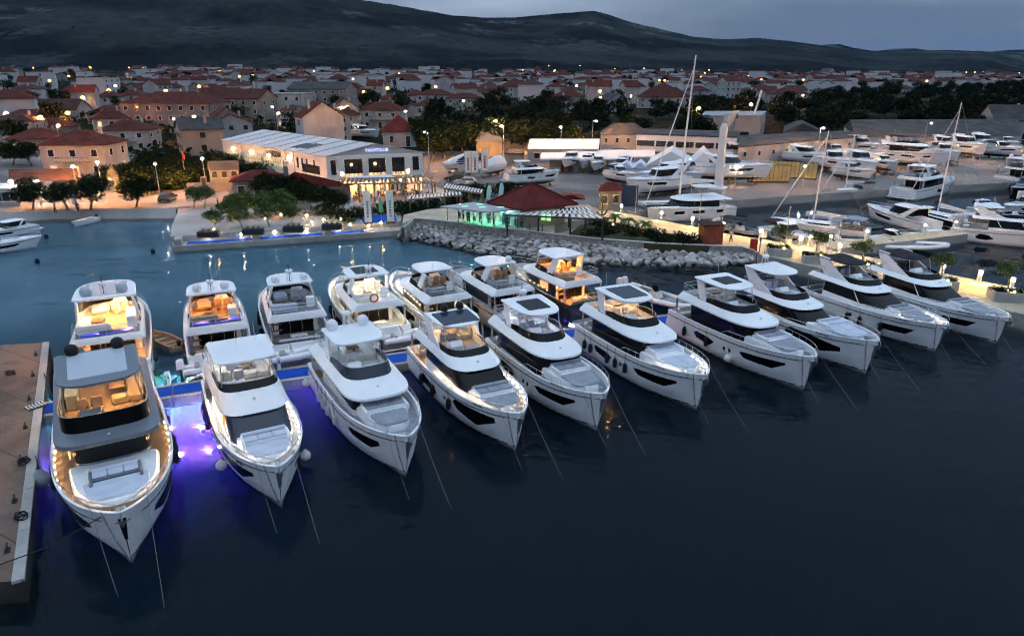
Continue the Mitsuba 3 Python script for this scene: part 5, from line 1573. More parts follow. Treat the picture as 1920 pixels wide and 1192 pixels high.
pergola('pergola', [(-1.01, 89.33), (11.60, 86.27), (10.09, 94.13), (2.80, 92.60)], 4.55, 15, 'dark pergola with a chequered roof of white slats right of the red roof', 2.2, checker=True, beam='iron_dark', zg=2.0)
pergola('pergola', [(-10.81, 112.93), (-4.43, 107.31), (-4.31, 110.82), (-10.64, 116.81)], 4.2, 13, 'upper slatted wooden pergola behind the pool', 3, zg=GZ, slat='cloth_white')
pergola('pergola', [(-15.24, 103.92), (-7.47, 108.14), (-7.79, 110.63), (-15.45, 107.18)], 3.9, 15, 'lower slatted wooden pergola at the pool edge', 3, zg=GZ, slat='cloth_white')
pergola('pergola', [(-27.70, 115.97), (-12.41, 117.12), (-13.64, 123.90), (-28.61, 121.98)], 4.4, 22, 'long wooden pergola along the front of the restaurant', 3, zg=GZ, nposts=7, slat='wood_brown')

# ------------------------------------------------------------------ yacht club building and restaurant
ck = Kit()
E0, E1, E2 = np.array((-34.71, 134.89)), np.array((-17.46, 141.19)), np.array((-66.81, 167.83))
fd_, sd_ = E1 - E0, E2 - E0
fw_, sw_ = np.linalg.norm(fd_), np.linalg.norm(sd_)
fx, sx_ = fd_ / fw_, sd_ / sw_
fy = np.array([-fx[1], fx[0]])
E3 = E1 + sd_
ck.add('wall', prism(Polygon([tuple(E0), tuple(E1), tuple(E3), tuple(E2)]), 0.5, 6.7), 'white_paint')
M0 = (E0 + E1) / 2
RA, RB = np.r_[M0, 8.75], np.r_[M0 + sd_, 8.75]
ck.add('gable', hullof([np.r_[E0, 6.69], np.r_[E1, 6.69], RA - [0, 0, .1], np.r_[E0 + sx_ * 0.3, 6.69], np.r_[E1 + sx_ * 0.3, 6.69]]), mat('gable_grey', (0.42, 0.39, 0.39), 0.8))
for a, b, sg in ((E0, E2, -1), (E1, E3, 1)):
    o = fx * sg * 0.35
    ck.add('roof', hullof([np.r_[a + o - sx_ * 0.3, 6.72], np.r_[b + o, 6.72], RA - np.r_[sx_ * 0.3, 0], RB, np.r_[a + o - sx_ * 0.3, 6.58], np.r_[b + o, 6.58], RA - [0, 0, .14], RB - [0, 0, .14]]), mat('roof_sheet', tinted((0.42, 0.45, 0.47), (0.50, 0.53, 0.55), 6), 0.4, 0.5) if sg < 0 else 'roof_sheet')
    for i in range(1, 9):                 # standing seams
        t = i / 9
        q = a + (b - a) * t
        r = RA + (RB - RA) * t
        ck.add('roof_seam', tube([np.r_[q + o, 6.75], r + [0, 0, .03]], 0.05, 4), 'roof_grey')
for t0, t1, u0, u1 in ((0.30, 0.36, .15, .5), (0.24, 0.30, .2, .55)):
    qs = []
    for t, u in ((t0, u0), (t1, u0), (t1, u1), (t0, u1)):
        lo_, hi_ = np.r_[E0 + sd_ * t, 6.74], RA + (RB - RA) * t
        qs.append(lo_ + (hi_ - lo_) * u + [0, 0, 0.03])
    ck.add('solar_panel', hullof([q + [0, 0, d] for q in qs for d in (0, 0.06)]), 'window_dark')


def onface(o, ax, nrm, x0, x1, z0, z1, th=0.06, back=0.04):
    return hullof([np.r_[o + ax * x + nrm * q, z] for x in (x0, x1) for q in (-back, th) for z in (z0, z1)])


nf = -fy
ns = -fx if True else fx
# white portal frame on the front with three tall windows
for x0, x1, z0, z1 in ((fw_ * .115, fw_ * .86, 6.05, 6.6), (fw_ * .115, fw_ * .175, .9, 6.05), (fw_ * .36, fw_ * .42, 2.6, 6.05), (fw_ * .60, fw_ * .665, 2.6, 6.05), (fw_ * .80, fw_ * .86, .9, 6.05)):
    ck.add('portal', onface(E0, fx, nf, x0, x1, z0, z1, 0.5), 'white_paint')
for i, (x0, x1) in enumerate(((.175, .36), (.42, .60), (.665, .80))):
    nm = ck.add('window', onface(E0, fx, nf, fw_ * x0, fw_ * x1, 2.9, 5.95, 0.12), 'window_dark')
    ck.add(nm + '__mullion', cat(*[onface(E0, fx, nf, fw_ * (x0 + (x1 - x0) * t) - .04, fw_ * (x0 + (x1 - x0) * t) + .04, 2.9, 5.95, 0.17) for t in (0.33, 0.66)], onface(E0, fx, nf, fw_ * x0, fw_ * x1, 4.3, 4.38, 0.17)), 'iron_dark')
    for j in range(4):
        w_ = (x1 - x0) / 4
        ck.add(nm + '__lit_pane', onface(E0, fx, nf, fw_ * (x0 + w_ * j) + .06, fw_ * (x0 + w_ * (j + 1)) - .06, 2.5, 3.3, 0.14), 'lamp_body', light=glow(AW, [0.4, 0.8, 0.6, 0.35][(i + j) % 4], 0.2))
    ck.add(nm + '__pendant_lamp', ball(0.22, *(E0 + fx * fw_ * (x0 + 0.07) + nf * 0.2), 5.0, 1), 'lamp_body', light=glow(AW, 10, 0.1)) if i < 2 else None
ck.add('window', onface(E0, fx, nf, fw_ * .04, fw_ * .09, 3.2, 5.9, 0.08), 'window_dark')
ck.add('window', onface(E0, fx, nf, fw_ * .89, fw_ * .955, 3.4, 6.0, 0.08), 'window_dark')
for x0 in (.145, .83):
    ck.add('wall_lamp', onface(E0, fx, nf, fw_ * x0 - 0.10, fw_ * x0 + 0.10, 3.1, 3.5, 0.62), 'lamp_body', light=glow(AW, 60, 0.8))
# lit sign on the gable
t = meshkit.text_mesh('YACHTCLUB', 0.52, 0.05, True)
tw = t.bounds[1][0]
o = np.r_[M0 - fx * (tw / 2 - 0.3) + nf * 0.12, 7.25]
ck.add('sign_lettering', on_plane(t, o, np.r_[fx, 0], (0, 0, 1)), 'lamp_body', light=glow((0.36, 0.48, 1.0), 0.9, 0.3))
# long side wall: window bands, lamps, lettering
for t0, t1 in ((.76, .90), (.97, .985), (.47, .63), (.63, .735)) if False else ((.06, .20), (.58, .76), (.37, .56)):
    nm = ck.add('window', onface(E0, sx_, ns, sw_ * (1 - t1) if False else sw_ * t0, sw_ * t1, 3.0, 4.6, 0.05), 'window_dark') if t0 < .1 else ck.add('window', onface(E0, sx_, ns, sw_ * t0, sw_ * t1, 3.0, 4.6, 0.05), 'lamp_body', light=glow((1, .72, .26), 0.28, 0.2))
    ck.add(nm + '__mullion', cat(*[onface(E0, sx_, ns, sw_ * (t0 + (t1 - t0) * q) - .05, sw_ * (t0 + (t1 - t0) * q) + .05, 3.0, 4.6, 0.1) for q in np.linspace(0, 1, 9)], onface(E0, sx_, ns, sw_ * t0, sw_ * t1, 3.75, 3.83, .1)), 'iron_dark')
nm = ck.add('window', onface(E0, sx_, ns, sw_ * .80, sw_ * .97, 3.0, 4.6, 0.05), 'lamp_body', light=glow((1, .72, .26), 0.28, 0.2))
ck.add(nm + '__mullion', cat(*[onface(E0, sx_, ns, sw_ * (.80 + .17 * q) - .05, sw_ * (.80 + .17 * q) + .05, 3.0, 4.6, 0.1) for q in np.linspace(0, 1, 9)]), 'iron_dark')
for t in (.10, .16, .20, .24):
    ck.add('window', onface(E0, sx_, ns, sw_ * t - .25, sw_ * t + .25, 3.6, 5.6, 0.05), 'window_dark')
for t in (.31, .50, .68, .88):
    ck.add('wall_lamp', onface(E0, sx_, ns, sw_ * t - 0.16, sw_ * t + 0.16, 5.0, 5.15, 0.35), 'lamp_body', light=glow((1, .62, .18), 160, 1.2))
t = meshkit.text_mesh('MARINA', 1.15, 0.04, True)
tw = t.bounds[1][0]
ck.add('sign_lettering', on_plane(t, np.r_[E0 + sx_ * sw_ * .52 + ns * 0.08, 4.95], np.r_[-sx_, 0], (0, 0, 1)), 'iron_dark')
ck.add('downpipe', cat(*[onface(E0, sx_, ns, sw_ * q - .06, sw_ * q + .06, .6, 6.6, .12) for q in (.27, .345, .78)]), 'lamp_metal')
place(ck, 'yacht_club', 'long white marina hall with a grey sheet roof and lit gable sign', 'building')

# restaurant under its awning in front of the club
rk = Kit()
ra, rb_ = np.array((-27.70, 117.97)), np.array((-14.34, 123.25))
rd = (rb_ - ra) / np.linalg.norm(rb_ - ra)
rn = np.array([-rd[1], rd[0]])
rl_ = np.linalg.norm(rb_ - ra)
for i in range(10):
    s0, s1 = rl_ * i / 10, rl_ * (i + 1) / 10
    o = ra + rn * 4.6
    lit = i not in (6, 7)
    nm = rk.add('window', onface(o, rd, -rn, s0 + .12, s1 - .12, GZ + .15, GZ + 2.5, .05), 'lamp_body' if lit else 'window_dark', light=glow((1, .48, .13), [.6, .9, .45, .7, .4, .55][i % 6], 0.5) if lit else None)
    rk.add('post', onface(o, rd, -rn, s0 - .12, s0 + .12, GZ, GZ + 2.9, .22), 'wood_brown')
rk.add('wall', hullof([np.r_[ra + rn * q + rd * s, z] for q in (4.75, 6.0) for s in (0, rl_) for z in (GZ, GZ + 3.0)]), 'wall_cream')
rk.add('awning', hullof([np.r_[ra + rd * s + rn * q, z] for s in (1.5, rl_ * 0.62) for q, z in ((2.0, GZ + 2.75), (4.9, GZ + 3.3), (2.0, GZ + 2.67), (4.9, GZ + 3.2))]), 'cloth_white')
rk.add('ceiling_lamp', cat(*[ball(0.12, *(ra + rd * rl_ * (i + .5) / 12 + rn * 3.3), GZ + 2.5, 1) for i in range(12)]), 'lamp_body', light=glow((1, .5, .16), 75, 2.0), kind='stuff')
place(rk, 'restaurant', 'restaurant with an orange lit glass front under a white awning', 'restaurant')
struct('restaurant_terrace', prism(Polygon([(-30.97, 110.80), (-29.24, 121.62), (-13.83, 132.07), (-9.29, 123.81), (-9.81, 118.48), (-18.14, 111.71), (-21.28, 108.16), (-25.80, 106.46)]), 1.0, 1.42), 'tile_terrace', 'tiled restaurant terrace')
uk = Kit()
uk.add('pole', tube([(0, 0, 0), (0, 0, 2.9)], 0.03, 5), 'lamp_metal')
uk.add('canopy', lathe([(0.02, 2.85), (0.10, 2.6), (0.16, 1.9), (0.26, 1.05), (0.20, 0.95), (0.02, 0.96)], 9), 'cushion_pale', 40)
uk.add('foot', cb(-.3, .3, -.3, .3, 0, .1, .03), 'concrete')
for i, (x, y) in enumerate([(-24.97, 110.16), (-25.17, 117.79), (-24.10, 117.29), (-22.07, 115.30), (-22.26, 120.39), (-21.80, 121.99), (-20.14, 123.09), (-19.40, 123.09), (-18.31, 125.91), (-15.23, 125.34), (-14.63, 125.91)]):
    place(uk, 'parasol', f'folded white parasol on the restaurant terrace, {ordinal(i)} from the left', 'parasol', xf(x, y, 1.42, 30 * i), 'folded parasols on the restaurant terrace')
tk = Kit()
tk.add('table_top', lathe([(0, .74), (.45, .74), (.45, .70), (0, .70)], 10), 'white_paint')
tk.add('leg', tube([(0, 0, 0), (0, 0, .7)], .05, 5), 'iron_dark')
ch = Kit()
ch.add('seat', cb(-.28, .28, -.28, .28, .36, .46, .03), 'black_canvas')
ch.add('backrest', cb(-.3, -.2, -.28, .28, .46, .85, .03), 'black_canvas')
for sx2 in (-.22, .22):
    for sy2 in (-.22, .22):
        ch.add('leg', tube([(sx2, sy2, 0), (sx2, sy2, .37)], .025, 4), 'iron_dark')
rs = np.random.RandomState(8)
for i in range(14):
    q = ra + rd * rl_ * (i % 7 + .6) / 7.2 + rn * (0.6 if i < 7 else 2.6) + rs.uniform(-.3, .3, 2)
    place(tk, 'cafe_table', f'small white table on the terrace, {ordinal(i % 7)} from the left in the {"front" if i < 7 else "back"} row', 'table', xf(q[0], q[1], 1.42), 'tables on the restaurant terrace')
    for s in (-1, 1):
        place(ch, 'cafe_chair', f'black chair {"left" if s < 0 else "right"} of the {ordinal(i % 7)} terrace table in the {"front" if i < 7 else "back"} row', 'chair', xf(q[0] + s * .75, q[1], 1.42, 0 if s < 0 else 180), 'chairs on the restaurant terrace')
# pool
pk_ = Kit()
pp = Polygon([(-19.71, 111.09), (-18.64, 113.41), (-11.48, 117.34), (-10.73, 114.86), (-16.64, 110.18)])
pk_.add('rim', prism(pp.buffer(0.4).difference(pp), 1.2, 1.56), 'concrete')
pk_.add('water', prism(pp, 1.2, 1.5), mat('pool_water', (0.22, 0.62, 0.66), 0.15, 0.5))
for q in [(-19.00, 111.92), (-17.02, 112.86), (-14.58, 113.81), (-12.59, 115.27), (-17.87, 110.09)]:
    pk_.add('pool_lamp', ball(.09, q[0], q[1], 1.68, 1), 'lamp_body', light=glow((0.85, 1.0, 0.95), 60, .5))
place(pk_, 'swimming_pool', 'lit turquoise swimming pool between the hedge and the restaurant', 'pool')
# red tiled houses left of the restaurant
h1 = Kit()
q0, q1, q2 = np.array((-37.29, 114.66)), np.array((-25.26, 115.77)), np.array((-35.88, 123.50))
h1.add('roof', hullof([np.r_[(-39.81, 124.25), 4.0], np.r_[(-25.93, 117.64), 4.0], np.r_[(-31.36, 114.85), 4.0], np.r_[(-35.11, 127.50), 4.0], np.r_[(-35.57, 117.42), 6.2], np.r_[(-30.97, 115.57), 5.6]]), 'roof_deep_red')
h1.add('wall', hullof([np.r_[(-38.14, 121.77), z] for z in (1.3, 4.0)] + [np.r_[(-26.93, 118.21), z] for z in (1.3, 4.0)] + [np.r_[(-31.79, 116.51), z] for z in (1.3, 4.0)] + [np.r_[(-34.42, 124.89), z] for z in (1.3, 4.0)]), 'wall_cream')
h1.add('chimney', move(bx(-.3, .3, -.3, .3, 5, 6.9), *(-37.44, 118.91)), 'wall_stone')
place(h1, 'tiled_house', 'low house with a dark red tiled roof left of the restaurant', 'house')
hx = (-43.73, 123.38)
place(house_kit(8, 6, 3.0, 1.3, 'hip', 'wall_cream', 'roof_deep_red', 1, 3, (), 1), 'tiled_house', 'small red roofed house left of the larger red roof', 'house', xf(hx[0], hx[1], GZ, 15))
# ------------------------------------------------------------------ terrain behind the shore, hills, far ridges
def slope(a):
    return 0.013 - 0.0097 * np.clip(a, -1.0, 1.0)


RIDGE = np.array([(-900, -30), (-400, -75), (0, -72), (300, -52), (500, -30), (640, -8), (680, 0), (740, 9), (850, 29), (910, 33), (960, 33), (1050, 25), (1115, 20), (1150, 30), (1180, 41), (1250, 57), (1300, 69), (1360, 74), (1420, 71), (1480, 77), (1540, 85), (1600, 95), (1640, 97), (1700, 95), (1780, 94), (1860, 97), (1920, 116), (2000, 128), (2300, 136), (2900, 140)], float)
CAMP = math.atan(466 / 1331)


def ridge_az_el():
    x, y = (RIDGE[:, 0] - 960) / 1331, -(RIDGE[:, 1] - 596) / 1331
    c, s = math.cos(CAMP), math.sin(CAMP)
    fy, fz = c + y * s, -s + y * c
    return x / fy, fz / fy          # world slopes x/Y and z/Y


RA_, RE_ = ridge_az_el()


def terrain_z(X, Y):
    X, Y = np.asarray(X, float), np.asarray(Y, float)
    a = X / np.maximum(Y, 1)
    s = slope(a)
    base = 1.3 + s * np.maximum(Y - 170, 0) * np.clip((Y - 170) / 120, 0, 1)
    yr = np.interp(a, [-1.2, -0.3, -0.1, 0.05, 0.3, 0.8], [2000, 2100, 2300, 2700, 2900, 3200])
    zr = 22 + yr * np.interp(a, RA_, RE_)
    y0 = 1080 + 120 * meshkit.fbm(np.stack([a * 4, a * 0, a * 0], -1), 3, 5)
    b0 = 1.3 + s * (y0 - 170)
    t = np.clip((Y - y0) / (yr - y0), 0, 1.6)
    p = np.stack([X / 620, Y / 620, 0 * X], -1)
    rav = (np.abs(meshkit.fbm(p, 5, 11) - 0.5) * 2 - 0.25)
    hump = meshkit.fbm(p * 0.6, 3, 23) - 0.5
    up = np.where(t <= 1, t ** 1.25, 1 - 0.35 * (t - 1))
    hill = b0 + (zr - b0) * up + (zr - b0) * np.sin(np.pi * np.clip(t, 0, 1)) * (0.36 * rav + 0.34 * hump)
    return np.where(Y > y0, hill, base)


na, ny = 300, 150
aa = np.linspace(-1.25, 1.15, na)
yy = np.concatenate([np.linspace(180, 1100, 50), np.linspace(1115, 3400, ny - 60), np.linspace(3500, 5200, 10)])
A, Yg = np.meshgrid(aa, yy)
Xg = A * Yg
Zg = terrain_z(Xg, Yg)
Zg[0] -= 0.3
idx = np.arange(na * ny).reshape(ny, na)


def ground_far(p, n, uv):
    g = fbm(p.x / 35, p.y / 35, 0.0, 4)
    f = noise(p.x / 7, p.y / 7, 2.0)
    return mix((0.007, 0.010, 0.006), (0.032, 0.029, 0.021), smoothstep(0.45, 0.75, g)) * (0.6 + 0.8 * f)


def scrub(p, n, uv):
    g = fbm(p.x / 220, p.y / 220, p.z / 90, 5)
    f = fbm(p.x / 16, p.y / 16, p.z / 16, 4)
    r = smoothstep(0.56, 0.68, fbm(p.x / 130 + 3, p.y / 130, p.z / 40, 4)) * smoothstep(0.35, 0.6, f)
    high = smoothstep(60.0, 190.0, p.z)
    c = mix((0.002, 0.005, 0.008), (0.018, 0.023, 0.025), smoothstep(0.35, 0.65, g)) * (0.35 + 1.3 * f)  # blue of the distance haze is mixed into the scrub colour
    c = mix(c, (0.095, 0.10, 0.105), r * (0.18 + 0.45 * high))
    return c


mat('far_ground', proc(ground_far), 0.95, 0.05)
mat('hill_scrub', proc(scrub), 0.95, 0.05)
cut = 52
for nm, r0, r1, bs in (('terrain', 0, cut, 'far_ground'), ('hills', cut, ny - 1, 'hill_scrub')):
    ii = idx[r0:r1 + 1]
    q = np.stack([ii[:-1, :-1], ii[:-1, 1:], ii[1:, 1:], ii[1:, :-1]], -1).reshape(-1, 4)
    m = TM(np.c_[Xg.ravel(), Yg.ravel(), Zg.ravel()], q)
    m.remove_unreferenced_vertices()
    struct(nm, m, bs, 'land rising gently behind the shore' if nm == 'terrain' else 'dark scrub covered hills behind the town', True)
# more distant ridges
for (pts, Yd) in (([(1520, 100), (1545, 84), (1575, 83), (1600, 90), (1640, 96), (1680, 92), (1715, 91), (1745, 95), (1790, 100)], 7000), ([(1830, 110), (1860, 97), (1890, 94), (1960, 92), (2060, 98), (2200, 110)], 6500)):
    v = []
    for px, py in pts:
        x, y = (px - 960) / 1331, -(py - 596) / 1331
        fy, fz = math.cos(CAMP) + y * math.sin(CAMP), -math.sin(CAMP) + y * math.cos(CAMP)
        v += [(x / fy * Yd, Yd - 900, 0), (x / fy * Yd, Yd, 22 + Yd * fz / fy), (x / fy * Yd, Yd + 1200, 0)]
    struct('far_ridge', TM(v, [[3 * i + j, 3 * i + 3 + j, 3 * i + 4 + j, 3 * i + 1 + j] for i in range(len(pts) - 1) for j in (0, 1)]), 'hill_scrub', 'distant blue ridge far behind the hills', True)

# ------------------------------------------------------------------ town houses that can be told apart
def tz(x, y):
    return float(terrain_z(np.array([x]), np.array([y]))[0])


HOUSES = [
    # x, y, width, depth, eaves, roof height, turn, kind, wall, tiles, floors, cols, lit windows, balcony, label
    ((-88.39, 145.21), 12.6, 10, 6.3, 2.6, 3, 'hip', 'wall_white', 'roof_red', 2, 3, (0, 1, 4), True, 'pale two storey villa with a red hip roof behind the beach trees'),
    ((-102.99, 192.08), 12.5, 10, 5.4, 2.4, 6, 'hip', 'wall_white', 'roof_red', 2, 3, (), True, 'white villa with a red hip roof right of the beach villa'),
    ((-113.37, 242.02), 30, 17, 9.2, 3.4, -4, 'hip', 'wall_grey', 'roof_red', 3, 8, (9,), False, 'large unfinished three storey building with a red hip roof'),
    ((-127.57, 192.08), 13, 10, 3.2, 2.4, 14, 'hip', 'wall_cream', 'roof_red', 1, 3, (0,), False, 'low house with a red roof lit by an orange street lamp'),
    ((-145.78, 211.64), 12, 10, 6.0, 2.4, 10, 'hip', 'wall_white', 'roof_brown', 2, 3, (), False, 'white house at the left edge behind the beach'),
    ((-143.49, 221.58), 15, 10, 3.6, 2.4, 12, 'hip', 'wall_cream', 'roof_red', 1, 3, (), False, 'low red roofed house under the bright orange street lamp'),
    ((-175.44, 283.11), 17, 10, 4.0, 3.6, -2, 'gable', 'wall_white', 'roof_brown', 1, 3, (), False, 'long white gable house with a dark roof'),
    ((-150.41, 272.16), 14, 10, 3.6, 2.6, 8, 'hip', 'wall_grey', 'roof_brown', 1, 3, (1,), False, 'grey house with a dark roof and one lit window'),
    ((-110.89, 277.46), 16, 12, 9.0, 3.2, -12, 'gable', 'wall_cream', 'roof_red', 3, 4, (9, 2, 5), True, 'cream apartment house with lit balconies'),
    ((-98.35, 269.42), 17, 13, 9.2, 3.0, -12, 'gable', 'wall_stone', 'roof_red', 3, 4, (0, 1, 2, 6), True, 'stone coloured apartment house with a lit ground floor'),
    ((-88.05, 285.99), 17, 14, 9.6, 0, -8, 'flat', 'wall_white', 'roof_grey', 3, 4, (5,), False, 'white flat roofed block lit yellow at its foot'),
    ((-78.50, 301.58), 24, 16, 11.0, 2.6, -6, 'gable', 'wall_grey', 'roof_grey', 4, 7, (17,), False, 'big grey four storey block with rows of windows'),
    ((-60.84, 262.02), 10, 9, 6.5, 3.0, 20, 'gable', 'wall_white', 'roof_red', 2, 2, (), False, 'white gable house with a red roof right of the grey block'),
    ((-45.70, 257.21), 14, 9, 6.2, 2.6, -6, 'hip', 'wall_white', 'roof_red', 2, 3, (), True, 'white house with a red roof above the marina hall'),
    ((-31.99, 202.62), 9, 9, 4.2, 4.2, 10, 'hip', 'wall_white', 'roof_deep_red', 1, 2, (), False, 'small house with a steep bright red roof beside the club'),
    ((-34.99, 311.46), 13, 10, 4.2, 2.4, 4, 'hip', 'wall_white', 'roof_red', 1, 3, (), False, 'low white house with a red hip roof at the wood edge'),
    ((-38.21, 364.83), 18, 12, 6.0, 2.4, 2, 'hip', 'wall_white', 'roof_red', 2, 5, (), True, 'white two storey house with a red roof and balconies'),
    ((-22.56, 346.70), 17, 11, 5.4, 2.2, 2, 'hip', 'wall_green', 'roof_red', 2, 4, (3,), False, 'pale green house with a red roof'),
    ((5.03, 466.50), 26, 14, 6.2, 4.0, -3, 'hip', 'wall_white', 'roof_red', 2, 5, (), False, 'wide white house with a red roof behind the mast'),
    ((28.20, 364.83), 16, 12, 5.6, 2.8, -4, 'hip', 'wall_cream', 'roof_red', 2, 4, (2,), True, 'cream house with a red roof and a green lit doorway'),
    ((20.53, 333.67), 13, 11, 5.4, 2.6, 6, 'hip', 'wall_white', 'roof_red', 2, 3, (), False, 'white house with a red roof at the edge of the pine wood'),
    ((76.88, 369.66), 26, 14, 5.2, 4.6, -6, 'hip', 'wall_white', 'roof_red', 2, 6, (), False, 'wide white building with a broad red roof right of the wood'),
    ((46.97, 341.77), 10, 10, 5.4, 2.8, 25, 'gable', 'wall_white', 'roof_grey', 2, 2, (), False, 'white gable house facing the wood'),
    ((279.94, 752.61), 26, 16, 9.0, 0, -5, 'flat', 'wall_white', 'roof_grey', 3, 5, (), False, 'large white flat roofed block in the far town'),
    ((439.81, 1041.01), 17, 14, 10.0, 4.0, 40, 'gable', 'wall_white', 'roof_grey', 6, 4, (), False, 'tall white tower block with a gabled top above the far town'),
    ((154.27, 411.50), 20, 12, 5.6, 2.6, 3, 'hip', 'wall_cream', 'roof_red', 2, 5, (1, 4), False, 'cream house with a red roof lit by a street lamp'),
    ((140.46, 476.32), 10, 13, 10.5, 2.6, 8, 'gable', 'wall_white', 'roof_red', 3, 3, (), False, 'narrow tall white gable house near the lit terrace'),
    ((154.74, 223.77), 12, 12, 6.0, 4.0, -10, 'gable', 'wall_white', 'roof_grey', 2, 2, (), False, 'white gable house at the right edge'),
]
TAKE = []
for i, (xy, w, d, h, rh, turn, kind, wall, tiles, fl, cols, lit, bal, lab) in enumerate(HOUSES):
    x, y = xy
    y += d / 2
    k = house_kit(w, d, h, rh, kind, wall, tiles, fl, cols, lit, i, bal, 2, True, 'y' if kind == 'gable' and turn > 15 else 'x')
    place(k, 'house', lab, 'house', xf(x, y, tz(x, y), turn))
    TAKE.append((x, y, max(w, d) * 0.75))
# glow of the yellow lit block and terrace lamps
PROTO = []
for i in range(14):
    kind = ['hip', 'gable', 'gable', 'hip', 'flat', 'gable', 'hip'][i % 7]
    wall = ['wall_bright', 'wall_white', 'wall_cream', 'wall_bright', 'wall_bright', 'wall_grey', 'wall_white'][i % 7]
    tiles = 'roof_grey' if i % 5 == 4 else 'roof_red' if i % 3 else 'roof_brown'
    w, d, fl = [(10, 9, 2), (11, 8, 3), (9, 9, 2), (13, 10, 3), (16, 12, 4), (8, 10, 2), (14, 9, 1)][i % 7]
    PROTO.append((house_kit(w, d, 2.8 * fl, 0 if kind == 'flat' else [2.2, 3.0, 2.6][i % 3], kind, wall, tiles, fl, 3, (), i, False, 1, False, 'xy'[i % 2], 0.5), kind, wall, tiles, fl, w))
LITP = []
for i in range(5):
    LITP.append((house_kit(11, 9, 5.6, 2.4, ['hip', 'gable'][i % 2], 'wall_white', 'roof_red', 2, 3, ((1, 4, 0), (3,), (2, 5), (0,), (4,))[i], 50 + i, False, 1, False, 'xy'[i % 2], 0.9), ['hip', 'gable'][i % 2], 'wall_white', 'roof_red', 2, 11))
# pine wood behind the yard keeps houses out
WOOD = Polygon([(-30.50, 219.38), (-32.29, 277.60), (14.13, 391.44), (42.38, 344.56), (64.49, 317.81), (129.97, 391.44), (211.90, 491.05), (508.57, 740.07), (483.14, 590.66), (183.01, 219.38), (88.15, 232.06), (44.53, 209.54), (5.47, 185.79), (-13.24, 179.77)])
rs = np.random.RandomState(21)
spots = []
tries = 0
while len(spots) < 262 and tries < 60000:
    tries += 1
    a = rs.uniform(-0.82, 0.84)
    y = 185 * (1180 / 185) ** rs.uniform(0, 1) ** 0.92
    if a < -0.15 and y > 700 and rs.rand() < 0.5:
        continue
    if a > 0.2 and y < 420:
        continue
    if a > -0.2 and y < 255:
        continue
    x = a * y
    if WOOD.buffer(6).contains(Point(x, y)) or any(abs(x - px) + abs(y - py) < pr + 10 for px, py, pr in TAKE):
        continue
    TAKE.append((x, y, 8.5))
    spots.append((x, y))
spots.sort(key=lambda q: q[1])
NROW = 12
per = math.ceil(len(spots) / NROW)
HOUSE_AT = []
for r in range(NROW):
    row = sorted(spots[r * per:(r + 1) * per], key=lambda q: q[0] / q[1])
    for j, (x, y) in enumerate(row):
        lit = rs.rand() < 0.30 and y < 900
        k, kind, wall, tiles, fl, w = (LITP[rs.randint(5)] if lit else PROTO[rs.randint(14)])
        s = rs.uniform(0.85, 1.25)
        colour = {'wall_bright': 'bright white', 'wall_white': 'off-white', 'wall_cream': 'cream', 'wall_grey': 'grey'}[wall]
        rf = {'roof_red': 'red', 'roof_brown': 'brown', 'roof_grey': 'grey'}[tiles]
        lab = f'{colour} {"flat roofed house" if kind == "flat" else f"house with {rf} {kind} roof"}, {ordinal(j)} from left in {ordinal(r)} row of town houses'
        skip = () if y < 420 else tuple(p for p, *_ in k.parts if p.startswith('window') and int('0' + p[-3:] if p[-3:].isdigit() else 0) % 2 and not lit)
        place(k, 'town_house', lab, 'house', xf(x, y, tz(x, y), rs.choice([0, 90, 180, 270]) + 18 + rs.normal() * 9 + 20 * math.sin(y / 90), (s, s * rs.uniform(.9, 1.1), rs.uniform(0.9, 1.15))), 'houses of the town', skip=skip)
        HOUSE_AT.append((x, y))
# the smallest and farthest houses as one mass
ms = {'wall_white': [], 'roof_red': []}
n = 0
while n < 620:
    a = rs.uniform(-0.5, 0.86) if n % 4 else rs.uniform(0.0, 0.86)
    y = rs.uniform(520, 1120)
    x = a * y
    if WOOD.contains(Point(x, y)) or any(abs(x - px) + abs(y - py) < 13 for px, py, pr in TAKE[-600:]):
        n += 0
        if rs.rand() < 0.98:
            continue
    TAKE.append((x, y, 8))
    n += 1
    w, d, h = rs.uniform(8, 14), rs.uniform(8, 12), rs.uniform(5.5, 9.5)
    z = tz(x, y)
    an = rs.uniform(0, 180)
    ms['wall_white'].append(move(bx(-w / 2, w / 2, -d / 2, d / 2, -1, h), x, y, z, rz=an))
    ms['roof_red'].append(move(bx(-w / 2, w / 2, -d / 2, d / 2, h, h + .3) if rs.rand() < 0.2 else gable_roof(w, d, h, 2.2, 0.3) if rs.rand() < 0.6 else hip_roof(w, d, h + .1, 1.9), x, y, z, rz=an))
kk = Kit()
kk.add('wall', cat(*ms['wall_white']), mat('wall_bright', (0.50, 0.50, 0.50), 0.9), kind='stuff')
kk.add('roof', cat(*ms['roof_red']), 'roof_red', kind='stuff')
key = place(kk, 'distant_houses', 'mass of tiny far houses at the foot of the hills', 'houses')
labels[key]['kind'] = 'stuff'

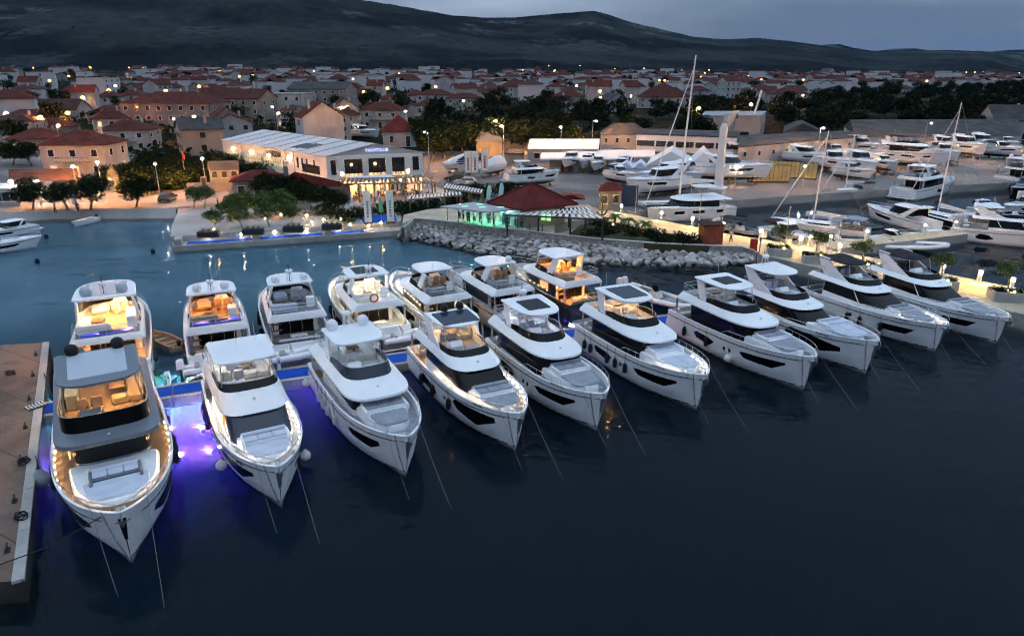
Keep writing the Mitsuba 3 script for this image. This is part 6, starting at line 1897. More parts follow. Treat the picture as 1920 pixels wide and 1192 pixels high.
# ------------------------------------------------------------------ trees
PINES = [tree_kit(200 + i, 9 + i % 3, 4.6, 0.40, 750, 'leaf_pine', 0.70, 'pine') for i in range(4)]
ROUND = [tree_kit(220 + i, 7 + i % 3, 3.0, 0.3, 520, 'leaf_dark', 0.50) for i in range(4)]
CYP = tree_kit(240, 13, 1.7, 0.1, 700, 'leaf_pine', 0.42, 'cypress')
rs = np.random.RandomState(33)
minx, miny, maxx, maxy = WOOD.bounds
W = []
while len(W) < 210:
    # denser towards the yard
    y = miny + (maxy - miny) * rs.uniform(0, 1) ** 1.5
    x = rs.uniform(minx, maxx)
    if WOOD.contains(Point(x, y)) and abs(x / y) < 0.83 and all((x - a) ** 2 + (y - b) ** 2 > 22 for a, b in W):
        W.append((x, y))
W.sort(key=lambda q: q[0] / q[1])
for i, (x, y) in enumerate(W):
    s = rs.uniform(0.70, 1.02)
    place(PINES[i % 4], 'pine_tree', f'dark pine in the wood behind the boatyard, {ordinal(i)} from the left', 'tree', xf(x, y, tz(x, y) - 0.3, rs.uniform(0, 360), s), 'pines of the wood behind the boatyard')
for i, (xy, s) in enumerate([((135.75, 248.07), 1.05), ((148.57, 237.86), 1.25), ((193.41, 284.54), 0.8)]):
    place(CYP, 'cypress_tree', f'tall dark cypress rising over the pine wood, {ordinal(i)} from the left', 'tree', xf(*xy, 1.3, 30 * i, s), 'cypresses over the wood')
B = []
while len(B) < 150:
    a = rs.uniform(-0.8, 0.82)
    y = 190 * (1000 / 190) ** rs.uniform(0, 1)
    x = a * y
    if WOOD.contains(Point(x, y)) or (a > 0.15 and y < 330) or (a > -.25 and y < 240) or any(abs(x - px) + abs(y - py) < pr * 0.9 + 2 for px, py, pr in TAKE):
        continue
    B.append((x, y))
B.sort(key=lambda q: q[1])
for r in range(10):
    row = sorted(B[r * 15:(r + 1) * 15], key=lambda q: q[0] / q[1])
    for j, (x, y) in enumerate(row):
        place(ROUND[(r + j) % 4], 'town_tree', f'dark round tree between the houses, {ordinal(j)} from left in {ordinal(r)} row of town trees', 'tree', xf(x, y, tz(x, y), rs.uniform(0, 360), rs.uniform(0.7, 1.3)), 'trees between the town houses')
# undergrowth and gardens: uncountable
rs = np.random.RandomState(44)
bl = []
while len(bl) < 900:
    a = rs.uniform(-0.85, 0.85)
    y = 175 * (1500 / 175) ** rs.uniform(0, 1)
    x = a * y
    if (a > 0.15 and y < 330) or (a > -.3 and y < 230):
        continue
    r = rs.uniform(1.5, 5) * (1 + y / 900)
    bl.append((x, y, tz(x, y) + 0.8, r, r, rs.uniform(1.0, 2.4)))
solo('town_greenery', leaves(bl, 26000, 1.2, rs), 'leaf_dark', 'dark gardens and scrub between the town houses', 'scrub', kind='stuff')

# ------------------------------------------------------------------ street lamps of the town
LA = [lamp_kit(7.0, (1.0, 0.26, 0.03), 300, 0.60, 0.9), lamp_kit(7.0, (1.0, 0.42, 0.09), 180, 0.40, 0.6), lamp_kit(7.0, (0.9, 0.95, 1.0), 30, 0.35, 0.25)]
TL = [(-140.89, 218.64), (-261.13, 398.90), (-208.12, 314.96), (-140.74, 234.38), (-142.47, 333.67), (-85.34, 264.66), (-98.20, 213.73), (-75.22, 235.16), (-59.83, 220.95), (-35.14, 243.23), (-74.32, 375.78), (-319.97, 591.36), (47.45, 398.90), (55.15, 346.70), (65.54, 262.41), (141.60, 362.87), (91.58, 283.14), (49.27, 549.31), (56.61, 492.39), (71.43, 451.23)]
TL += [(-150, 178), (-118, 190), (-190, 205), (-160, 232), (-128, 246), (-232, 252), (-95, 222), (-250, 300), (-60, 262), (-180, 310), (-20, 300), (-300, 380), (-110, 340), (40, 330)]
TT = [0, 0, 0, 0, 1, 2, 1, 1, 1, 1, 0, 2, 0, 1, 0, 1, 0, 0, 1, 1, 0, 1, 0, 0, 1, 0, 1, 0, 1, 0, 1, 0, 0, 1]
for i, (x, y) in enumerate(TL):
    place(LA[TT[i]], 'street_lamp', f'{["orange", "amber", "white"][TT[i]]} street lamp among the nearer houses, {ordinal(i)} of the list', 'street lamp', xf(x, y, tz(x, y), 50 * i), 'street lamps of the town')
far_lamps = [lamp_kit(8.0, (1.0, 0.30, 0.04), 7, 0.95, 0.03, 0.6), lamp_kit(8.0, (1.0, 0.62, 0.28), 5, 0.85, 0.03, 0.6)]
rs = np.random.RandomState(9)
FL = [(rs.uniform(-0.75, 0.8), 260 * (1150 / 260) ** rs.uniform(0.1, 1)) for _ in range(64)]
FL = [(a * y, y) for a, y in FL if not WOOD.buffer(8).contains(Point(a * y, y))]
FL += [(x, 1180 + 2 * i) for i, x in enumerate(np.linspace(560, 690, 9))] + [(-640 + 34 * i, 960 + 30 * (i % 3)) for i in range(6)] + [(60 + 55 * i, 1240 + 40 * (i % 2)) for i in range(6)] + [(x, 1230.0) for x in np.linspace(700, 860, 12)]
FL.sort(key=lambda q: q[0] / q[1])
for i, (x, y) in enumerate(FL):
    place(far_lamps[int(rs.rand() < 0.35)], 'town_lamp', f'tiny far street lamp, {ordinal(i)} from the left of the far town lamps', 'street lamp', xf(x, y, tz(x, y), 77 * i), 'far street lamps')
# ------------------------------------------------------------------ boats of the basin, the yard and the beach


def stands(k, L, B, h):
    for x in (-L * 0.82, -L * 0.5, -L * 0.2):
        for s in (1, -1):
            k.add('stand', cat(tube([(x, s * B * 0.42, -h - 0.5), (x, s * B * 0.30, -0.1)], 0.05, 4), tube([(x - .35, s * B * 0.40, -h - .5), (x, s * B * 0.33, -0.5)], 0.04, 4)), 'iron_dark')
    k.add('keel_block', cat(*[bx(x - .2, x + .2, -.3, .3, -h - .5, -h + .02) for x in (-L * .8, -L * .45, -L * .15)]), 'wood_brown')


def cruiser(L=10.0, B=3.4, style='open', hull='gelcoat', on_land=False, canvas='navy_canvas', arch=True, glass='tinted_glass', fly=False, stripe=None, h=1.0, cover=None):
    """A smaller motor boat: hull, raked screen, cabin top, arch, canvas."""
    k = Kit()
    H = Hull(L, B, 0.9, 1.55 * L / 10, 1.15 * L / 10, keel=-0.5, full=2.0, db=0.30)
    sh, us, v = H.shell(18)
    k.add('hull', sh, hull, 30)
    k.add('deck', H.deck(us, v), 'gelcoat', 30)
    if on_land:
        n = len(us)
        rows = []
        for u in us:
            y0 = float(H.y(u, -0.5))
            rows.append([(H.x(u, -0.3), y0, -0.5), (H.x(u, -0.3) - 0.6 * u, y0 * 0.1, -0.5 - h * 0.55 * (1 - u ** 4))])
        V = np.array(rows)
        a = V.reshape(-1, 3)
        q = np.array([[2 * i, 2 * i + 1, 2 * i + 3, 2 * i + 2] for i in range(n - 1)])
        k.add('bottom', cat(TM(a, q), TM(a * [1, -1, 1], q[:, ::-1])), 'antifoul', 40)
        stands(k, L, B, h)
    for s in (1, -1):
        k.add('rub_rail', tube(H.line(-L + .1, 0.6, -.22, s, .012, 14), .03, 4), stripe or 'black_rubber')
        k.add('hull_window', H.patch([(-L * .52, .62 * L / 10, .72 * L / 10), (-L * .48, .5 * L / 10, .84 * L / 10), (-L * .25, .6 * L / 10, .95 * L / 10), (-L * .2, .85 * L / 10, .97 * L / 10)], s), 'tinted_glass', True)
    z = L * 0.115
    t = 1.35 * L / 10
    k.add('foredeck', loft([ring(-L * .55, -L * .06, B * .36, z, 2.2, .35, .2), ring(-L * .55, -L * .10, B * .33, z + t * .25, 2.2, .35, .2), ring(-L * .5, -L * .14, B * .26, z + t * .34, 2.2, .35, .2)], bottom=False), 'gelcoat', 40)
    k.add('sun_pad', loft([ring(-L * .40, -L * .17, B * .2, z + t * .345, 3, .5), ring(-L * .40, -L * .17, B * .2, z + t * .40, 3, .5)], bottom=False), 'cushion')
    zc = z + t * .28
    ca, cf = (-L * .80, -L * .36) if style != 'open' else (-L * .66, -L * .38)
    k.add('windscreen', loft([ring(ca, cf, B * .38, zc, 2.6, .6), ring(ca, cf - .9, B * .32, zc + t * .62, 2.6, .6)], bottom=False, top=False), glass, 35)
    k.add('cabin_top', loft([ring(ca - .1, cf - .75, B * .345, zc + t * .61, 2.6, .6), ring(ca - .15, cf - .8, B * .35, zc + t * .66, 2.6, .6), ring(ca + .1, cf - 1.1, B * .26, zc + t * .74, 2.6, .6)]), 'gelcoat', 40)
    for s in (1, -1):
        k.add('window_pillar', hullof([(x, s * y, zz) for x, y, zz in ((ca + .8, B * .385, zc), (ca + 1.1, B * .385, zc), (ca + .1, B * .335, zc + t * .62), (ca + .5, B * .335, zc + t * .62), (ca + .1, B * .31, zc + t * .62), (ca + .8, B * .36, zc))]), 'gelcoat')
    if arch:
        for s in (1, -1):
            k.add('radar_arch', hullof([(x, s * (y + q), zz) for x, y, zz in ((-L * .70, B * .42, z + .1), (-L * .58, B * .42, z + .1), (-L * .86, B * .34, z + t * 1.05), (-L * .80, B * .34, z + t * 1.08)) for q in (-.05, .05)]), 'gelcoat')
        k.add('radar_arch', cb(-L * .87, -L * .79, -B * .36, B * .36, z + t * 1.02, z + t * 1.14, .04), 'gelcoat')
        k.add('radar', move(lathe([(0, 0), (.22, 0), (.25, .08), (.2, .17), (0, .19)], 10), -L * .83, 0, z + t * 1.14), 'gelcoat', 40)
    if canvas:
        k.add('canvas_top', loft([ring(-L * .95, ca + .2, B * .36, z + t * .55, 3, .6), ring(-L * .93, ca + .2, B * .33, z + t * .92, 3, .6), ring(-L * .85, ca, B * .22, z + t * 1.0, 3, .6)]), canvas, 40)
    if fly:
        k.add('flybridge', loft([ring(-L * .85, -L * .48, B * .37, zc + t * .75, 2.6, .6), ring(-L * .85, -L * .45, B * .38, zc + t * 1.05, 2.6, .6), inset(ring(-L * .85, -L * .45, B * .38, zc + t * 1.05, 2.6, .6), .1), inset(ring(-L * .85, -L * .45, B * .38, zc + t * .82, 2.6, .6), .12)]), 'gelcoat', 40)
        k.add('fly_seat', cb(-L * .75, -L * .6, -B * .25, B * .25, zc + t * .82, zc + t * 1.1, .06), 'cushion')
    if cover:
        k.add('cover', loft([ring(-L * .98, .5, B * .47, z - .1, 2.2, .4, .0), ring(-L * .9, -.5, B * .35, z + t * .7, 2.2, .4, .1), ring(-L * .8, -L * .25, B * .12, z + t * 1.15, 2.2, .4, .1)], bottom=False), cover, 30)
    k.add('swim_platform', cb(-L - .8, -L, -B * .4, B * .4, .2, .32, .05), 'gelcoat')
    for s in (1, -1):
        top = H.line(-L * .5, .75, .40, s, -.06, 14)
        k.add('bow_rail', cat(tube(top, .02, 4), *[tube([q - [0, 0, .4], q], .015, 4) for q in top[1::3]]), 'steel')
    k.H = H
    return k


def sail_yacht(L=12.0, B=3.6, hull='gelcoat', mast=17.0, canvas='navy_canvas', furl=True, boom=4.5):
    k = Kit()
    H = Hull(L, B, 1.0, 1.35, 1.0, keel=-.5, full=1.9, db=0.08)
    sh, us, v = H.shell(18)
    k.add('hull', sh, hull, 30)
    k.add('deck', H.deck(us, v), 'gelcoat', 30)
    for s in (1, -1):
        k.add('hull_stripe', H.patch([(-L + .1, .14, .24), (-.1, .14, .24)], s, .012, 18, 2), 'gelcoat_navy' if hull == 'gelcoat' else 'gelcoat')
    k.add('coachroof', loft([ring(-L * .66, -L * .2, B * .28, 1.0, 2.2, .4, .2), ring(-L * .66, -L * .24, B * .26, 1.42, 2.2, .4, .2), ring(-L * .64, -L * .28, B * .2, 1.5, 2.2, .4, .2)], bottom=False), 'gelcoat', 40)
    for s in (1, -1):
        k.add('cabin_window', plate([(-L * .6, 1.15), (-L * .34, 1.15), (-L * .37, 1.34), (-L * .6, 1.34)], s * B * .275 - .015, s * B * .275 + .015), 'tinted_glass')
    k.add('sprayhood', loft([ring(-L * .70, -L * .58, B * .3, 1.3, 2.4, .3), ring(-L * .70, -L * .61, B * .27, 1.85, 2.4, .3), ring(-L * .68, -L * .63, B * .16, 2.0, 2.4, .3)]), canvas, 40)
    k.add('bimini', loft([ring(-L * .96, -L * .76, B * .32, 2.35, 3, .6), ring(-L * .95, -L * .77, B * .28, 2.5, 3, .6)]), canvas, 40)
    for s in (1, -1):
        k.add('bimini_post', tube([(-L * .86, s * B * .34, 1.0), (-L * .86, s * B * .3, 2.36)], .02, 4), 'steel')
        k.add('cockpit_bench', cb(-L * .95, -L * .7, s * B * .3 - .25, s * B * .3 + .25, .9, 1.25, .05), 'teak')
        rail = H.line(-L + .3, .8, .6, s, -.05, 18)
        k.add('guard_rail', cat(tube(rail, .012, 4), *[tube([q - [0, 0, .6], q], .014, 4) for q in rail[::3]]), 'steel')
    k.add('wheel', move(tube([(math.cos(a) * .4, math.sin(a) * .4, 0) for a in np.linspace(0, 2 * math.pi, 15)], .02, 4), -L * .86, 0, 1.5, ry=90), 'steel')
    mx = -L * .40
    k.add('mast', tube([(mx, 0, 1.2), (mx - .12, 0, mast * .5), (mx - .35, 0, mast)], [.11, .10, .07], 6), 'gelcoat', 50)
    for zz, w in ((.42, .75), (.70, .55)):
        k.add('spreader', tube([(mx - .25 * zz, -w, mast * zz), (mx - .12, 0, mast * zz + .02), (mx - .25 * zz, w, mast * zz)], .03, 4), 'gelcoat')
    k.add('boom', tube([(mx - .15, 0, 2.3), (mx - boom, 0, 2.35)], .09, 6), 'gelcoat')
    k.add('boom__sail_bag', hullof([(x, y, zz) for x in (mx - .3, mx - boom + .2) for y in (-.13, .13) for zz in (2.4, 2.55)] + [(mx - .3, 0, 2.95), (mx - boom + .3, 0, 2.62)]), 'white_vinyl' if furl else canvas)
    k.add('furled_headsail', tube([(.7, 0, 1.5), ((mx + .7) / 2 * .9, 0, mast * .48), (mx - .2, 0, mast * .93)], [.05, .08, .03], 5), 'gelcoat')
    k.add('stay', cat(tube([(-L + .2, 0, 1.2), (mx - .35, 0, mast)], .012, 3), *[tube([(mx - .2, s * B * .46, 1.1), (mx - .3, s * .62, mast * .56), (mx - .35, 0, mast * .98)], .012, 3) for s in (1, -1)]), 'steel')
    k.H = H
    return k


def catamaran(L=14.5, B=7.4):
    k = Kit()
    H = Hull(L, 2.0, .35, 2.1, 1.7, keel=-.5, full=2.2, db=.05)
    sh, us, v = H.shell(18)
    for s in (1, -1):
        k.add('hull', move(sh, y=s * (B / 2 - 1.0)), 'gelcoat', 30)
        k.add('hull__deck', move(H.deck(us, v), y=s * (B / 2 - 1.0)), 'gelcoat', 30)
        for x0, x1 in ((-12.2, -11.0), (-8.9, -6.9), (-5.5, -3.9)):
            for sd in (1, -1):
                k.add('hull_window', move(H.patch([(x0, 1.0, 1.42), (x1, 1.0, 1.42)], sd, .02, 4, 2), y=s * (B / 2 - 1.0)), 'tinted_glass')
    k.add('bridge_deck', cb(-L * .97, -L * .36, -B / 2 + 1.2, B / 2 - 1.2, .75, 1.72, .1), 'gelcoat')
    k.add('crossbeam', tube([(-.6, -B / 2 + 1, 1.55), (-.6, B / 2 - 1, 1.55)], .11, 6), 'steel')
    k.add('trampoline', bx(-L * .36, -.7, -B / 2 + 1.6, B / 2 - 1.6, 1.50, 1.53), 'black_canvas')
    k.add('coachroof_window', loft([ring(-L * .84, -L * .33, 2.6, 1.72, 2.6, .6), ring(-L * .84, -L * .40, 2.4, 2.7, 2.6, .6)], bottom=False, top=False), 'tinted_glass', 35)
    k.add('coachroof', loft([ring(-L * .98, -L * .37, 2.75, 2.68, 2.6, .6), ring(-L * .99, -L * .36, 2.8, 2.78, 2.6, .6), ring(-L * .95, -L * .42, 2.3, 2.98, 2.6, .6)]), 'gelcoat', 40)
    k.add('hardtop', loft([ring(-L * .86, -L * .60, 1.6, 4.5, 3, .6), ring(-L * .86, -L * .6, 1.6, 4.6, 3, .6)]), 'gelcoat', 40)
    for x in (-L * .84, -L * .63):
        for s in (1, -1):
            k.add('hardtop_post', tube([(x, s * 1.4, 2.9), (x, s * 1.4, 4.52)], .03, 4), 'steel')
    mx = -L * .44
    k.add('mast', tube([(mx, 0, 2.9), (mx - .3, 0, 13), (mx - .9, 0, 24)], [.17, .15, .1], 7), 'gelcoat', 50)
    for zz, w in ((10, 1.0), (16.5, .8)):
        k.add('spreader', tube([(mx - .5, -w, zz), (mx - .3, 0, zz), (mx - .5, w, zz)], .03, 4), 'gelcoat')
    k.add('boom', tube([(mx - .2, 0, 5.1), (mx - 6, 0, 5.2)], .13, 6), 'gelcoat')
    k.add('boom__sail_bag', hullof([(x, y, zz) for x in (mx - .3, mx - 5.8) for y in (-.2, .2) for zz in (5.2, 5.4)] + [(mx - .3, 0, 6.0), (mx - 5.6, 0, 5.5)]), 'white_vinyl')
    k.add('furled_headsail', tube([(-.6, 0, 1.8), (-3.4, 0, 11), (mx - .7, 0, 22)], [.06, .11, .04], 5), 'gelcoat')
    k.add('stay', cat(*[tube([(mx - 1.2, s * 3.0, 1.8), (mx - .6, s * .95, 10), (mx - .9, 0, 22)], .015, 3) for s in (1, -1)]), 'steel')
    k.add('emblem', cat(*[move(plate([(0, 0), (.16, 0), (.22, h_), (.06, h_)], -.01, .01), x, B / 2 - 1.0 + 0.0, 0) for x, h_ in ((-2.3, .35), (-2.0, .5), (-1.7, .65))]) if False else cat(*[move(plate([(0, 0), (.17, 0), (.23, h_), (.06, h_)], -.012, .012), x, s * (B / 2 - 1.0 + float(H.y(H.u(x, 1.0), 1.0)) + .02), .75) for x, h_ in ((-2.5, .35), (-2.15, .5), (-1.8, .65)) for s in (1, -1)]), 'iron_dark')
    k.H = H
    return k


def rib(L=7.0, B=2.6, tube_mat='gelcoat', hull='black_rubber', engines=2, top=None):
    k = Kit()
    r = .27
    path = np.array([(-L, B / 2 - r, .55), (-L * .4, B / 2 - r, .6), (-L * .18, B * .36, .7), (-.25, B * .14, .85), (0, 0, .9)])
    full = np.vstack([path, (path * [1, -1, 1])[-2::-1]])
    k.add('inflatable_tube', tube(full, [r * .8] + [r] * (len(full) - 2) + [r * .8], 9), tube_mat, 60)
    k.add('hull', hullof([(x, s * y, z) for x, y, z in ((-L, B * .36, .4), (-L, B * .2, -.25), (-L * .3, B * .3, .5), (-L * .3, .1, -.2), (-.2, .05, .7)) for s in (1, -1)]), hull)
    k.add('deck', bx(-L + .1, -L * .25, -B * .3, B * .3, .42, .47), 'fly_floor')
    k.add('console', hullof([(x, s * .4, z) for x, z in ((-L * .58, .45), (-L * .44, .45), (-L * .56, 1.2), (-L * .48, 1.15)) for s in (1, -1)]), 'gelcoat')
    k.add('windscreen', hullof([(x, s * .38, z) for x, z in ((-L * .50, 1.15), (-L * .49, 1.15), (-L * .55, 1.6), (-L * .545, 1.6)) for s in (1, -1)]), 'smoked_glass')
    k.add('seat', cb(-L * .76, -L * .64, -.5, .5, .45, .95, .08), 'cushion')
    k.add('bow_cushion', cb(-L * .4, -L * .22, -B * .25, B * .25, .47, .62, .06), 'cushion')
    for i in range(engines):
        y = (i - (engines - 1) / 2) * .75
        nm = k.add('outboard_engine', hullof([(x, y + s * w, z) for x, w, z in ((-L - .5, .22, .75), (-L + .08, .24, .8), (-L - .45, .2, 1.35), (-L + .02, .22, 1.4), (-L - .2, .12, 1.5)) for s in (1, -1)]), 'gelcoat')
        k.add(nm + '__leg', bx(-L - .3, -L - .12, y - .09, y + .09, -.3, .8), 'iron_dark')
    if top:
        k.add('bimini', loft([ring(-L * .85, -L * .4, B * .34, 2.0, 3, .6), ring(-L * .84, -L * .42, B * .28, 2.15, 3, .6)]), top, 40)
        for s in (1, -1):
            k.add('bimini_post', cat(tube([(-L * .82, s * B * .32, .6), (-L * .7, s * B * .33, 2.0)], .02, 4), tube([(-L * .45, s * B * .32, .7), (-L * .6, s * B * .33, 2.0)], .02, 4)), 'steel')
    return k


def rowing_boat(L=4.2, B=1.5, hull='wood_hull'):
    k = Kit()
    H = Hull(L, B, .35, .7, .5, keel=-.2, full=2.0, db=.35)
    sh, us, v = H.shell(14)
    k.add('hull', sh, hull, 30)
    k.add('floor', H.deck(us, v), hull)
    for x in (-L * .8, -L * .5, -L * .25):
        w = float(H.y(H.u(x, .4), .4)) - .08
        k.add('thwart', bx(x - .13, x + .13, -w, w, .38, .42), 'wood_brown')
    k.add('outboard_engine', cb(-L - .3, -L - .02, -.15, .15, .4, .9, .06), 'black_rubber')
    return k


def wrapped(L=9.0, B=3.2, h=1.2):
    """A boat shrink-wrapped in white film on stands."""
    k = cruiser(L, B, on_land=True, canvas=None, arch=False, h=h)
    z = L * .10
    k2 = Kit()
    k2.parts = [p for p in k.parts if p[0].startswith(('hull', 'bottom', 'stand', 'keel')) and not p[0].startswith('hull_window')]
    r = ring(-L - .1, 1.0, B * .51, z - .15, 2.0, .4)
    rs = np.random.RandomState(int(L * 10))
    a = inset(r, .06, z + .12)
    b = ring(-L * .97, -.6, B * .30, lambda x: z + .45 + 1.1 * min(1, (x / -L) * 1.6), 2.0, .35)
    c = ring(-L * .94, -L * .25, B * .04, lambda x: z + .85 + 1.2 * min(1, (x / -L) * 1.5), 2.0, .35)
    for q in (a, b):
        q += rs.normal(size=q.shape) * .035
    k2.add('shrink_wrap', loft([r, a, b, c], bottom=False), 'white_film', 25)
    return k2


mat('white_film', (0.66, 0.67, 0.68), 0.35, 0.5)
mat('wood_hull', tinted((0.42, 0.26, 0.16), (0.52, 0.34, 0.22), .5), .6, .3)

# heading helper: bow towards another point
def face(x, y, tx, ty):
    return math.degrees(math.atan2(ty - y, tx - x))


def afloat(kit, name, bow, stern, label, cat_='boat', z=0.0, L=None, group=None):
    (x, y), (sx_, sy_) = bow, stern
    hd = face(sx_, sy_, x, y)
    if hasattr(kit, 'H'):            # the hull's middle between the two points
        d = np.array([x - sx_, y - sy_])
        d /= np.linalg.norm(d)
        x, y = np.array([x + sx_, y + sy_]) / 2 + d * kit.H.L / 2
    place(kit, name, label, cat_, xf(x, y, z, hd), group)
    return hd


# the right hand basin
afloat(catamaran(), 'catamaran', (20.71, 110.54), (33.84, 114.04), 'white sailing catamaran with its bows towards the promenade', 'catamaran')
afloat(sail_yacht(12.5, 3.7, 'gelcoat', 14.0, 'cushion'), 'sailing_yacht', (40.99, 102.60), (47.74, 97.99), 'white sailing yacht moored along the short pier, dark fenders on its side', 'sailing yacht')
afloat(sail_yacht(10.5, 3.2, 'gelcoat_navy', 11.0, 'navy_canvas'), 'sailing_yacht', (56.87, 128.69), (66.57, 131.58), 'small dark hulled sailing yacht under the yard quay with a blue canopy', 'sailing yacht')
afloat(sail_yacht(15.0, 4.2, 'gelcoat_black', 17.5, 'cushion_pale', True, 5.5), 'sailing_yacht', (63.89, 110.54), (66.53, 101.14), 'black hulled sailing yacht behind the pier with a tall mast', 'sailing yacht')
afloat(cruiser(12.0, 3.9, 'coupe', canvas=None), 'motor_boat', (56.74, 112.27), (60.33, 99.72), 'white express cruiser with its bow to the left beyond the pier', 'motor boat')
k = yacht(navetta(L=17.5, B=5.2, cab=dict(xa=-14.0, w=1.95, wt=1.9, xfb=-5.0, xft=-6.0), brow=dict(xa=-16.0, xf=-5.4, w=2.4, ws=2.1, xs=-7.0), top=dict(xa=-13.6, xf=-9, leg=(-13.8, -12.6), w=2.0, panel=None, mast=(-13, .5))))
afloat(k, 'motor_yacht', (87.67, 140.37), (66.54, 124.84), 'motor yacht with a dark stern lying at the yard quay', 'yacht')
k = yacht(raked(L=16.0, B=5.0, zb=2.5, zs=1.9, underwater=(2500, (.05, .06, 1.0), [(-16.5, y, -.4) for y in (-1.8, 0, 1.8)]), top=dict(xa=-14, xf=-9.5, leg=(-13.6, -10), panel=None, domes=[(-13.2, 1.1, .4, 'gelcoat'), (-13.2, -1.1, .4, 'gelcoat')])))
afloat(k, 'motor_yacht', (118.28, 155.03), (91.28, 137.75), 'white yacht at the right edge with a blue light under its stern', 'yacht')
afloat(yacht(raked(L=16.0, B=4.8, zb=2.3, zs=1.9, hull='gelcoat_black', upper='gelcoat_black', top=dict(xa=-14, xf=-9.5, leg=(-13.6, -10), panel=None))), 'motor_yacht', (82.09, 121.20), (108.15, 140.37), 'black hulled yacht cut by the right edge', 'yacht')
k = yacht(raked(L=15.5, B=4.9, zb=2.5, zs=1.8, windows=[[(-7.2, 1.1, 1.2), (-6.8, .9, 1.4), (-3, 1.0, 1.5), (-1.5, 1.4, 1.5)], [(-12.6, .7, .9), (-12.2, .55, 1.3), (-11.2, .55, 1.2), (-10.6, .7, .8)]], cab=dict(pillars=[-7.2, -9.9], prake=-2.0), top=dict(xa=-13.5, xf=-10.0, w=1.3, z=4.6, flat_fabric=True, mat='gelcoat', leg=(-13.0, -9.6))))
afloat(k, 'motor_yacht', (72.41, 89.55), (62.65, 95.99), 'white flybridge yacht at the right edge behind the promenade', 'yacht')
afloat(rib(13.0, 3.6, 'gelcoat', 'gelcoat_black', 3), 'rigid_inflatable', (55.62, 88.41), (45.08, 90.71), 'long white and black rigid inflatable with three white outboards', 'inflatable boat')
afloat(rib(9.0, 3.0, 'fly_floor', 'black_rubber', 2, 'black_canvas'), 'rigid_inflatable', (34.67, 95.02), (31.03, 101.14), 'dark rigid inflatable with a black canopy beside the promenade', 'inflatable boat')
afloat(cruiser(9.5, 3.2, canvas='black_canvas', arch=False), 'motor_boat', (39.04, 91.31), (36.39, 98.33), 'motor boat with a black canvas hood beside the promenade', 'motor boat')
afloat(rib(7.0, 2.4, 'cushion', 'gelcoat', 1), 'rigid_inflatable', (52.45, 106.43), (47.85, 107.64), 'small grey inflatable behind the white sailing yacht', 'inflatable boat')
afloat(rib(7.0, 2.4, 'gelcoat_navy', 'gelcoat', 1), 'rigid_inflatable', (52.60, 99.02), (49.94, 101.14), 'small dark inflatable at the end of the white sailing yacht', 'inflatable boat')
k = Kit()
k.add('board', cb(-1.3, 1.3, -.3, .3, .5, 3.2, .05), 'white_paint')
k.add('emblem', cat(*[plate([(x, 1.2), (x + .22, 1.2), (x + .3, 1.2 + h_), (x + .08, 1.2 + h_)], -.33, -.31) for x, h_ in ((-.55, .5), (-.2, .75), (.15, 1.0))]), 'iron_dark')
k.add('float', cb(-1.6, 1.6, -1, 1, -.3, .5, .1), 'black_rubber')
place(k, 'sign_board', 'white sign board with slanted dark bars at the right edge of the basin', 'sign', xf(*(84.18, 116.34), 0, 0))
# boats of the left bay
afloat(cruiser(8.0, 2.9, 'cabin', canvas=None, arch=False), 'motor_boat', (-72.39, 94.38), (-69.47, 101.14), 'white cabin boat near the beach at the left edge, upper of two', 'motor boat')
afloat(cruiser(9.0, 3.0, canvas=None), 'motor_boat', (-63.65, 90.71), (-68.99, 86.76), 'white cabin boat at the left edge, lower of two', 'motor boat')
afloat(rowing_boat(4.6, 1.7, 'gelcoat'), 'rowing_boat', (-65.01, 104.10), (-64.45, 107.64), 'small pale rowing boat by the beach', 'rowing boat')
afloat(rowing_boat(4.4, 1.6), 'rowing_boat', (-31.17, 57.52), (-27.51, 54.67), 'wooden rowing boat between two yachts of the back row', 'rowing boat')
for i, (x, y) in enumerate([(-45.60, 87.85), (-57.31, 83.10), (-64.40, 96.32)]):
    b_ = Kit()
    b_.add('body', lathe([(0, -.3), (.22, -.2), (.28, .1), (.22, .4), (.08, .5), (0, .52)], 10), 'black_rubber', 50)
    b_.add('line', tube([(0, 0, -.2), (.1, 0, -2)], .02, 4), 'dark_rope')
    place(b_, 'buoy', f'black mooring buoy in the left bay, {["right", "lower left", "upper left"][i]} one', 'buoy', xf(x, y, 0))

# boats on the hard
def ashore(kit, bow, stern, label, h=1.0, cat_='motor boat', sc=1.0):
    (x, y), (sx_, sy_) = bow, stern
    hd = face(sx_, sy_, x, y)
    if hasattr(kit, 'H'):
        d = np.array([x - sx_, y - sy_])
        d /= np.linalg.norm(d)
        x, y = np.array([x + sx_, y + sy_]) / 2 + d * kit.H.L / 2 * sc
    place(kit, 'boat_ashore', label, cat_, xf(x, y, GZ + (h + .5) * sc, hd, sc), 'boats on stands in the yard')


ashore(wrapped(9.5), (-13.99, 150.55), (-9.00, 155.54), 'boat shrink wrapped in white film, left of the flags', 1.2, 'motor boat', .8)
ashore(wrapped(10.5), (-6.42, 143.63), (-0.23, 153.84), 'larger white wrapped boat right of the flags', 1.2, 'motor boat', .8)
ashore(cruiser(9, 3.1, on_land=True, cover='navy_canvas', canvas=None, arch=False), (-10.75, 147.40), (-6.28, 153.84), 'boat under a dark blue cover between the two wrapped boats', 1.0)
k = yacht(navetta(L=15.5, B=4.8, top=dict(xa=-12.8, xf=-8.4, leg=(-12.4, -11.3), panel=None), fore=dict(sofa=(-4.7, -3.7, 1.2))))
stands(k, 15, 4.4, 1.2)
k.add('bottom', hullof([(x, s * y, z) for x, y, z in ((-15.3, 2.0, -.4), (-15.3, .3, -1.2), (-4, 1.9, -.4), (-4, .2, -1.2), (-.2, .1, -.3)) for s in (1, -1)]), 'antifoul')
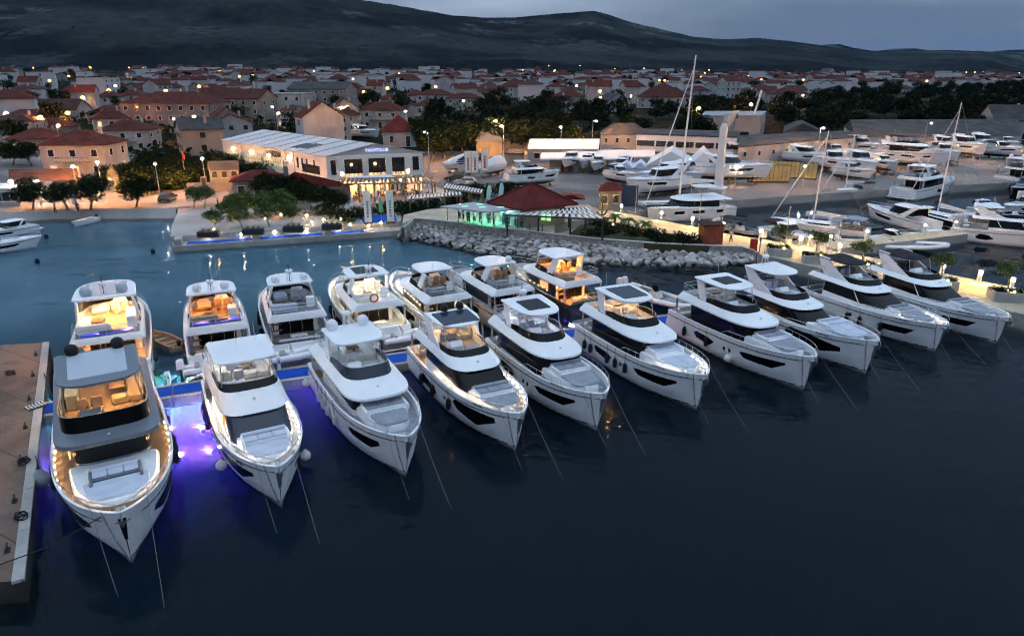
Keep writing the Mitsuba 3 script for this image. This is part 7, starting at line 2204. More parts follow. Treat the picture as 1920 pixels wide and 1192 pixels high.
ashore(k, (8.89, 135.28), (-1.38, 131.45), 'large white flybridge yacht on stands lit warm in the middle of the yard', 1.3, 'yacht', .66)
ashore(cruiser(8.5, 3.0, 'cabin', on_land=True, canvas=None, arch=False, fly=False), (10.91, 149.75), (13.77, 157.27), 'white cabin boat on stands facing the camera by the garage', 1.5)
ashore(cruiser(8, 2.8, on_land=True, canvas='navy_canvas', arch=False), (14.55, 150.55), (17.45, 159.04), 'small pale boat on stands, second right of the garage')
ashore(cruiser(8, 2.8, on_land=True, canvas=None, arch=False), (16.67, 147.40), (19.50, 156.40), 'small green grey boat on stands, third right of the garage', 1.0)
ashore(cruiser(9, 3.0, on_land=True, canvas='black_canvas', arch=True), (18.98, 141.45), (25.18, 150.55), 'small white boat with a dark top beside the grey tents')
ashore(cruiser(13, 4.0, 'coupe', on_land=True, canvas=None), (21.03, 120.56), (29.31, 126.07), 'white cruiser ashore behind the catamaran, front one of two')
ashore(cruiser(13, 4.0, 'coupe', on_land=True, canvas='black_canvas'), (24.53, 128.41), (32.10, 133.34), 'white cruiser ashore behind the catamaran, rear one of two')
ashore(cruiser(13.5, 4.2, 'coupe', on_land=True, canvas=None, arch=True, glass='smoked_glass', h=1.5), (46.29, 135.28), (36.86, 137.96), 'white motor cruiser with blue windows right of the white column', 1.5)
YB = [((1545, 318), (1480, 310), 11, 'coupe', None, 'white cabin cruiser behind the yellow panels'), ((1600, 335), (1530, 318), 11.5, 'open', None, 'white open cruiser right of the yellow panels'), ((1650, 345), (1575, 318), 13, 'open', 'cushion_pale', 'white cruiser with a pale canvas, third right of the yellow panels'),
      ((1672, 330), (1640, 322), 8, 'open', 'cushion_pale', 'small covered boat left of the big white yacht ashore'), ((1802, 316), (1740, 300), 11, 'open', 'navy_canvas', 'white cruiser right of the big white yacht ashore'), ((1850, 302), (1772, 288), 13, 'coupe', None, 'sleek white cruiser lit warm under the yard lamp'), ((1868, 294), (1815, 282), 12, 'coupe', 'cushion_pale', 'last white cruiser of the yard row'),
      ((1905, 290), (1870, 283), 9, 'open', None, 'small boat at the right end of the yard row'), ((1560, 300), (1520, 292), 10, 'coupe', None, 'white boat in the second row under the long wall'), ((1640, 296), (1590, 290), 11, 'coupe', None, 'white flybridge boat in the second row of the yard'), ((1425, 305), (1360, 312), 12, 'coupe', None, 'white cruiser behind the cruiser with blue windows'),
      ((1735, 285), (1690, 276), 11, 'coupe', None, 'white boat in front of the long grey roofed hall')]
YBW = [((68.25, 157.27), (63.36, 164.58)), ((68.47, 143.63), (66.50, 157.27)), ((70.39, 136.61), (71.75, 157.27)), ((78.08, 147.40), (77.68, 153.84)), ((99.28, 159.04), (100.63, 174.69)), ((113.49, 172.57), (112.71, 188.51)), ((121.43, 181.34), (123.37, 196.23)), ((129.54, 186.06), (130.45, 194.90)), ((77.41, 174.69), (75.81, 183.67)), ((89.84, 179.07), (86.36, 186.06)), ((58.28, 169.49), (48.20, 162.69)), ((109.66, 192.29), (109.66, 204.59))]
for (b_, s_), (bw, stn, L, st, cv, lab) in zip(YBW, YB):
    ashore(cruiser(L, L * .31, st, on_land=True, canvas=cv, arch=st == 'coupe', h=1.3, fly='flybridge' in lab), b_, s_, lab, 1.3)
MORE = [((77.88, 168.49), (75.86, 174.69), 9, 'open', 'navy_canvas'), ((93.08, 172.57), (91.82, 179.07), 10, 'coupe', None), ((100.68, 179.07), (99.44, 184.86), 9, 'open', 'cushion_pale'), ((111.68, 182.50), (110.64, 189.75), 11, 'coupe', None), ((67.33, 136.61), (64.85, 141.45), 8, 'open', 'cushion_pale'), ((69.73, 171.53), (67.22, 175.76), 9, 'coupe', None), ((32.60, 132.07), (30.52, 135.28), 9, 'open', 'black_canvas'), ((21.54, 132.07), (19.29, 135.94), 8, 'open', 'navy_canvas'), ((-42.57, 223.77), (-48.55, 227.32), 11, 'coupe', None), ((120.63, 174.69), (118.46, 177.96), 10, 'open', 'navy_canvas')]
for i, (b_, s_, L, st, cv) in enumerate(MORE):
    ashore(cruiser(L, L * .31, st, on_land=True, canvas=cv, arch=st == 'coupe', h=1.2), b_, s_, f'small white boat ashore with {"a closed cabin" if cv is None else "a canvas cover"}, {["left rear row", "middle rear row", "centre of the rear row", "right rear row", "near the quay edge", "far left of the rear row", "beside the party tents", "near the blue banner", "behind the marina hall", "right edge of the yard"][i]}', 1.2)
for i, (b_, s_, L, cv) in enumerate([((75.24, 107.64), (75.03, 112.27), 9, 'navy_canvas'), ((53.57, 94.38), (49.63, 93.44), 7, None), ((80.72, 114.04), (86.74, 117.76), 10, None)]):
    afloat(cruiser(L, L * .32, canvas=cv, arch=i % 2 == 0), 'motor_boat', b_, s_, f'small motor boat afloat in the right basin, {["beyond the white flybridge yacht", "tied at the short pier", "beside the white sign board"][i]}', 'motor boat')
k = yacht(navetta(L=16.5, B=4.9, windows=[[(-12, 1.0, 1.2), (-11.5, .95, 1.3), (-10.3, .95, 1.3), (-9.8, 1.1, 1.2)], [(-8.5, 1.1, 1.3), (-8.2, 1.05, 1.4), (-6.5, 1.1, 1.45), (-6.2, 1.3, 1.4)], [(-4, 1.2, 1.4), (-3.8, 1.15, 1.5), (-2.4, 1.3, 1.6), (-2.2, 1.5, 1.6)]], top=dict(xa=-13.0, xf=-9.0, flat_fabric=True, mat='navy_canvas', leg=(-12.8, -11.8), z=5.0)))
stands(k, 16, 4.4, 1.2)
k.add('bottom', hullof([(x, s * y, z) for x, y, z in ((-16.3, 2.0, -.4), (-16.3, .3, -1.2), (-4, 1.9, -.4), (-4, .2, -1.2), (-.2, .1, -.3)) for s in (1, -1)]), 'antifoul')
ashore(k, (90.91, 153.01), (82.61, 164.58), 'big white yacht ashore under the yard lamp', 1.3, 'yacht')

# ------------------------------------------------------------------ yard buildings
def block(name, corners, z0, z1, wall, label, roof=None, rh=0.0, tiles='roof_grey', cat_='building', wins=0, wz=(1.2, 2.4), over=0.3, wmat='window_dark', wfrac=0.5, doors=0):
    """A building on a quadrilateral plan, front edge first (left to right)."""
    a, b, c, d = [np.array(q) for q in corners]
    k = Kit()
    k.add('wall', prism(Polygon([tuple(q) for q in (a, b, c, d)]).buffer(0), z0 - .5, z1), wall)
    cc = (a + b + c + d) / 4
    o = lambda q: cc + (q - cc) * (1 + over / max(np.linalg.norm(q - cc), 1))
    if roof == 'hip':
        m0, m1 = (a + d) / 2, (b + c) / 2
        r0, r1 = m0 + (m1 - m0) * .25, m0 + (m1 - m0) * .75
        k.add('roof', hullof([np.r_[o(q), z1 + .02] for q in (a, b, c, d)] + [np.r_[o(q), z1 - .1] for q in (a, b, c, d)] + [np.r_[r0, z1 + rh], np.r_[r1, z1 + rh]]), tiles)
    elif roof == 'gable':
        m0, m1 = (a + d) / 2, (b + c) / 2
        k.add('roof', hullof([np.r_[o(q), z1 + .02] for q in (a, b, c, d)] + [np.r_[o(m0), z1 + rh], np.r_[o(m1), z1 + rh]]), tiles)
    elif roof == 'end':           # gable end towards the front
        m0, m1 = (a + b) / 2, (d + c) / 2
        k.add('roof', hullof([np.r_[o(q), z1 + .02] for q in (a, b, c, d)] + [np.r_[m0, z1 + rh], np.r_[m1, z1 + rh]]), tiles)
    elif roof == 'flat':
        k.add('roof', prism(Polygon([tuple(o(q)) for q in (a, b, c, d)]), z1, z1 + .3), tiles)
    e = b - a
    L = np.linalg.norm(e)
    e = e / L
    nn = np.array([e[1], -e[0]])
    for i in range(wins):
        x0 = L * (i + .5 - wfrac / 2) / wins
        nm = k.add('window', onface(a, e, nn, x0, x0 + L * wfrac / wins, z0 + wz[0], z0 + wz[1], .05), wmat)
        k.add(nm + '__frame', cat(onface(a, e, nn, x0 - .1, x0 + L * wfrac / wins + .1, z0 + wz[1], z0 + wz[1] + .12, .09), onface(a, e, nn, x0 - .1, x0 + L * wfrac / wins + .1, z0 + wz[0] - .12, z0 + wz[0], .12)), 'white_paint')
    for i in range(doors):
        x0 = L * (.2 + .5 * i)
        k.add('door', onface(a, e, nn, x0, x0 + 2.6, z0 + .05, z0 + 2.4, .05), 'wood_brown')
    return place(k, name, label, cat_)


block('yard_office', [(29.95, 175.63), (51.25, 166.47), (56.35, 181.86), (33.42, 189.93)], 3.6, 7.2, 'white_paint', 'long low white office with a band of dark windows', 'flat', tiles='roof_grey', wins=5, wz=(1.0, 2.3), wfrac=.90)
block('grey_shed', [(20.49, 162.69), (43.86, 159.94), (55.82, 177.96), (25.41, 181.34)], 1.3, 3.1, 'wall_grey', 'low grey shed with flat roofs under the white office', 'flat', tiles='roof_grey')
block('long_shed', [(49.00, 157.27), (85.59, 181.34), (92.11, 198.95), (57.54, 183.67)], 1.3, 6.0, 'wall_white', 'long pale shed with a nearly blank wall', 'flat', tiles='roof_grey', wins=9, wz=(2.6, 3.6), wfrac=.14)
block('long_hall', [(88.84, 188.51), (134.58, 193.59), (154.52, 227.06), (103.01, 227.06)], 1.3, 5.4, 'wall_white', 'very long white hall with a grey roof and small windows', 'gable', 3.2, wins=9, wz=(1.3, 2.8), wfrac=.32)
block('gable_hall', [(81.05, 216.88), (92.24, 220.17), (100.46, 242.18), (88.42, 238.22)], 1.3, 4.6, 'wall_grey', 'grey hall with a gable end behind the long shed', 'end', 2.2)
block('stone_house', [(22.83, 187.92), (34.31, 187.92), (36.60, 202.62), (25.12, 201.19)], 1.5, 6.2, 'wall_white', 'white walled house with a grey hip roof left of the white office', 'hip', 2.4, wins=4, wz=(2.6, 3.8), wfrac=.22)
block('white_hall', [(3.76, 169.49), (20.05, 169.49), (22.21, 186.06), (5.48, 186.06)], 1.3, 4.4, 'wall_white', 'low white workshop with a pale roof behind the yard lamp', 'gable', 1.6, tiles='white_paint', wins=4, wz=(1.0, 2.2), wfrac=.3)
block('garage', [(7.95, 153.01), (20.45, 153.01), (21.33, 161.76), (8.63, 161.76)], 1.3, 4.0, 'wall_cream', 'white garage with a flat overhanging roof', 'flat', tiles='white_paint', over=2.5, doors=2)
block('low_warehouse', [(13.56, 159.04), (31.25, 159.04), (33.79, 172.57), (15.30, 172.57)], 1.3, 3.6, 'wall_white', 'long low shed with a pale roof lit warm from above', 'flat', tiles='white_paint')
block('boat_shed', [(-9.07, 183.67), (-2.44, 183.67), (-3.22, 198.95), (-9.07, 198.95)], 1.3, 5.0, 'wall_cream', 'tall warm lit shed at the edge of the wood', 'hip', 3.2, tiles='wall_cream', wins=0)
block('carport', [(-2.14, 193.59), (9.26, 193.59), (9.31, 204.59), (-1.80, 204.59)], 1.3, 4.0, 'wall_grey', 'dark flat roofed shelter under the trees', 'flat', tiles='roof_grey', over=1.0)
block('grey_hut', [(-1.57, 162.69), (2.65, 162.69), (2.52, 170.51), (-1.26, 170.51)], 1.3, 4.0, 'wall_grey', 'pale grey container hut overgrown with creeper', 'flat')
block('modern_house', [(57.64, 223.77), (75.65, 223.77), (85.02, 246.86), (64.84, 246.86)], 1.6, 8.5, mat('slate_panel', tinted((.22, .23, .25), (.28, .29, .31), 4), .6), 'slanted dark grey modern building behind the office', 'flat', tiles='slate_panel', wins=2, wfrac=.3)
for i, (q) in enumerate([[(26.47, 141.45), (35.99, 142.89), (38.38, 153.84), (29.70, 153.84)], [(34.46, 140.03), (40.07, 141.45), (43.18, 153.84), (37.92, 153.84)]]):
    block('marquee', q, 1.3, 4.2, 'white_film', f'large white party tent, {["left", "right"][i]} of two, lit warm by the crane', 'end', 2.6, tiles='white_film', cat_='tent')
for i, (q) in enumerate([[(20.88, 141.45), (23.72, 141.45), (24.78, 147.40), (21.93, 147.40)], [(23.83, 141.45), (26.57, 141.45), (27.63, 147.40), (25.00, 147.40)]]):
    block('grey_tent', q, 1.3, 3.6, 'cushion_pale', f'small blue grey tent beside the party tents, {["left", "right"][i]} of two', 'end', 1.2, tiles='cushion_pale', cat_='tent')
# kiosk with a red tiled roof
block('kiosk', [(13.39, 109.38), (16.99, 110.27), (17.50, 114.93), (14.32, 114.45)], 1.4, 4.4, 'wall_cream', 'small stone kiosk with a red tiled roof beside the promenade', 'hip', .9, tiles='roof_deep_red', wins=2, wz=(1.0, 2.2), wfrac=.45, cat_='kiosk')
# yellow hoarding of panels
mat('yellow_board', tinted((.52, .40, .16), (.60, .47, .21), 1.5), .7, .2)
for (p0, p1, nb, lab) in (((45.61, 137.96), (53.54, 137.96), 10, 'row of yellow wooden panels in the yard, front one'), ((52.12, 145.87), (60.10, 141.45), 11, 'row of yellow wooden panels in the yard, rear one')):
    p0, p1 = np.array(p0), np.array(p1)
    k = Kit()
    e = (p1 - p0) / np.linalg.norm(p1 - p0)
    L = np.linalg.norm(p1 - p0)
    nn = np.array([e[1], -e[0]])
    for i in range(nb):
        k.add('panel', onface(p0, e, nn, L * i / nb + .04, L * (i + 1) / nb - .04, 1.6, 4.6, .05, .02), 'yellow_board')
    k.add('frame', cat(onface(p0, e, nn, 0, L, 1.35, 1.6, .04, .10), onface(p0, e, nn, 0, L, 4.6, 4.7, .06, .10), *[onface(p0, e, nn, L * i / nb - .05, L * i / nb + .05, 1.4, 4.65, .0, .5) for i in range(nb + 1)]), 'iron_dark')
    place(k, 'hoarding', lab, 'hoarding')
k = Kit()
k.add('wall', bx(-11, 11, 0, .4, -1, 3.2), 'wall_white')
k.add('awning', hullof([(x, y, z) for x in (-1, 8) for y, z in ((-2.5, 3.3), (-2.5, 3.5), (0, 5.0), (0, 5.2))]), 'roof_deep_red')
k.add('lamp', cat(*[ball(.22, x, -.7, 2.4, 1) for x in np.linspace(-10, 10, 7)]), 'lamp_body', light=glow((1, .78, .45), 60, .4), kind='stuff')
k.add('awning_lamp', cat(*[ball(.2, x, -1.5, 2.6, 1) for x in (1, 3.5, 6)]), 'lamp_body', light=glow((1, .25, .06), 140, .4), kind='stuff')
place(k, 'lit_terrace', 'white terrace wall lit by a row of lamps under a red awning', 'terrace', xf(*(118.69, 382.33), 2.2, -4))
# the tall white column of the boat crane
k = Kit()
k.add('column', loft([np.array([(x * s_, y * s_, z) for x, y in ((-.75, .6), (-.75, -.6), (.75, -.6), (.75, .6))]) for z, s_ in ((0, 1.5), (1.6, 1.45), (1.9, 1.0), (11.5, .85), (12.3, .55))]), 'white_paint')
k.add('base_ring', cb(-1.6, 1.6, -1.3, 1.3, 1.55, 1.85, .05), 'white_paint')
k.add('jib', hullof([(x, s * .35, z) for x, z in ((.6, 11.2), (.6, 12.6), (1.2, 12.9), (9.5, 13.4), (9.5, 13.9), (1.2, 13.8)) for s in (1, -1)]), 'lamp_metal')
k.add('trolley', cb(7.6, 8.6, -.45, .45, 12.6, 13.3, .05), 'iron_dark')
k.add('hook_line', tube([(8.1, 0, 12.6), (8.1, 0, 10.2)], .04, 4), 'iron_dark')
place(k, 'crane', 'white crane column standing on the yard quay', 'crane', xf(*(35.04, 121.09), GZ, 62))
solo('leaning_pole', tube([(0, 0, 0), (.9, 0, 4), (1.8, 0, 8.4)], .35, 8), 'white_paint', 'white leaning tube rising behind the modern grey building', 'pole', to=xf(*(75.65, 230.99), 7.5, 0))

# ------------------------------------------------------------------ promenade furniture
bl_ = Kit()
bl_.add('post', cat(cb(-.22, .22, -.12, .22, 0, 1.56, .04), cb(-.22, .22, -.22, -.121, 0, 1.1, .02), cb(-.27, .27, -.30, .27, 1.565, 1.66, .03)), 'white_paint')
bl_.add('lamp', cb(-.20, .20, -.20, -.125, 1.12, 1.54, .01), 'lamp_body', light=glow((1, .54, .11), 330, 6))
BOL = [(16.74, 107.95), (21.73, 102.23), (25.25, 98.12), (28.44, 94.31), (32.11, 90.15), (35.60, 85.75), (38.78, 81.98), (42.32, 78.28), (45.65, 72.74), (48.00, 70.13), (49.56, 67.51)] 
for i, (x, y) in enumerate(BOL):
    place(bl_, 'bollard_lamp', f'white bollard lamp on the promenade, {ordinal(i)} listed along its basin side', 'lamp', xf(x, y, 1.34, -12, .78), 'bollard lamps along the promenade')
pl2 = Kit()
pl2.add('post', cb(-.2, .2, -.2, .2, 0, 1.2, .04), 'white_paint')
pl2.add('lamp', ball(.16, 0, 0, 1.3, 1), 'lamp_body', light=glow((1, .52, .14), 130, 1.5))
for i, (x, y) in enumerate([(36.99, 86.18), (39.69, 86.74), (45.66, 89.66), (55.15, 93.42), (60.66, 95.74)]):
    place(pl2, 'pier_lamp', f'white service post with a lamp on the short pier, {ordinal(i)} from the left', 'lamp', xf(x, y, 1.1, 10), 'lamps along the short pier')
# planters with olive trees and small uplights
OL = [tree_kit(300 + i, 3.0, 1.25, .42, 520, 'leaf_olive', .15, bark='bark_pale') for i in range(3)]
PLAN = [(31.45, 81.47), (34.35, 78.04), (37.83, 74.22), (42.82, 68.06), (46.87, 64.22)]
pb = Kit()
pb.add('box', prism(Polygon([(-1.35, -1.0), (1.35, -1.0), (1.35, 1.0), (-1.35, 1.0)]).difference(Polygon([(-1.2, -.85), (1.2, -.85), (1.2, .85), (-1.2, .85)])), 0, .95), 'wall_white')
pb.add('soil', bx(-1.2, 1.2, -.85, .85, .1, .82), 'garden_soil')
pb.add('uplight', ball(.10, .45, -.45, .95, 1), 'lamp_body', light=glow((1, .62, .2), 90, .8))
sh_ = [shrub_kit(320 + i, .5, .55, 160, 'leaf_dark', .12) for i in range(2)]
for i, (x, y) in enumerate(PLAN):
    place(pb, 'planter', f'white square planter on the promenade, {ordinal(i)} from the left', 'planter', xf(x, y, 1.34, -14), 'planters on the promenade')
    place(OL[i % 3], 'olive_tree', f'small olive tree in the {ordinal(i)} promenade planter from the left', 'tree', xf(x, y, 2.15, 70 * i), 'olive trees in the promenade planters')
    for j, s in enumerate((-1, 1)):
        place(sh_[j], 'shrub', f'low shrub at the {"left" if s < 0 else "right"} of the {ordinal(i)} promenade planter', 'shrub', xf(x + s * .8, y - s * .2, 2.1, 40 * i), 'shrubs in the promenade planters')
# wooden booth, bin, person, thin posts
k = Kit()
for i in range(9):
    for s, (x0, x1, y0, y1) in enumerate(((-1.25, 1.25, -1.0, -.94), (1.19, 1.25, -.93, .93), (-1.25, -1.19, -.93, .93))):
        k.add('plank', bx(x0, x1, y0, y1, .04 + i * .27, .29 + i * .27), 'booth_wood')
k.add('roof', cb(-1.45, 1.45, -1.2, 1.2, 2.5, 2.68, .03), 'roof_brown')
k.add('back', bx(-1.18, 1.18, -.92, .94, .02, 2.48), 'wood_brown')
mat('booth_wood', tinted((.20, .055, .03), (.26, .08, .045), .5), .7, .2)
place(k, 'wooden_booth', 'red brown wooden booth above the rock bank', 'booth', xf(*(24.64, 86.49), 1.45, 4))
k = Kit()
k.add('panel', cb(-.42, .42, -.2, .2, .1, 1.5, .03), 'red_paint')
k.add('post', cat(tube([(.75, 0, 0), (.75, 0, 1.7)], .06, 5), cb(.62, .88, -.08, .08, 1.2, 1.7, .02)), 'cloth_blue')
place(k, 'lifesaving_box', 'red box beside a blue post at the promenade edge', 'box', xf(*(29.02, 83.32), 1.34, -6))
place(person_kit('walk', 'cloth_white', 'cloth_dark'), 'person', 'person in a white shirt walking along the yellow lit promenade', 'person', xf(*(27.70, 88.04), 1.34, -150))
thin = Kit()
thin.add('pole', tube([(0, 0, 0), (0, 0, 4.6)], [.06, .045], 5), 'lamp_metal')
thin.add('lamp_head', cb(-.1, .35, -.08, .08, 4.55, 4.68, .02), 'lamp_metal')
for i, (x, y) in enumerate([(18.32, 104.61), (25.71, 96.35), (27.68, 92.34), (34.24, 86.88), (38.24, 81.47)]):
    place(thin, 'lamp_post', f'thin unlit lamp post on the promenade, {ordinal(i)} from the left', 'lamp post', xf(x, y, 1.34, 60), 'thin lamp posts of the promenade')
for i, (x, y) in enumerate([(32.70, 90.45), (34.15, 85.75), (36.67, 83.03), (37.09, 80.96)]):
    k = Kit()
    k.add('cabinet', cb(-.3, .3, -.25, .25, 0, .9, .05), 'white_paint')
    k.add('lid', cb(-.34, .34, -.29, .29, .9, 1.0, .03), 'cushion')
    place(k, 'service_cabinet', f'small white service cabinet on the promenade, {ordinal(i)} from the left', 'cabinet', xf(x, y, 1.34, 15), 'service cabinets')
# garden plants between the promenade and the rocks
PALM = [palm_kit(400 + i, .9, 18, 1.5) for i in range(2)]
for i, (x, y) in enumerate([(14.30, 97.97), (15.85, 95.46), (17.75, 93.07)]):
    place(PALM[i % 2], 'palm', f'low palm in the bed along the promenade, {ordinal(i)} from the left', 'palm', xf(x, y, 1.74, 50 * i), 'palms along the promenade')
GB = [shrub_kit(410 + i, 1.0, 1.5, 420, 'leaf_dark', .16) for i in range(3)]
for i, (x, y) in enumerate([(12.34, 96.52), (12.65, 92.08), (14.34, 93.07), (15.95, 90.79), (17.94, 89.53), (19.27, 88.00), (20.70, 87.11), (22.16, 86.23), (10.75, 90.79), (19.18, 86.23)]):
    place(GB[i % 3], 'shrub', f'dark shrub in the bed along the promenade, {ordinal(i)} from the bar', 'shrub', xf(x, y, 1.66, 40 * i, 1.1), 'shrubs of the promenade bed')
up = Kit()
up.add('body', cb(-.15, .15, -.15, .15, 0, .2, .03), 'iron_dark')
up.add('lamp', ball(.13, 0, 0, .28, 1), 'lamp_body', light=glow((1, .55, .15), 60, .6))
for i, (x, y) in enumerate([(13.74, 95.46), (17.99, 92.08)]):
    place(up, 'garden_uplight', f'small warm uplight under the palms, {["left", "right"][i]} one', 'lamp', xf(x, y, 1.74))
k = Kit()
k.add('anchor', cat(tube([(0, 0, 0), (.15, 0, 1.9)], .1, 6), tube([(.15 + .3 * math.cos(a), 0, 2.15 + .3 * math.sin(a)) for a in np.linspace(0, 2 * math.pi, 12)], .07, 5), tube([(-.8, 0, .7), (-.4, 0, .15), (.1, 0, 0), (.6, 0, .2), (.9, 0, .8)], .11, 6)), 'iron_dark')
place(k, 'ornamental_anchor', 'black anchor standing by the bar end of the promenade', 'anchor', xf(*(13.38, 105.12), 1.4, 20))
k = Kit()
k.add('panel', cb(-1.5, 1.5, -.06, .06, .1, 3.4, .02), 'cloth_navy')
k.add('frame', cat(tube([(-1.5, 0, 0), (-1.5, 0, 3.5)], .05, 5), tube([(1.5, 0, 0), (1.5, 0, 3.5)], .05, 5)), 'lamp_metal')
mat('cloth_navy', (.02, .05, .11), .8)
place(k, 'banner', 'tall dark blue banner right of the kiosk', 'banner', xf(*(18.40, 112.36), 1.35, -8))

# ------------------------------------------------------------------ yard lamps, flags, cars
YL = [lamp_kit(8.0, (1, .42, .10), 1600, .28, 3), lamp_kit(8.5, (1, .46, .13), 1600, .28, 3)]
for i, (q, t) in enumerate((((-18.08, 157.27), 0), ((-2.06, 174.69), 0), ((11.60, 172.57), 0), ((68.57, 162.69), 1), ((100.13, 176.85), 1), ((21.05, 190.78), 0), ((-4.97, 193.02), 0))):
    place(YL[t], 'yard_lamp', f'tall warm yard lamp, {ordinal(i)} of the yard lamps', 'street lamp', xf(*q, GZ, 200 + 30 * i), 'lamps of the boatyard')
lowl = lamp_kit(3.4, (1, .48, .12), 420, .2, 1.6, 0)
for i, q in enumerate(((55.60, 136.61), (41.67, 133.34), (4.98, 133.34), (77.68, 153.84), (36.19, 147.40))):
    place(lowl, 'work_lamp', f'low warm work lamp among the boats ashore, {ordinal(i)} of five', 'lamp', xf(*q, GZ), 'work lamps in the yard')
fk = Kit()
fk.add('pole', tube([(0, 0, 0), (0, 0, 8.0)], .06, 5), 'lamp_metal')
fk.add('flag', bx(.08, 1.5, -.015, .015, 3.2, 7.8), 'white_vinyl')
fk.add('flag__print', cat(*[bx(.55, .95, -.03, .03, 3.8 + j * .55, 4.2 + j * .55) for j in range(5)]), 'red_paint')
for i, (x, y) in enumerate([(-8.69, 132.07), (-7.41, 132.07), (-5.73, 134.63)]):
    place(fk, 'flag', f'tall white banner flag in the yard, {ordinal(i)} from the left', 'flag', xf(x, y, GZ, 5, .85), 'flags in the yard')
mat('car_dark', (.02, .022, .028), .2, .5, coat=.8)
mat('car_silver', (.40, .41, .42), .25, .5, metallic=.4, coat=.8)
CARS = [((-10.97, 140.03), 170, 'car_dark', 'dark car parked left of the flags'), ((-8.79, 135.28), 172, 'car_silver', 'silver car parked in front of the flags'), ((-47.28, 124.85), 8, 'car_silver', 'silver car parked on the sandy road by the beach park'), ((-57.18, 117.84), 95, 'car_dark', 'dark estate car parked on the sandy road'), ((19.75, 191.72), 30, 'car_dark', 'dark car beside the stone house')]
for q, rz, m_, lab in CARS:
    place(car_kit(m_), 'parked_car', lab, 'car', xf(*q, GZ + .02, rz))

# ------------------------------------------------------------------ beach park and landing stage
struct('sandy_road', sheet(Polygon([(-97.01, 110.70), (-70.25, 110.70), (-53.50, 112.52), (-41.65, 120.44), (-31.02, 129.48), (-35.85, 133.21), (-51.61, 130.09), (-59.50, 125.95), (-63.61, 117.35), (-75.37, 116.36), (-102.49, 117.35)]).buffer(0), 1.312), 'road_sand', 'sandy road behind the beach lit orange')
struct('grass_slope', sheet(Polygon([(-76.69, 133.21), (-64.28, 120.44), (-60.54, 128.28), (-57.07, 136.48), (-51.30, 143.49), (-68.31, 174.52), (-86.27, 185.88), (-90.69, 164.42)]).buffer(0), 1.316), 'far_ground', 'dark overgrown plot behind the beach road')
cp = []
for (u0, u1) in ((1.5, sl * .33), (sl * .345, sl * .66), (sl * .675, sl * .86)):
    scene[uniq('landing_stage__carpet')] = mikit.ply(prism(Polygon([spt(u0, .55), spt(u1, .55), spt(u1, 2.2), spt(u0, 2.2)]), .7, .714), 'blue_carpet')
for u in (.1, sl * .338, sl * .668):
    scene[uniq('landing_stage__block')] = mikit.ply(prism(Polygon([spt(u, .3), spt(u + .9, .3), spt(u + .9, 2.5), spt(u, 2.5)]), .705, 1.5), 'concrete')
st_ = Kit()
st_.add('deck', prism(Polygon([spt(sl * .87, 2.9), spt(sl + 1.0, 2.9), spt(sl + 1.5, 7.2), spt(sl * .87, 7.2)]), 1.2, 1.62), 'blue_carpet')
for i in range(4):
    st_.add('step', prism(Polygon([spt(sl * .87 - .35 * i - .35, 2.9), spt(sl * .87 - .35 * i - .01, 2.9), spt(sl * .87 - .35 * i - .01, 4.6), spt(sl * .87 - .35 * i - .35, 4.6)]), .7, 1.5 - .2 * i), 'concrete')
place(st_, 'stage_platform', 'bright blue carpeted platform at the end of the landing stage', 'platform')
wl = Kit()
wl.add('body', cb(-.2, .2, -.1, .06, 0, .2, .03), 'iron_dark')
wl.add('lamp', ball(.10, 0, -.16, .1, 1), 'lamp_body', light=glow((1, .8, .5), 60, .8))
for i in range(6):
    q = spt(sl * (.14 + i * .15), 2.5)
    place(wl, 'wall_light', f'small wall light along the landing stage, {ordinal(i)} from the left', 'lamp', xf(*q, 1.12, math.degrees(math.atan2(sd[1], sd[0]))), 'wall lights of the landing stage')
bp = Kit()
bp.add('box', cb(-1.35, 1.35, -.5, .5, 0, .75, .04), 'iron_dark')
bp.add('succulent', cat(*[move(hullof([(0, 0, 0), (.08, .05, 0), (.08, -.05, 0), (.35 * math.cos(a), .35 * math.sin(a), .55)]), x, 0, .72) for x in (-.7, 0, .7) for a in np.linspace(0, 6.28, 9)[:-1]]), 'leaf_fresh')
for i, (x, y) in enumerate([(-39.39, 90.59), (-34.17, 92.17), (-29.29, 93.81), (-24.46, 95.15)]):
    place(bp, 'planter', f'black trough planter on the edge of the beach park, {ordinal(i)} from the left', 'planter', xf(x, y, 1.45, 4), 'black planters of the beach park')
OT = [tree_kit(340 + i, 3.4, 1.6, .28, 800, 'leaf_olive', .20, bark='bark_pale') for i in range(3)]
FT = [tree_kit(350 + i, 4.4, 2.6, .25, 1500, 'leaf_fresh', .24) for i in range(3)]
for i, (x, y) in enumerate([(-40.22, 94.81), (-36.90, 95.84), (-33.70, 97.24), (-30.93, 98.68), (-50.38, 111.82), (-48.05, 110.45)]):
    place(OT[i % 3], 'olive_tree', f'small olive tree on the sand of the beach park, {ordinal(i)} of six', 'tree', xf(x, y, 1.42, 60 * i, .9 + .1 * (i % 3)), 'olive trees of the beach park')
for i, (x, y) in enumerate([(-40.48, 100.92), (-40.84, 104.87), (-38.73, 102.47), (-38.58, 105.69), (-36.29, 104.05), (-35.38, 105.69), (-33.28, 102.47), (-33.62, 105.69)]):
    place(FT[i % 3], 'shrub_tree', f'leafy uplit shrub tree in the middle of the beach park, {ordinal(i)} of eight', 'tree', xf(x, y, 1.42, 45 * i, .66 + .1 * (i % 3)), 'shrub trees of the beach park')
DT = [tree_kit(360 + i, 6.2, 3.6, .22, 1700, 'leaf_dark', .30) for i in range(4)]
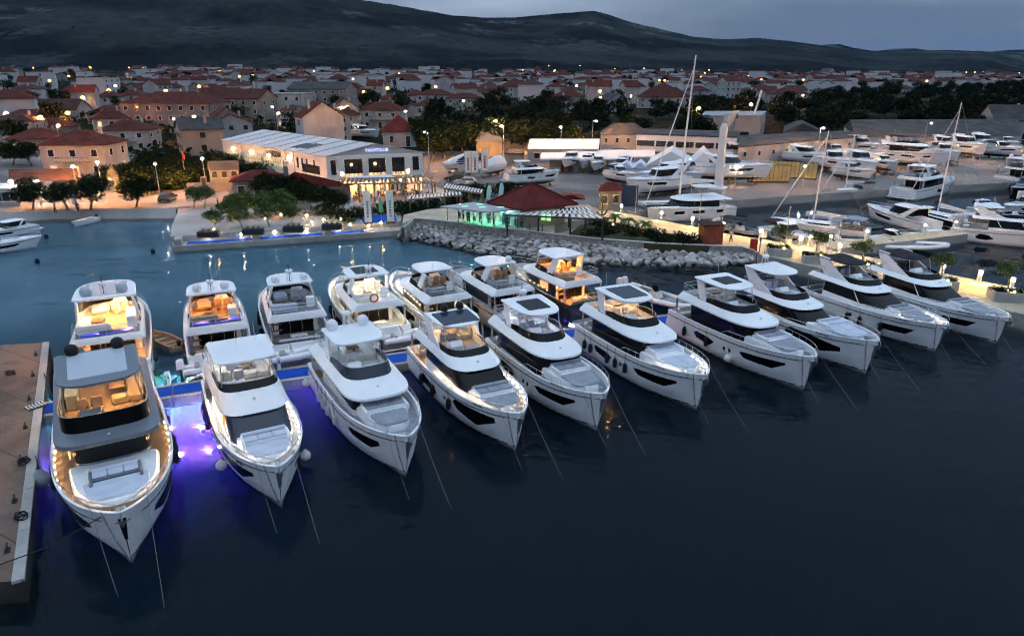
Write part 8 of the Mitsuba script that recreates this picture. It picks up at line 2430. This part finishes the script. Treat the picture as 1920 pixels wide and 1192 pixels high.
DK = [((-74.81, 110.27), .8), ((-69.58, 110.72), .72), ((-66.06, 110.72), .85), ((-59.87, 112.55), .8), ((-114.21, 164.90), .9), ((-108.60, 162.99), .9), ((-41.49, 119.98), .72), ((-38.28, 116.90), .72), ((-34.80, 113.97), .66), ((-31.24, 110.27), .66), ((-28.34, 107.64), .66), ((-26.32, 105.95), .6), ((-44.60, 126.61), .7), ((-60.08, 154.79), .6), ((-59.48, 146.69), .65), ((-65.59, 156.51), .6), ((-37.43, 119.98), .6), ((-18.67, 170.70), 1.1), ((-16.83, 178.21), 1.2), ((-14.82, 182.78), 1.25), ((-12.55, 185.16), 1.3), ((-22.51, 185.16), 1.1), ((-20.45, 191.72), 1.3), ((-11.36, 193.02), 1.3), ((-17.02, 201.63), 1.4), ((-8.03, 198.81), 1.3), ((0.00, 200.21), 1.2), ((3.68, 200.21), 1.3), ((10.29, 200.21), 1.3), ((-26.64, 207.51), 1.2), ((-30.96, 222.68), 1.1), ((16.57, 196.06), 1.1)]
for i, (q, s) in enumerate(DK):
    place(DT[i % 4], 'broadleaf_tree', (f'dark broad tree near the beach, {ordinal(i)} counted from the left shore' if i < 17 else f'dark tall broad tree between the club and the yard sheds, {ordinal(i - 17)} of fifteen'), 'tree', xf(*q, GZ, 80 * i, s), 'dark trees near the beach' if i < 17 else 'dark trees beside the club')
DS = [shrub_kit(380 + i, 2.6, 2.8, 800, 'leaf_dark', .26) for i in range(3)]
rs = np.random.RandomState(12)
PLOT = Polygon([(-78.04, 136.61), (-65.98, 123.81), (-61.14, 129.61), (-57.66, 137.96), (-53.73, 147.40), (-67.05, 169.49), (-83.74, 180.20), (-88.32, 159.94)])
i = 0
while i < 60:
    x, y = rs.uniform(PLOT.bounds[0], PLOT.bounds[2]), rs.uniform(PLOT.bounds[1], PLOT.bounds[3])
    if PLOT.contains(Point(x, y)):
        place(DS[i % 3], 'bush', f'dark bush of the overgrown plot behind the beach, {ordinal(i)} of sixty', 'bush', xf(x, y, GZ - .2, 50 * i, rs.uniform(.7, 1.3)), 'bushes of the overgrown plot')
        i += 1
HED = [shrub_kit(390 + i, 1.5, 1.5, 420, 'leaf_dark', .17) for i in range(2)]
hd = [(-24.65, 101.44), (-22.81, 103.00), (-21.33, 104.20), (-19.80, 105.43), (-18.64, 107.11), (-17.08, 107.54), (-15.68, 107.97), (-14.40, 108.85), (-13.15, 110.18), (-11.79, 111.54), (-10.39, 112.94), (-9.09, 114.86), (-7.71, 116.33), (-26.85, 104.20), (-23.24, 100.30), (-15.70, 104.61), (-14.48, 105.02), (-12.78, 105.43), (-28.75, 105.43)]
for i, (x, y) in enumerate(hd):
    place(HED[i % 2], 'hedge_shrub', f'clipped dark hedge shrub between the bar and the pool, {ordinal(i)} along the hedge', 'shrub', xf(x, y, 1.4, 33 * i, 1.15), 'hedge between the bar and the pool')
for i, (x, y) in enumerate([(-5.46, 121.04), (-4.16, 123.21), (-2.37, 126.61), (-1.15, 127.79), (-6.59, 125.46)]):
    place(DS[i % 3], 'bush', f'dark bush behind the red roofed bar, {ordinal(i)} of five', 'bush', xf(x, y, 1.3, 70 * i, .7), 'bushes behind the bar')
for i, (x, y) in enumerate([(-39.97, 93.81), (-35.75, 101.69), (-30.26, 103.65), (-28.15, 98.68), (-26.97, 100.54), (-25.70, 97.24), (-22.36, 96.89), (-18.34, 97.96), (-40.59, 102.47), (-24.53, 100.92), (-34.16, 104.05)]):
    place(up, 'garden_uplight', f'warm ground light in the beach park, {ordinal(i)} of eleven', 'lamp', xf(x, y, 1.45), 'ground lights of the beach park')
# banners and the green parasol beside the blue platform
for i, (q, mt) in enumerate((((-20.22, 98.81), 'cushion_pale'), ((-17.12, 99.18), 'cushion_pale'))):
    k = Kit()
    k.add('panel', cb(-.5, .5, -.05, .05, .15, 4.6, .03), 'white_vinyl')
    k.add('print', cat(*[bx(-.14, .14, -.075, -.052, .9 + j * .4, 1.15 + j * .4) for j in range(6)]), 'cloth_blue')
    k.add('foot', cb(-.6, .6, -.4, .4, 0, .15, .03), 'iron_dark')
    place(k, 'banner', f'tall white banner with blue print beside the blue platform, {["left", "right"][i]} one', 'banner', xf(*q, 1.5, 8))
k = Kit()
k.add('pole', tube([(0, 0, 0), (0, 0, 4.0)], .035, 5), 'lamp_metal')
k.add('canopy', lathe([(.02, 3.9), (.14, 3.5), (.28, 2.6), (.36, 1.9), (.26, 1.75), (.02, 1.8)], 9), 'leaf_green_cloth', 40)
mat('leaf_green_cloth', (.10, .32, .17), .8)
place(k, 'parasol', 'folded green parasol between the two white banners', 'parasol', xf(*(-18.21, 98.08), 1.5))
for i, q in enumerate(((-4.14, 114.37), (-2.20, 116.83))):
    k = Kit()
    k.add('sail', plate([(0, 1), (.9, .9), (1.3, 3.0), (1.0, 4.2), (.5, 4.3), (.15, 3.2)], -.03, .03), 'cloth_teal')
    k.add('pole', tube([(0, 0, 0), (.05, 0, 2.5), (.5, 0, 4.3)], .03, 5), 'lamp_metal')
    place(k, 'feather_flag', f'pale turquoise feather flag behind the bar, {["left", "right"][i]} one', 'flag', xf(*q, 1.5, 10, .7))
mat('cloth_teal', (.40, .68, .72), .8)
# wall with a gate, low pavilion, street lamps of the beach road
k = Kit()
wA, wB = np.array((-57.70, 126.61)), np.array((-49.33, 128.38))
e = (wB - wA) / np.linalg.norm(wB - wA)
L = np.linalg.norm(wB - wA)
nn = np.array([e[1], -e[0]])
for x0, x1 in ((0, L * .28), (L * .40, L)):
    k.add('masonry', onface(wA, e, nn, x0, x1, 1.2, 3.0, .15, .15), 'wall_cream')
k.add('gate', onface(wA, e, nn, L * .30, L * .38, 1.3, 3.6, .05, .05), 'wood_brown')
k.add('gate__frame', cat(onface(wA, e, nn, L * .28, L * .30, 1.2, 3.9, .2, .2), onface(wA, e, nn, L * .38, L * .40, 1.2, 3.9, .2, .2), onface(wA, e, nn, L * .28, L * .40, 3.7, 4.0, .22, .22)), 'wall_cream')
place(k, 'garden_wall', 'cream garden wall with a gateway lit orange', 'wall')
block('pavilion', [(-57.08, 135.29), (-52.01, 136.63), (-54.46, 142.24), (-59.04, 141.51)], 1.4, 4.0, 'wall_cream', 'small pavilion with a dark roof behind the garden wall', 'gable', 1.4, tiles='roof_grey', wins=3)
SL = lamp_kit(5.5, (1, .38, .08), 1300, .24, 2.5, 0)
for i, q in enumerate(((-72.16, 125.46), (-56.08, 130.81), (-73.23, 119.98), (-61.04, 123.21))):
    place(SL, 'road_lamp', f'warm lamp post of the beach road, {["left middle", "right", "left", "middle"][i]} one', 'street lamp', xf(*q, GZ), 'lamps of the beach road')
FLD = lamp_kit(4.0, (1.0, .9, .85), 130, .32, 1.0, 0)
for i, q in enumerate(((-79.60, 113.49), (-75.88, 113.97))):
    place(FLD, 'flood_lamp', f'bright white flood lamp behind the beach trees, {["left", "right"][i]} one', 'lamp', xf(*q, GZ))
block('beach_house', [(-82.85, 118.42), (-73.36, 120.50), (-77.54, 127.79), (-88.25, 126.61)], 1.4, 4.4, 'wall_cream', 'long low house with a dark roof behind the beach trees', 'gable', 1.5, tiles='roof_brown', wins=4, cat_='house')
block('beach_cafe', [(-84.60, 112.09), (-78.61, 113.02), (-82.16, 117.91), (-88.36, 117.40)], 1.4, 4.0, 'wall_white', 'low white beach cafe with lit panes at the left edge', 'flat', tiles='white_paint', wins=5, wz=(.8, 2.2), wfrac=.85, cat_='cafe')
block('small_chapel', [(-72.27, 127.79), (-70.57, 128.38), (-73.02, 132.69), (-74.37, 132.06)], 1.4, 4.0, 'wall_white', 'tiny white gabled hut behind the beach trees', 'end', 1.8, tiles='roof_grey', cat_='hut')
place(uk, 'parasol', 'closed white parasol standing on the beach', 'parasol', xf(*(-67.36, 109.03), GZ, 0, 1.1))
k = Kit()
k.add('pole', tube([(0, 0, 0), (0, 0, 8.5)], .06, 5), 'lamp_metal')
k.add('flag', hullof([(x, y, z) for x, z in ((.06, 6.6), (.06, 8.3), (.75, 6.2), (.8, 7.6)) for y in (-.02, .02)]), 'red_paint')
place(k, 'flag', 'drooping red flag on a pole in the overgrown plot', 'flag', xf(*(-62.90, 137.97), GZ, -20, .7))
for i, (q) in enumerate(((-45.71, 110.00), (-66.29, 107.73), (-69.20, 106.88))):
    place(PK[3], 'person', f'dark figure {["in the beach park under the lamp", "standing on the beach by the parasol", "walking on the beach left of the parasol"][i]}', 'person', xf(*q, GZ + .1, 90 * i))
# ------------------------------------------------------------------ fenders, lines, tenders and the small things on the quay
FK = {'black': fender_kit('black_rubber', .17, .85, .7), 'white': fender_kit('cushion_pale', .16, .75, 1.0), 'navy': fender_kit('navy_canvas', .17, .8, .8)}
FB = {'white': ball_fender_kit('white_vinyl', .32), 'black': ball_fender_kit('black_rubber', .34)}


def to_world(i, p):
    k, pr, x, y, hd, lab, row = FLEET[i]
    a = math.radians(hd)
    return np.array([x + math.cos(a) * p[0] - math.sin(a) * p[1], y + math.sin(a) * p[0] + math.cos(a) * p[1], p[2]])


FEND = [(0, 1, 'black', (-6.2, -7.2, -8.4, -11.5)), (0, -1, 'black', (-6.5, -8.0, -10.5)), (1, -1, 'navy', (-12.2, -11.0, -9.6)), (2, -1, 'white', (-10.4, -9.1, -7.9, -6.2)), (3, -1, 'black', (-10.6, -8.2, -5.4)), (3, 1, 'black', (-9.0,)), (4, -1, 'black', (-11.0, -8.4)),
        (5, -1, 'navy', (-11.6, -10.6, -8.0, -6.9, -5.6)), (6, -1, 'black', (-11.4, -8.4)), (8, -1, 'black', (-7.4, -6.0, -3.9)), (9, -1, 'black', (-9.5, -6.0)),
        (10, -1, 'black', (-13.2, -12.0)), (10, 1, 'black', (-12.4, -11.0)), (11, 1, 'black', (-12.0, -10.8, -9.6)), (11, -1, 'black', (-11.4,)), (12, 1, 'black', (-4.6, -5.4, -6.0, -9.0)), (12, -1, 'black', (-4.4, -5.6)), (13, 1, 'black', (-5.0, -6.2, -8.0, -9.5)), (14, 1, 'black', (-6.0, -7.2, -8.6)), (15, 1, 'black', (-8.2,)), (16, 1, 'white', (-4.2,))]
nfe = {}
for i, s, c, xs_ in FEND:
    k, pr, x, y, hd, lab, row = FLEET[i]
    for j, xx in enumerate(xs_):
        u = (xx + k.H.L) / (k.H.L + k.H.oh)
        z = float(k.H.sheer(u)) - 1.15
        w = to_world(i, (xx, s * (float(k.H.y(u, z)) + .17), z))
        place(FK[c], 'fender', f'{c} fender, {ordinal(j)} from bow on {"port" if s > 0 else "starboard"} side, {" ".join(lab.split()[:7])}', 'fender', xf(*w, hd), 'fenders hanging on the yachts')
for i, s, c, xx in ((1, -1, 'white', -4.6), (1, 1, 'white', -3.4), (2, -1, 'white', -14.0), (6, -1, 'white', -5.6), (7, 1, 'black', -1.2), (10, -1, 'black', -15.2), (11, 1, 'white', -14.0), (16, 1, 'white', -2.6)):
    k, pr, x, y, hd, lab, row = FLEET[i]
    u = (xx + k.H.L) / (k.H.L + k.H.oh)
    z = 0.55
    w = to_world(i, (xx, s * (float(k.H.y(u, z)) + .3), z))
    place(FB[c], 'ball_fender', f'round {c} fender on the {"port" if s > 0 else "starboard"} side, {" ".join(lab.split()[:8])}', 'fender', xf(*w, hd), 'round fenders hanging on the yachts')
# bow lines running down into the water
for i in range(10):
    k, pr, x, y, hd, lab, row = FLEET[i]
    H = k.H
    for s in (-1, 1):
        a = to_world(i, H.line(H.oh - 1.1, H.oh - 1.0, 0.05, s, -.05, 2)[0])
        b = to_world(i, (H.oh + (1.6 if s < 0 else 3.4), s * -0.2 + (1.2 if s > 0 else -.9), -.25))
        m = (a + b) / 2 - [0, 0, .22]
        edge = to_world(i, H.at(H.oh - .9, H.zb - .1, s, .05)) + [0, 0, .12]
        solo('mooring_line', tube([a, edge, edge * .6 + b * .4 - [0, 0, .12], b], .013, 4), 'rope', f'pale {"left" if s < 0 else "right"} bow line into the water, {" ".join(lab.split()[:8])}', 'rope', True, 'bow lines of the front row')
    # a dark line hanging down the stem
    a = to_world(i, H.at(H.oh - .5, H.zb - .1, -1, .03))
    b = to_world(i, H.at(-.1, .1, -1, .03))
    solo('hanging_line', tube([a + [0, 0, .1], (a * [1, 1, 0] + b * [1, 1, 0]) / 2 + [0, 0, 1.2], b], .018, 4), 'dark_rope', f'dark line hanging at the stem, {" ".join(lab.split()[:9])}', 'rope', True, 'lines at the stems of the front row')
for i, s in ((10, -1), (11, 1), (12, 1), (12, -1), (13, 1), (13, -1)):
    k, pr, x, y, hd, lab, row = FLEET[i]
    a = to_world(i, (-k.H.L + .2, s * k.H.B * .42, 1.5))
    q = np.array([x, y]) - P0
    b = np.r_[pont(float(q @ PU) * 0 + float((a[:2] - P0) @ PU) + (1.6 if s < 0 else -1.6), 2.0), .55]
    solo('stern_line', tube([a, (a + b) / 2 - [0, 0, .15], b], .025, 4), 'dark_rope', f'stern line on the {"port" if s > 0 else "starboard"} side, {" ".join(lab.split()[:8])}', 'rope', True, 'stern lines of the back row')
# tenders on the stern platforms, paddleboards, lifebuoy
for i, t_, dy, lab2 in ((12, rib(3.6, 1.6, 'gelcoat', 'fly_floor', 1), .9, 'white inflatable tender on the platform of the unlit yacht'), (11, rib(3.0, 1.4, 'gelcoat', 'gelcoat_navy', 1), 1.4, 'white inflatable tender with a dark stripe behind the orange lit yacht'), (13, rib(3.2, 1.5, 'gelcoat', 'fly_floor', 1), -1.0, 'white inflatable tender behind the yacht with the lifebuoy')):
    k, pr, x, y, hd, lab, row = FLEET[i]
    w = to_world(i, (-k.H.L - .75, dy - 1.8, .62))
    place(t_, 'tender', lab2, 'inflatable boat', xf(*w, hd - 90))
for i, lab2 in ((10, 'blue paddleboard lying across the stern of the brightly lit flybridge'), (11, 'blue paddleboard across the aft rail of the orange lit flybridge')):
    k, pr, x, y, hd, lab, row = FLEET[i]
    b = pr['brow']
    w = to_world(i, (b['xa'] + .75, 0, b['z'] + b['h'] + .02))
    m = loft([ring(-1.7, 1.7, .42, 0, 2.2, .1), ring(-1.75, 1.75, .46, .07, 2.2, .1), ring(-1.7, 1.7, .40, .13, 2.2, .1)])
    kb = Kit()
    kb.add('board', move(m, rz=90), 'paddleboard_blue', 40)
    kb.add('pad', bx(-.28, .28, -.9, .5, .131, .15), 'navy_canvas')
    place(kb, 'paddleboard', lab2, 'paddleboard', xf(*w, hd + 6))
k, pr, x, y, hd, lab, row = FLEET[13]
w = to_world(13, (pr['brow']['xa'] + .15, .35, pr['brow']['z'] + pr['brow']['h'] + .38))
solo('lifebuoy', move(tube([(0, math.cos(a) * .32, math.sin(a) * .32) for a in np.linspace(0, 2 * math.pi, 21)], .075, 7), rz=hd), 'orange_vinyl', 'orange lifebuoy on the aft flybridge rail of a back row yacht', 'lifebuoy', True, to=xf(*w))
afloat(rib(9.5, 3.0, 'gelcoat', 'fly_floor', 2, 'black_canvas'), 'motor_boat', (17.23, 63.76), (13.66, 68.74), 'white open boat with two white outboards behind the front row', 'motor boat')
# the quay on the left: bollards, gangway, ropes
qa, qb = np.array(QL[0]), np.array(QL[1])
qd = (qb - qa) / np.linalg.norm(qb - qa)
ql = np.linalg.norm(qb - qa)
qn = w_ = np.array([qd[1], -qd[0]])
qn = qn if qn[0] < 0 else -qn
ck_ = Kit()
ck_.add('base', cb(-.22, .22, -.12, .12, 0, .06, .02), 'iron_dark')
ck_.add('horn', cat(tube([(-.3, 0, .22), (.3, 0, .22)], .05, 6), tube([(-.1, 0, 0), (-.1, 0, .22)], .05, 6), tube([(.1, 0, 0), (.1, 0, .22)], .05, 6)), 'iron_dark', 50)
for i in range(7):
    q = qa + qd * ql * (i + .6) / 7.2 + qn * .75
    place(ck_, 'mooring_cleat', f'black mooring cleat along the edge of the quay, {ordinal(i)} from the far end', 'cleat', xf(*q, 1.15, math.degrees(math.atan2(qd[1], qd[0]))), 'mooring cleats on the quay')
rp = Kit()
rs = np.random.RandomState(6)
rp.add('coil', tube([(math.cos(a) * (.28 + .07 * math.sin(a * 2.3)), math.sin(a) * (.24 + .06 * math.cos(a * 1.7)), .04 + .012 * a) for a in np.linspace(0, 24, 70)], .032, 5), 'dark_rope', 50)
for i, q in enumerate(((-36.24, 47.07), (-27.36, 34.91), (-24.14, 29.70))):
    place(rp, 'rope_coil', f'dark coil of rope on the quay, {ordinal(i)} from the far end', 'rope', xf(*q, 1.15, 70 * i) , 'rope coils on the quay')
gw = Kit()
g_a, g_b = np.array((-31.41, 41.38)), np.array((-30.74, 42.31))
gd_ = g_b - g_a
gL = np.linalg.norm(gd_)
for i in range(6):
    gw.add('slat', cb(gL * i / 6 + .03, gL * (i + 1) / 6 - .08, -.32, .32, .16, .20, .01), 'white_paint')
gw.add('frame', cat(cb(0, gL, -.36, -.31, .06, .16, .01), cb(0, gL, .31, .36, .06, .16, .01)), 'iron_dark')
place(gw, 'gangway', 'short gangway of white slats lying on the quay edge', 'gangway', xf(*g_a, 1.15, math.degrees(math.atan2(gd_[1], gd_[0]))))
a = to_world(0, (.2, -.3, 2.9))
solo('mooring_line', tube([a, (a + np.r_[(-23.10, 25.96), 1.2]) / 2 - [0, 0, .35], np.r_[(-23.10, 25.96), 1.2]], .03, 4), 'dark_rope', 'dark line from the bow of the grey topped yacht across to the quay', 'rope', True)
a = to_world(0, (-14, -2.6, 2.2))
solo('mooring_line', tube([a, (a + np.r_[(-33.95, 47.24), 1.2]) / 2 - [0, 0, .2], np.r_[(-33.95, 47.24), 1.2]], .03, 4), 'dark_rope', 'dark line from the stern of the grey topped yacht to the quay', 'rope', True)
place(ball_fender_kit('cushion', .32), 'ball_fender', 'large grey round fender hanging between the quay and the grey topped yacht', 'fender', xf(*(-25.70, 33.66), .9, 0, 1.5))
pd = Kit()
pd.add('post', cat(cb(-.12, .12, -.12, .12, 0, 1.0, .03), cb(-.15, .15, -.15, .15, 1.0, 1.06, .02)), 'white_paint')
pd.add('socket', cb(-.08, .08, -.14, -.11, .55, .8, .01), 'cloth_blue')
for i in range(9):
    place(pd, 'power_pedestal', f'white service pedestal on the pontoon, {ordinal(i)} from the left', 'pedestal', xf(*pont(1.0 + i * 7.6, 1.92), .52, PH), 'service pedestals on the pontoon')
# ------------------------------------------------------------------ thin evening haze: far ridges fade to blue
scene['evening_air'] = {'type': 'homogeneous', 'albedo': rgb(0.88, 0.95, 0.97), 'sigma_t': rgb(0.000007, 0.000011, 0.000016), 'scale': 1.0}
scene['haze'] = {'type': 'cube', 'to_world': T4().translate([0, 4500, 492]).scale([9000, 5200, 500]), 'bsdf': {'type': 'null'}, 'interior': {'type': 'ref', 'id': 'evening_air'}}
labels['haze'] = {'kind': 'stuff', 'label': 'thin blue evening haze over the bay'}
scene['camera']['medium'] = {'type': 'ref', 'id': 'evening_air'}
scene['sea']['exterior'] = {'type': 'ref', 'id': 'evening_air'}
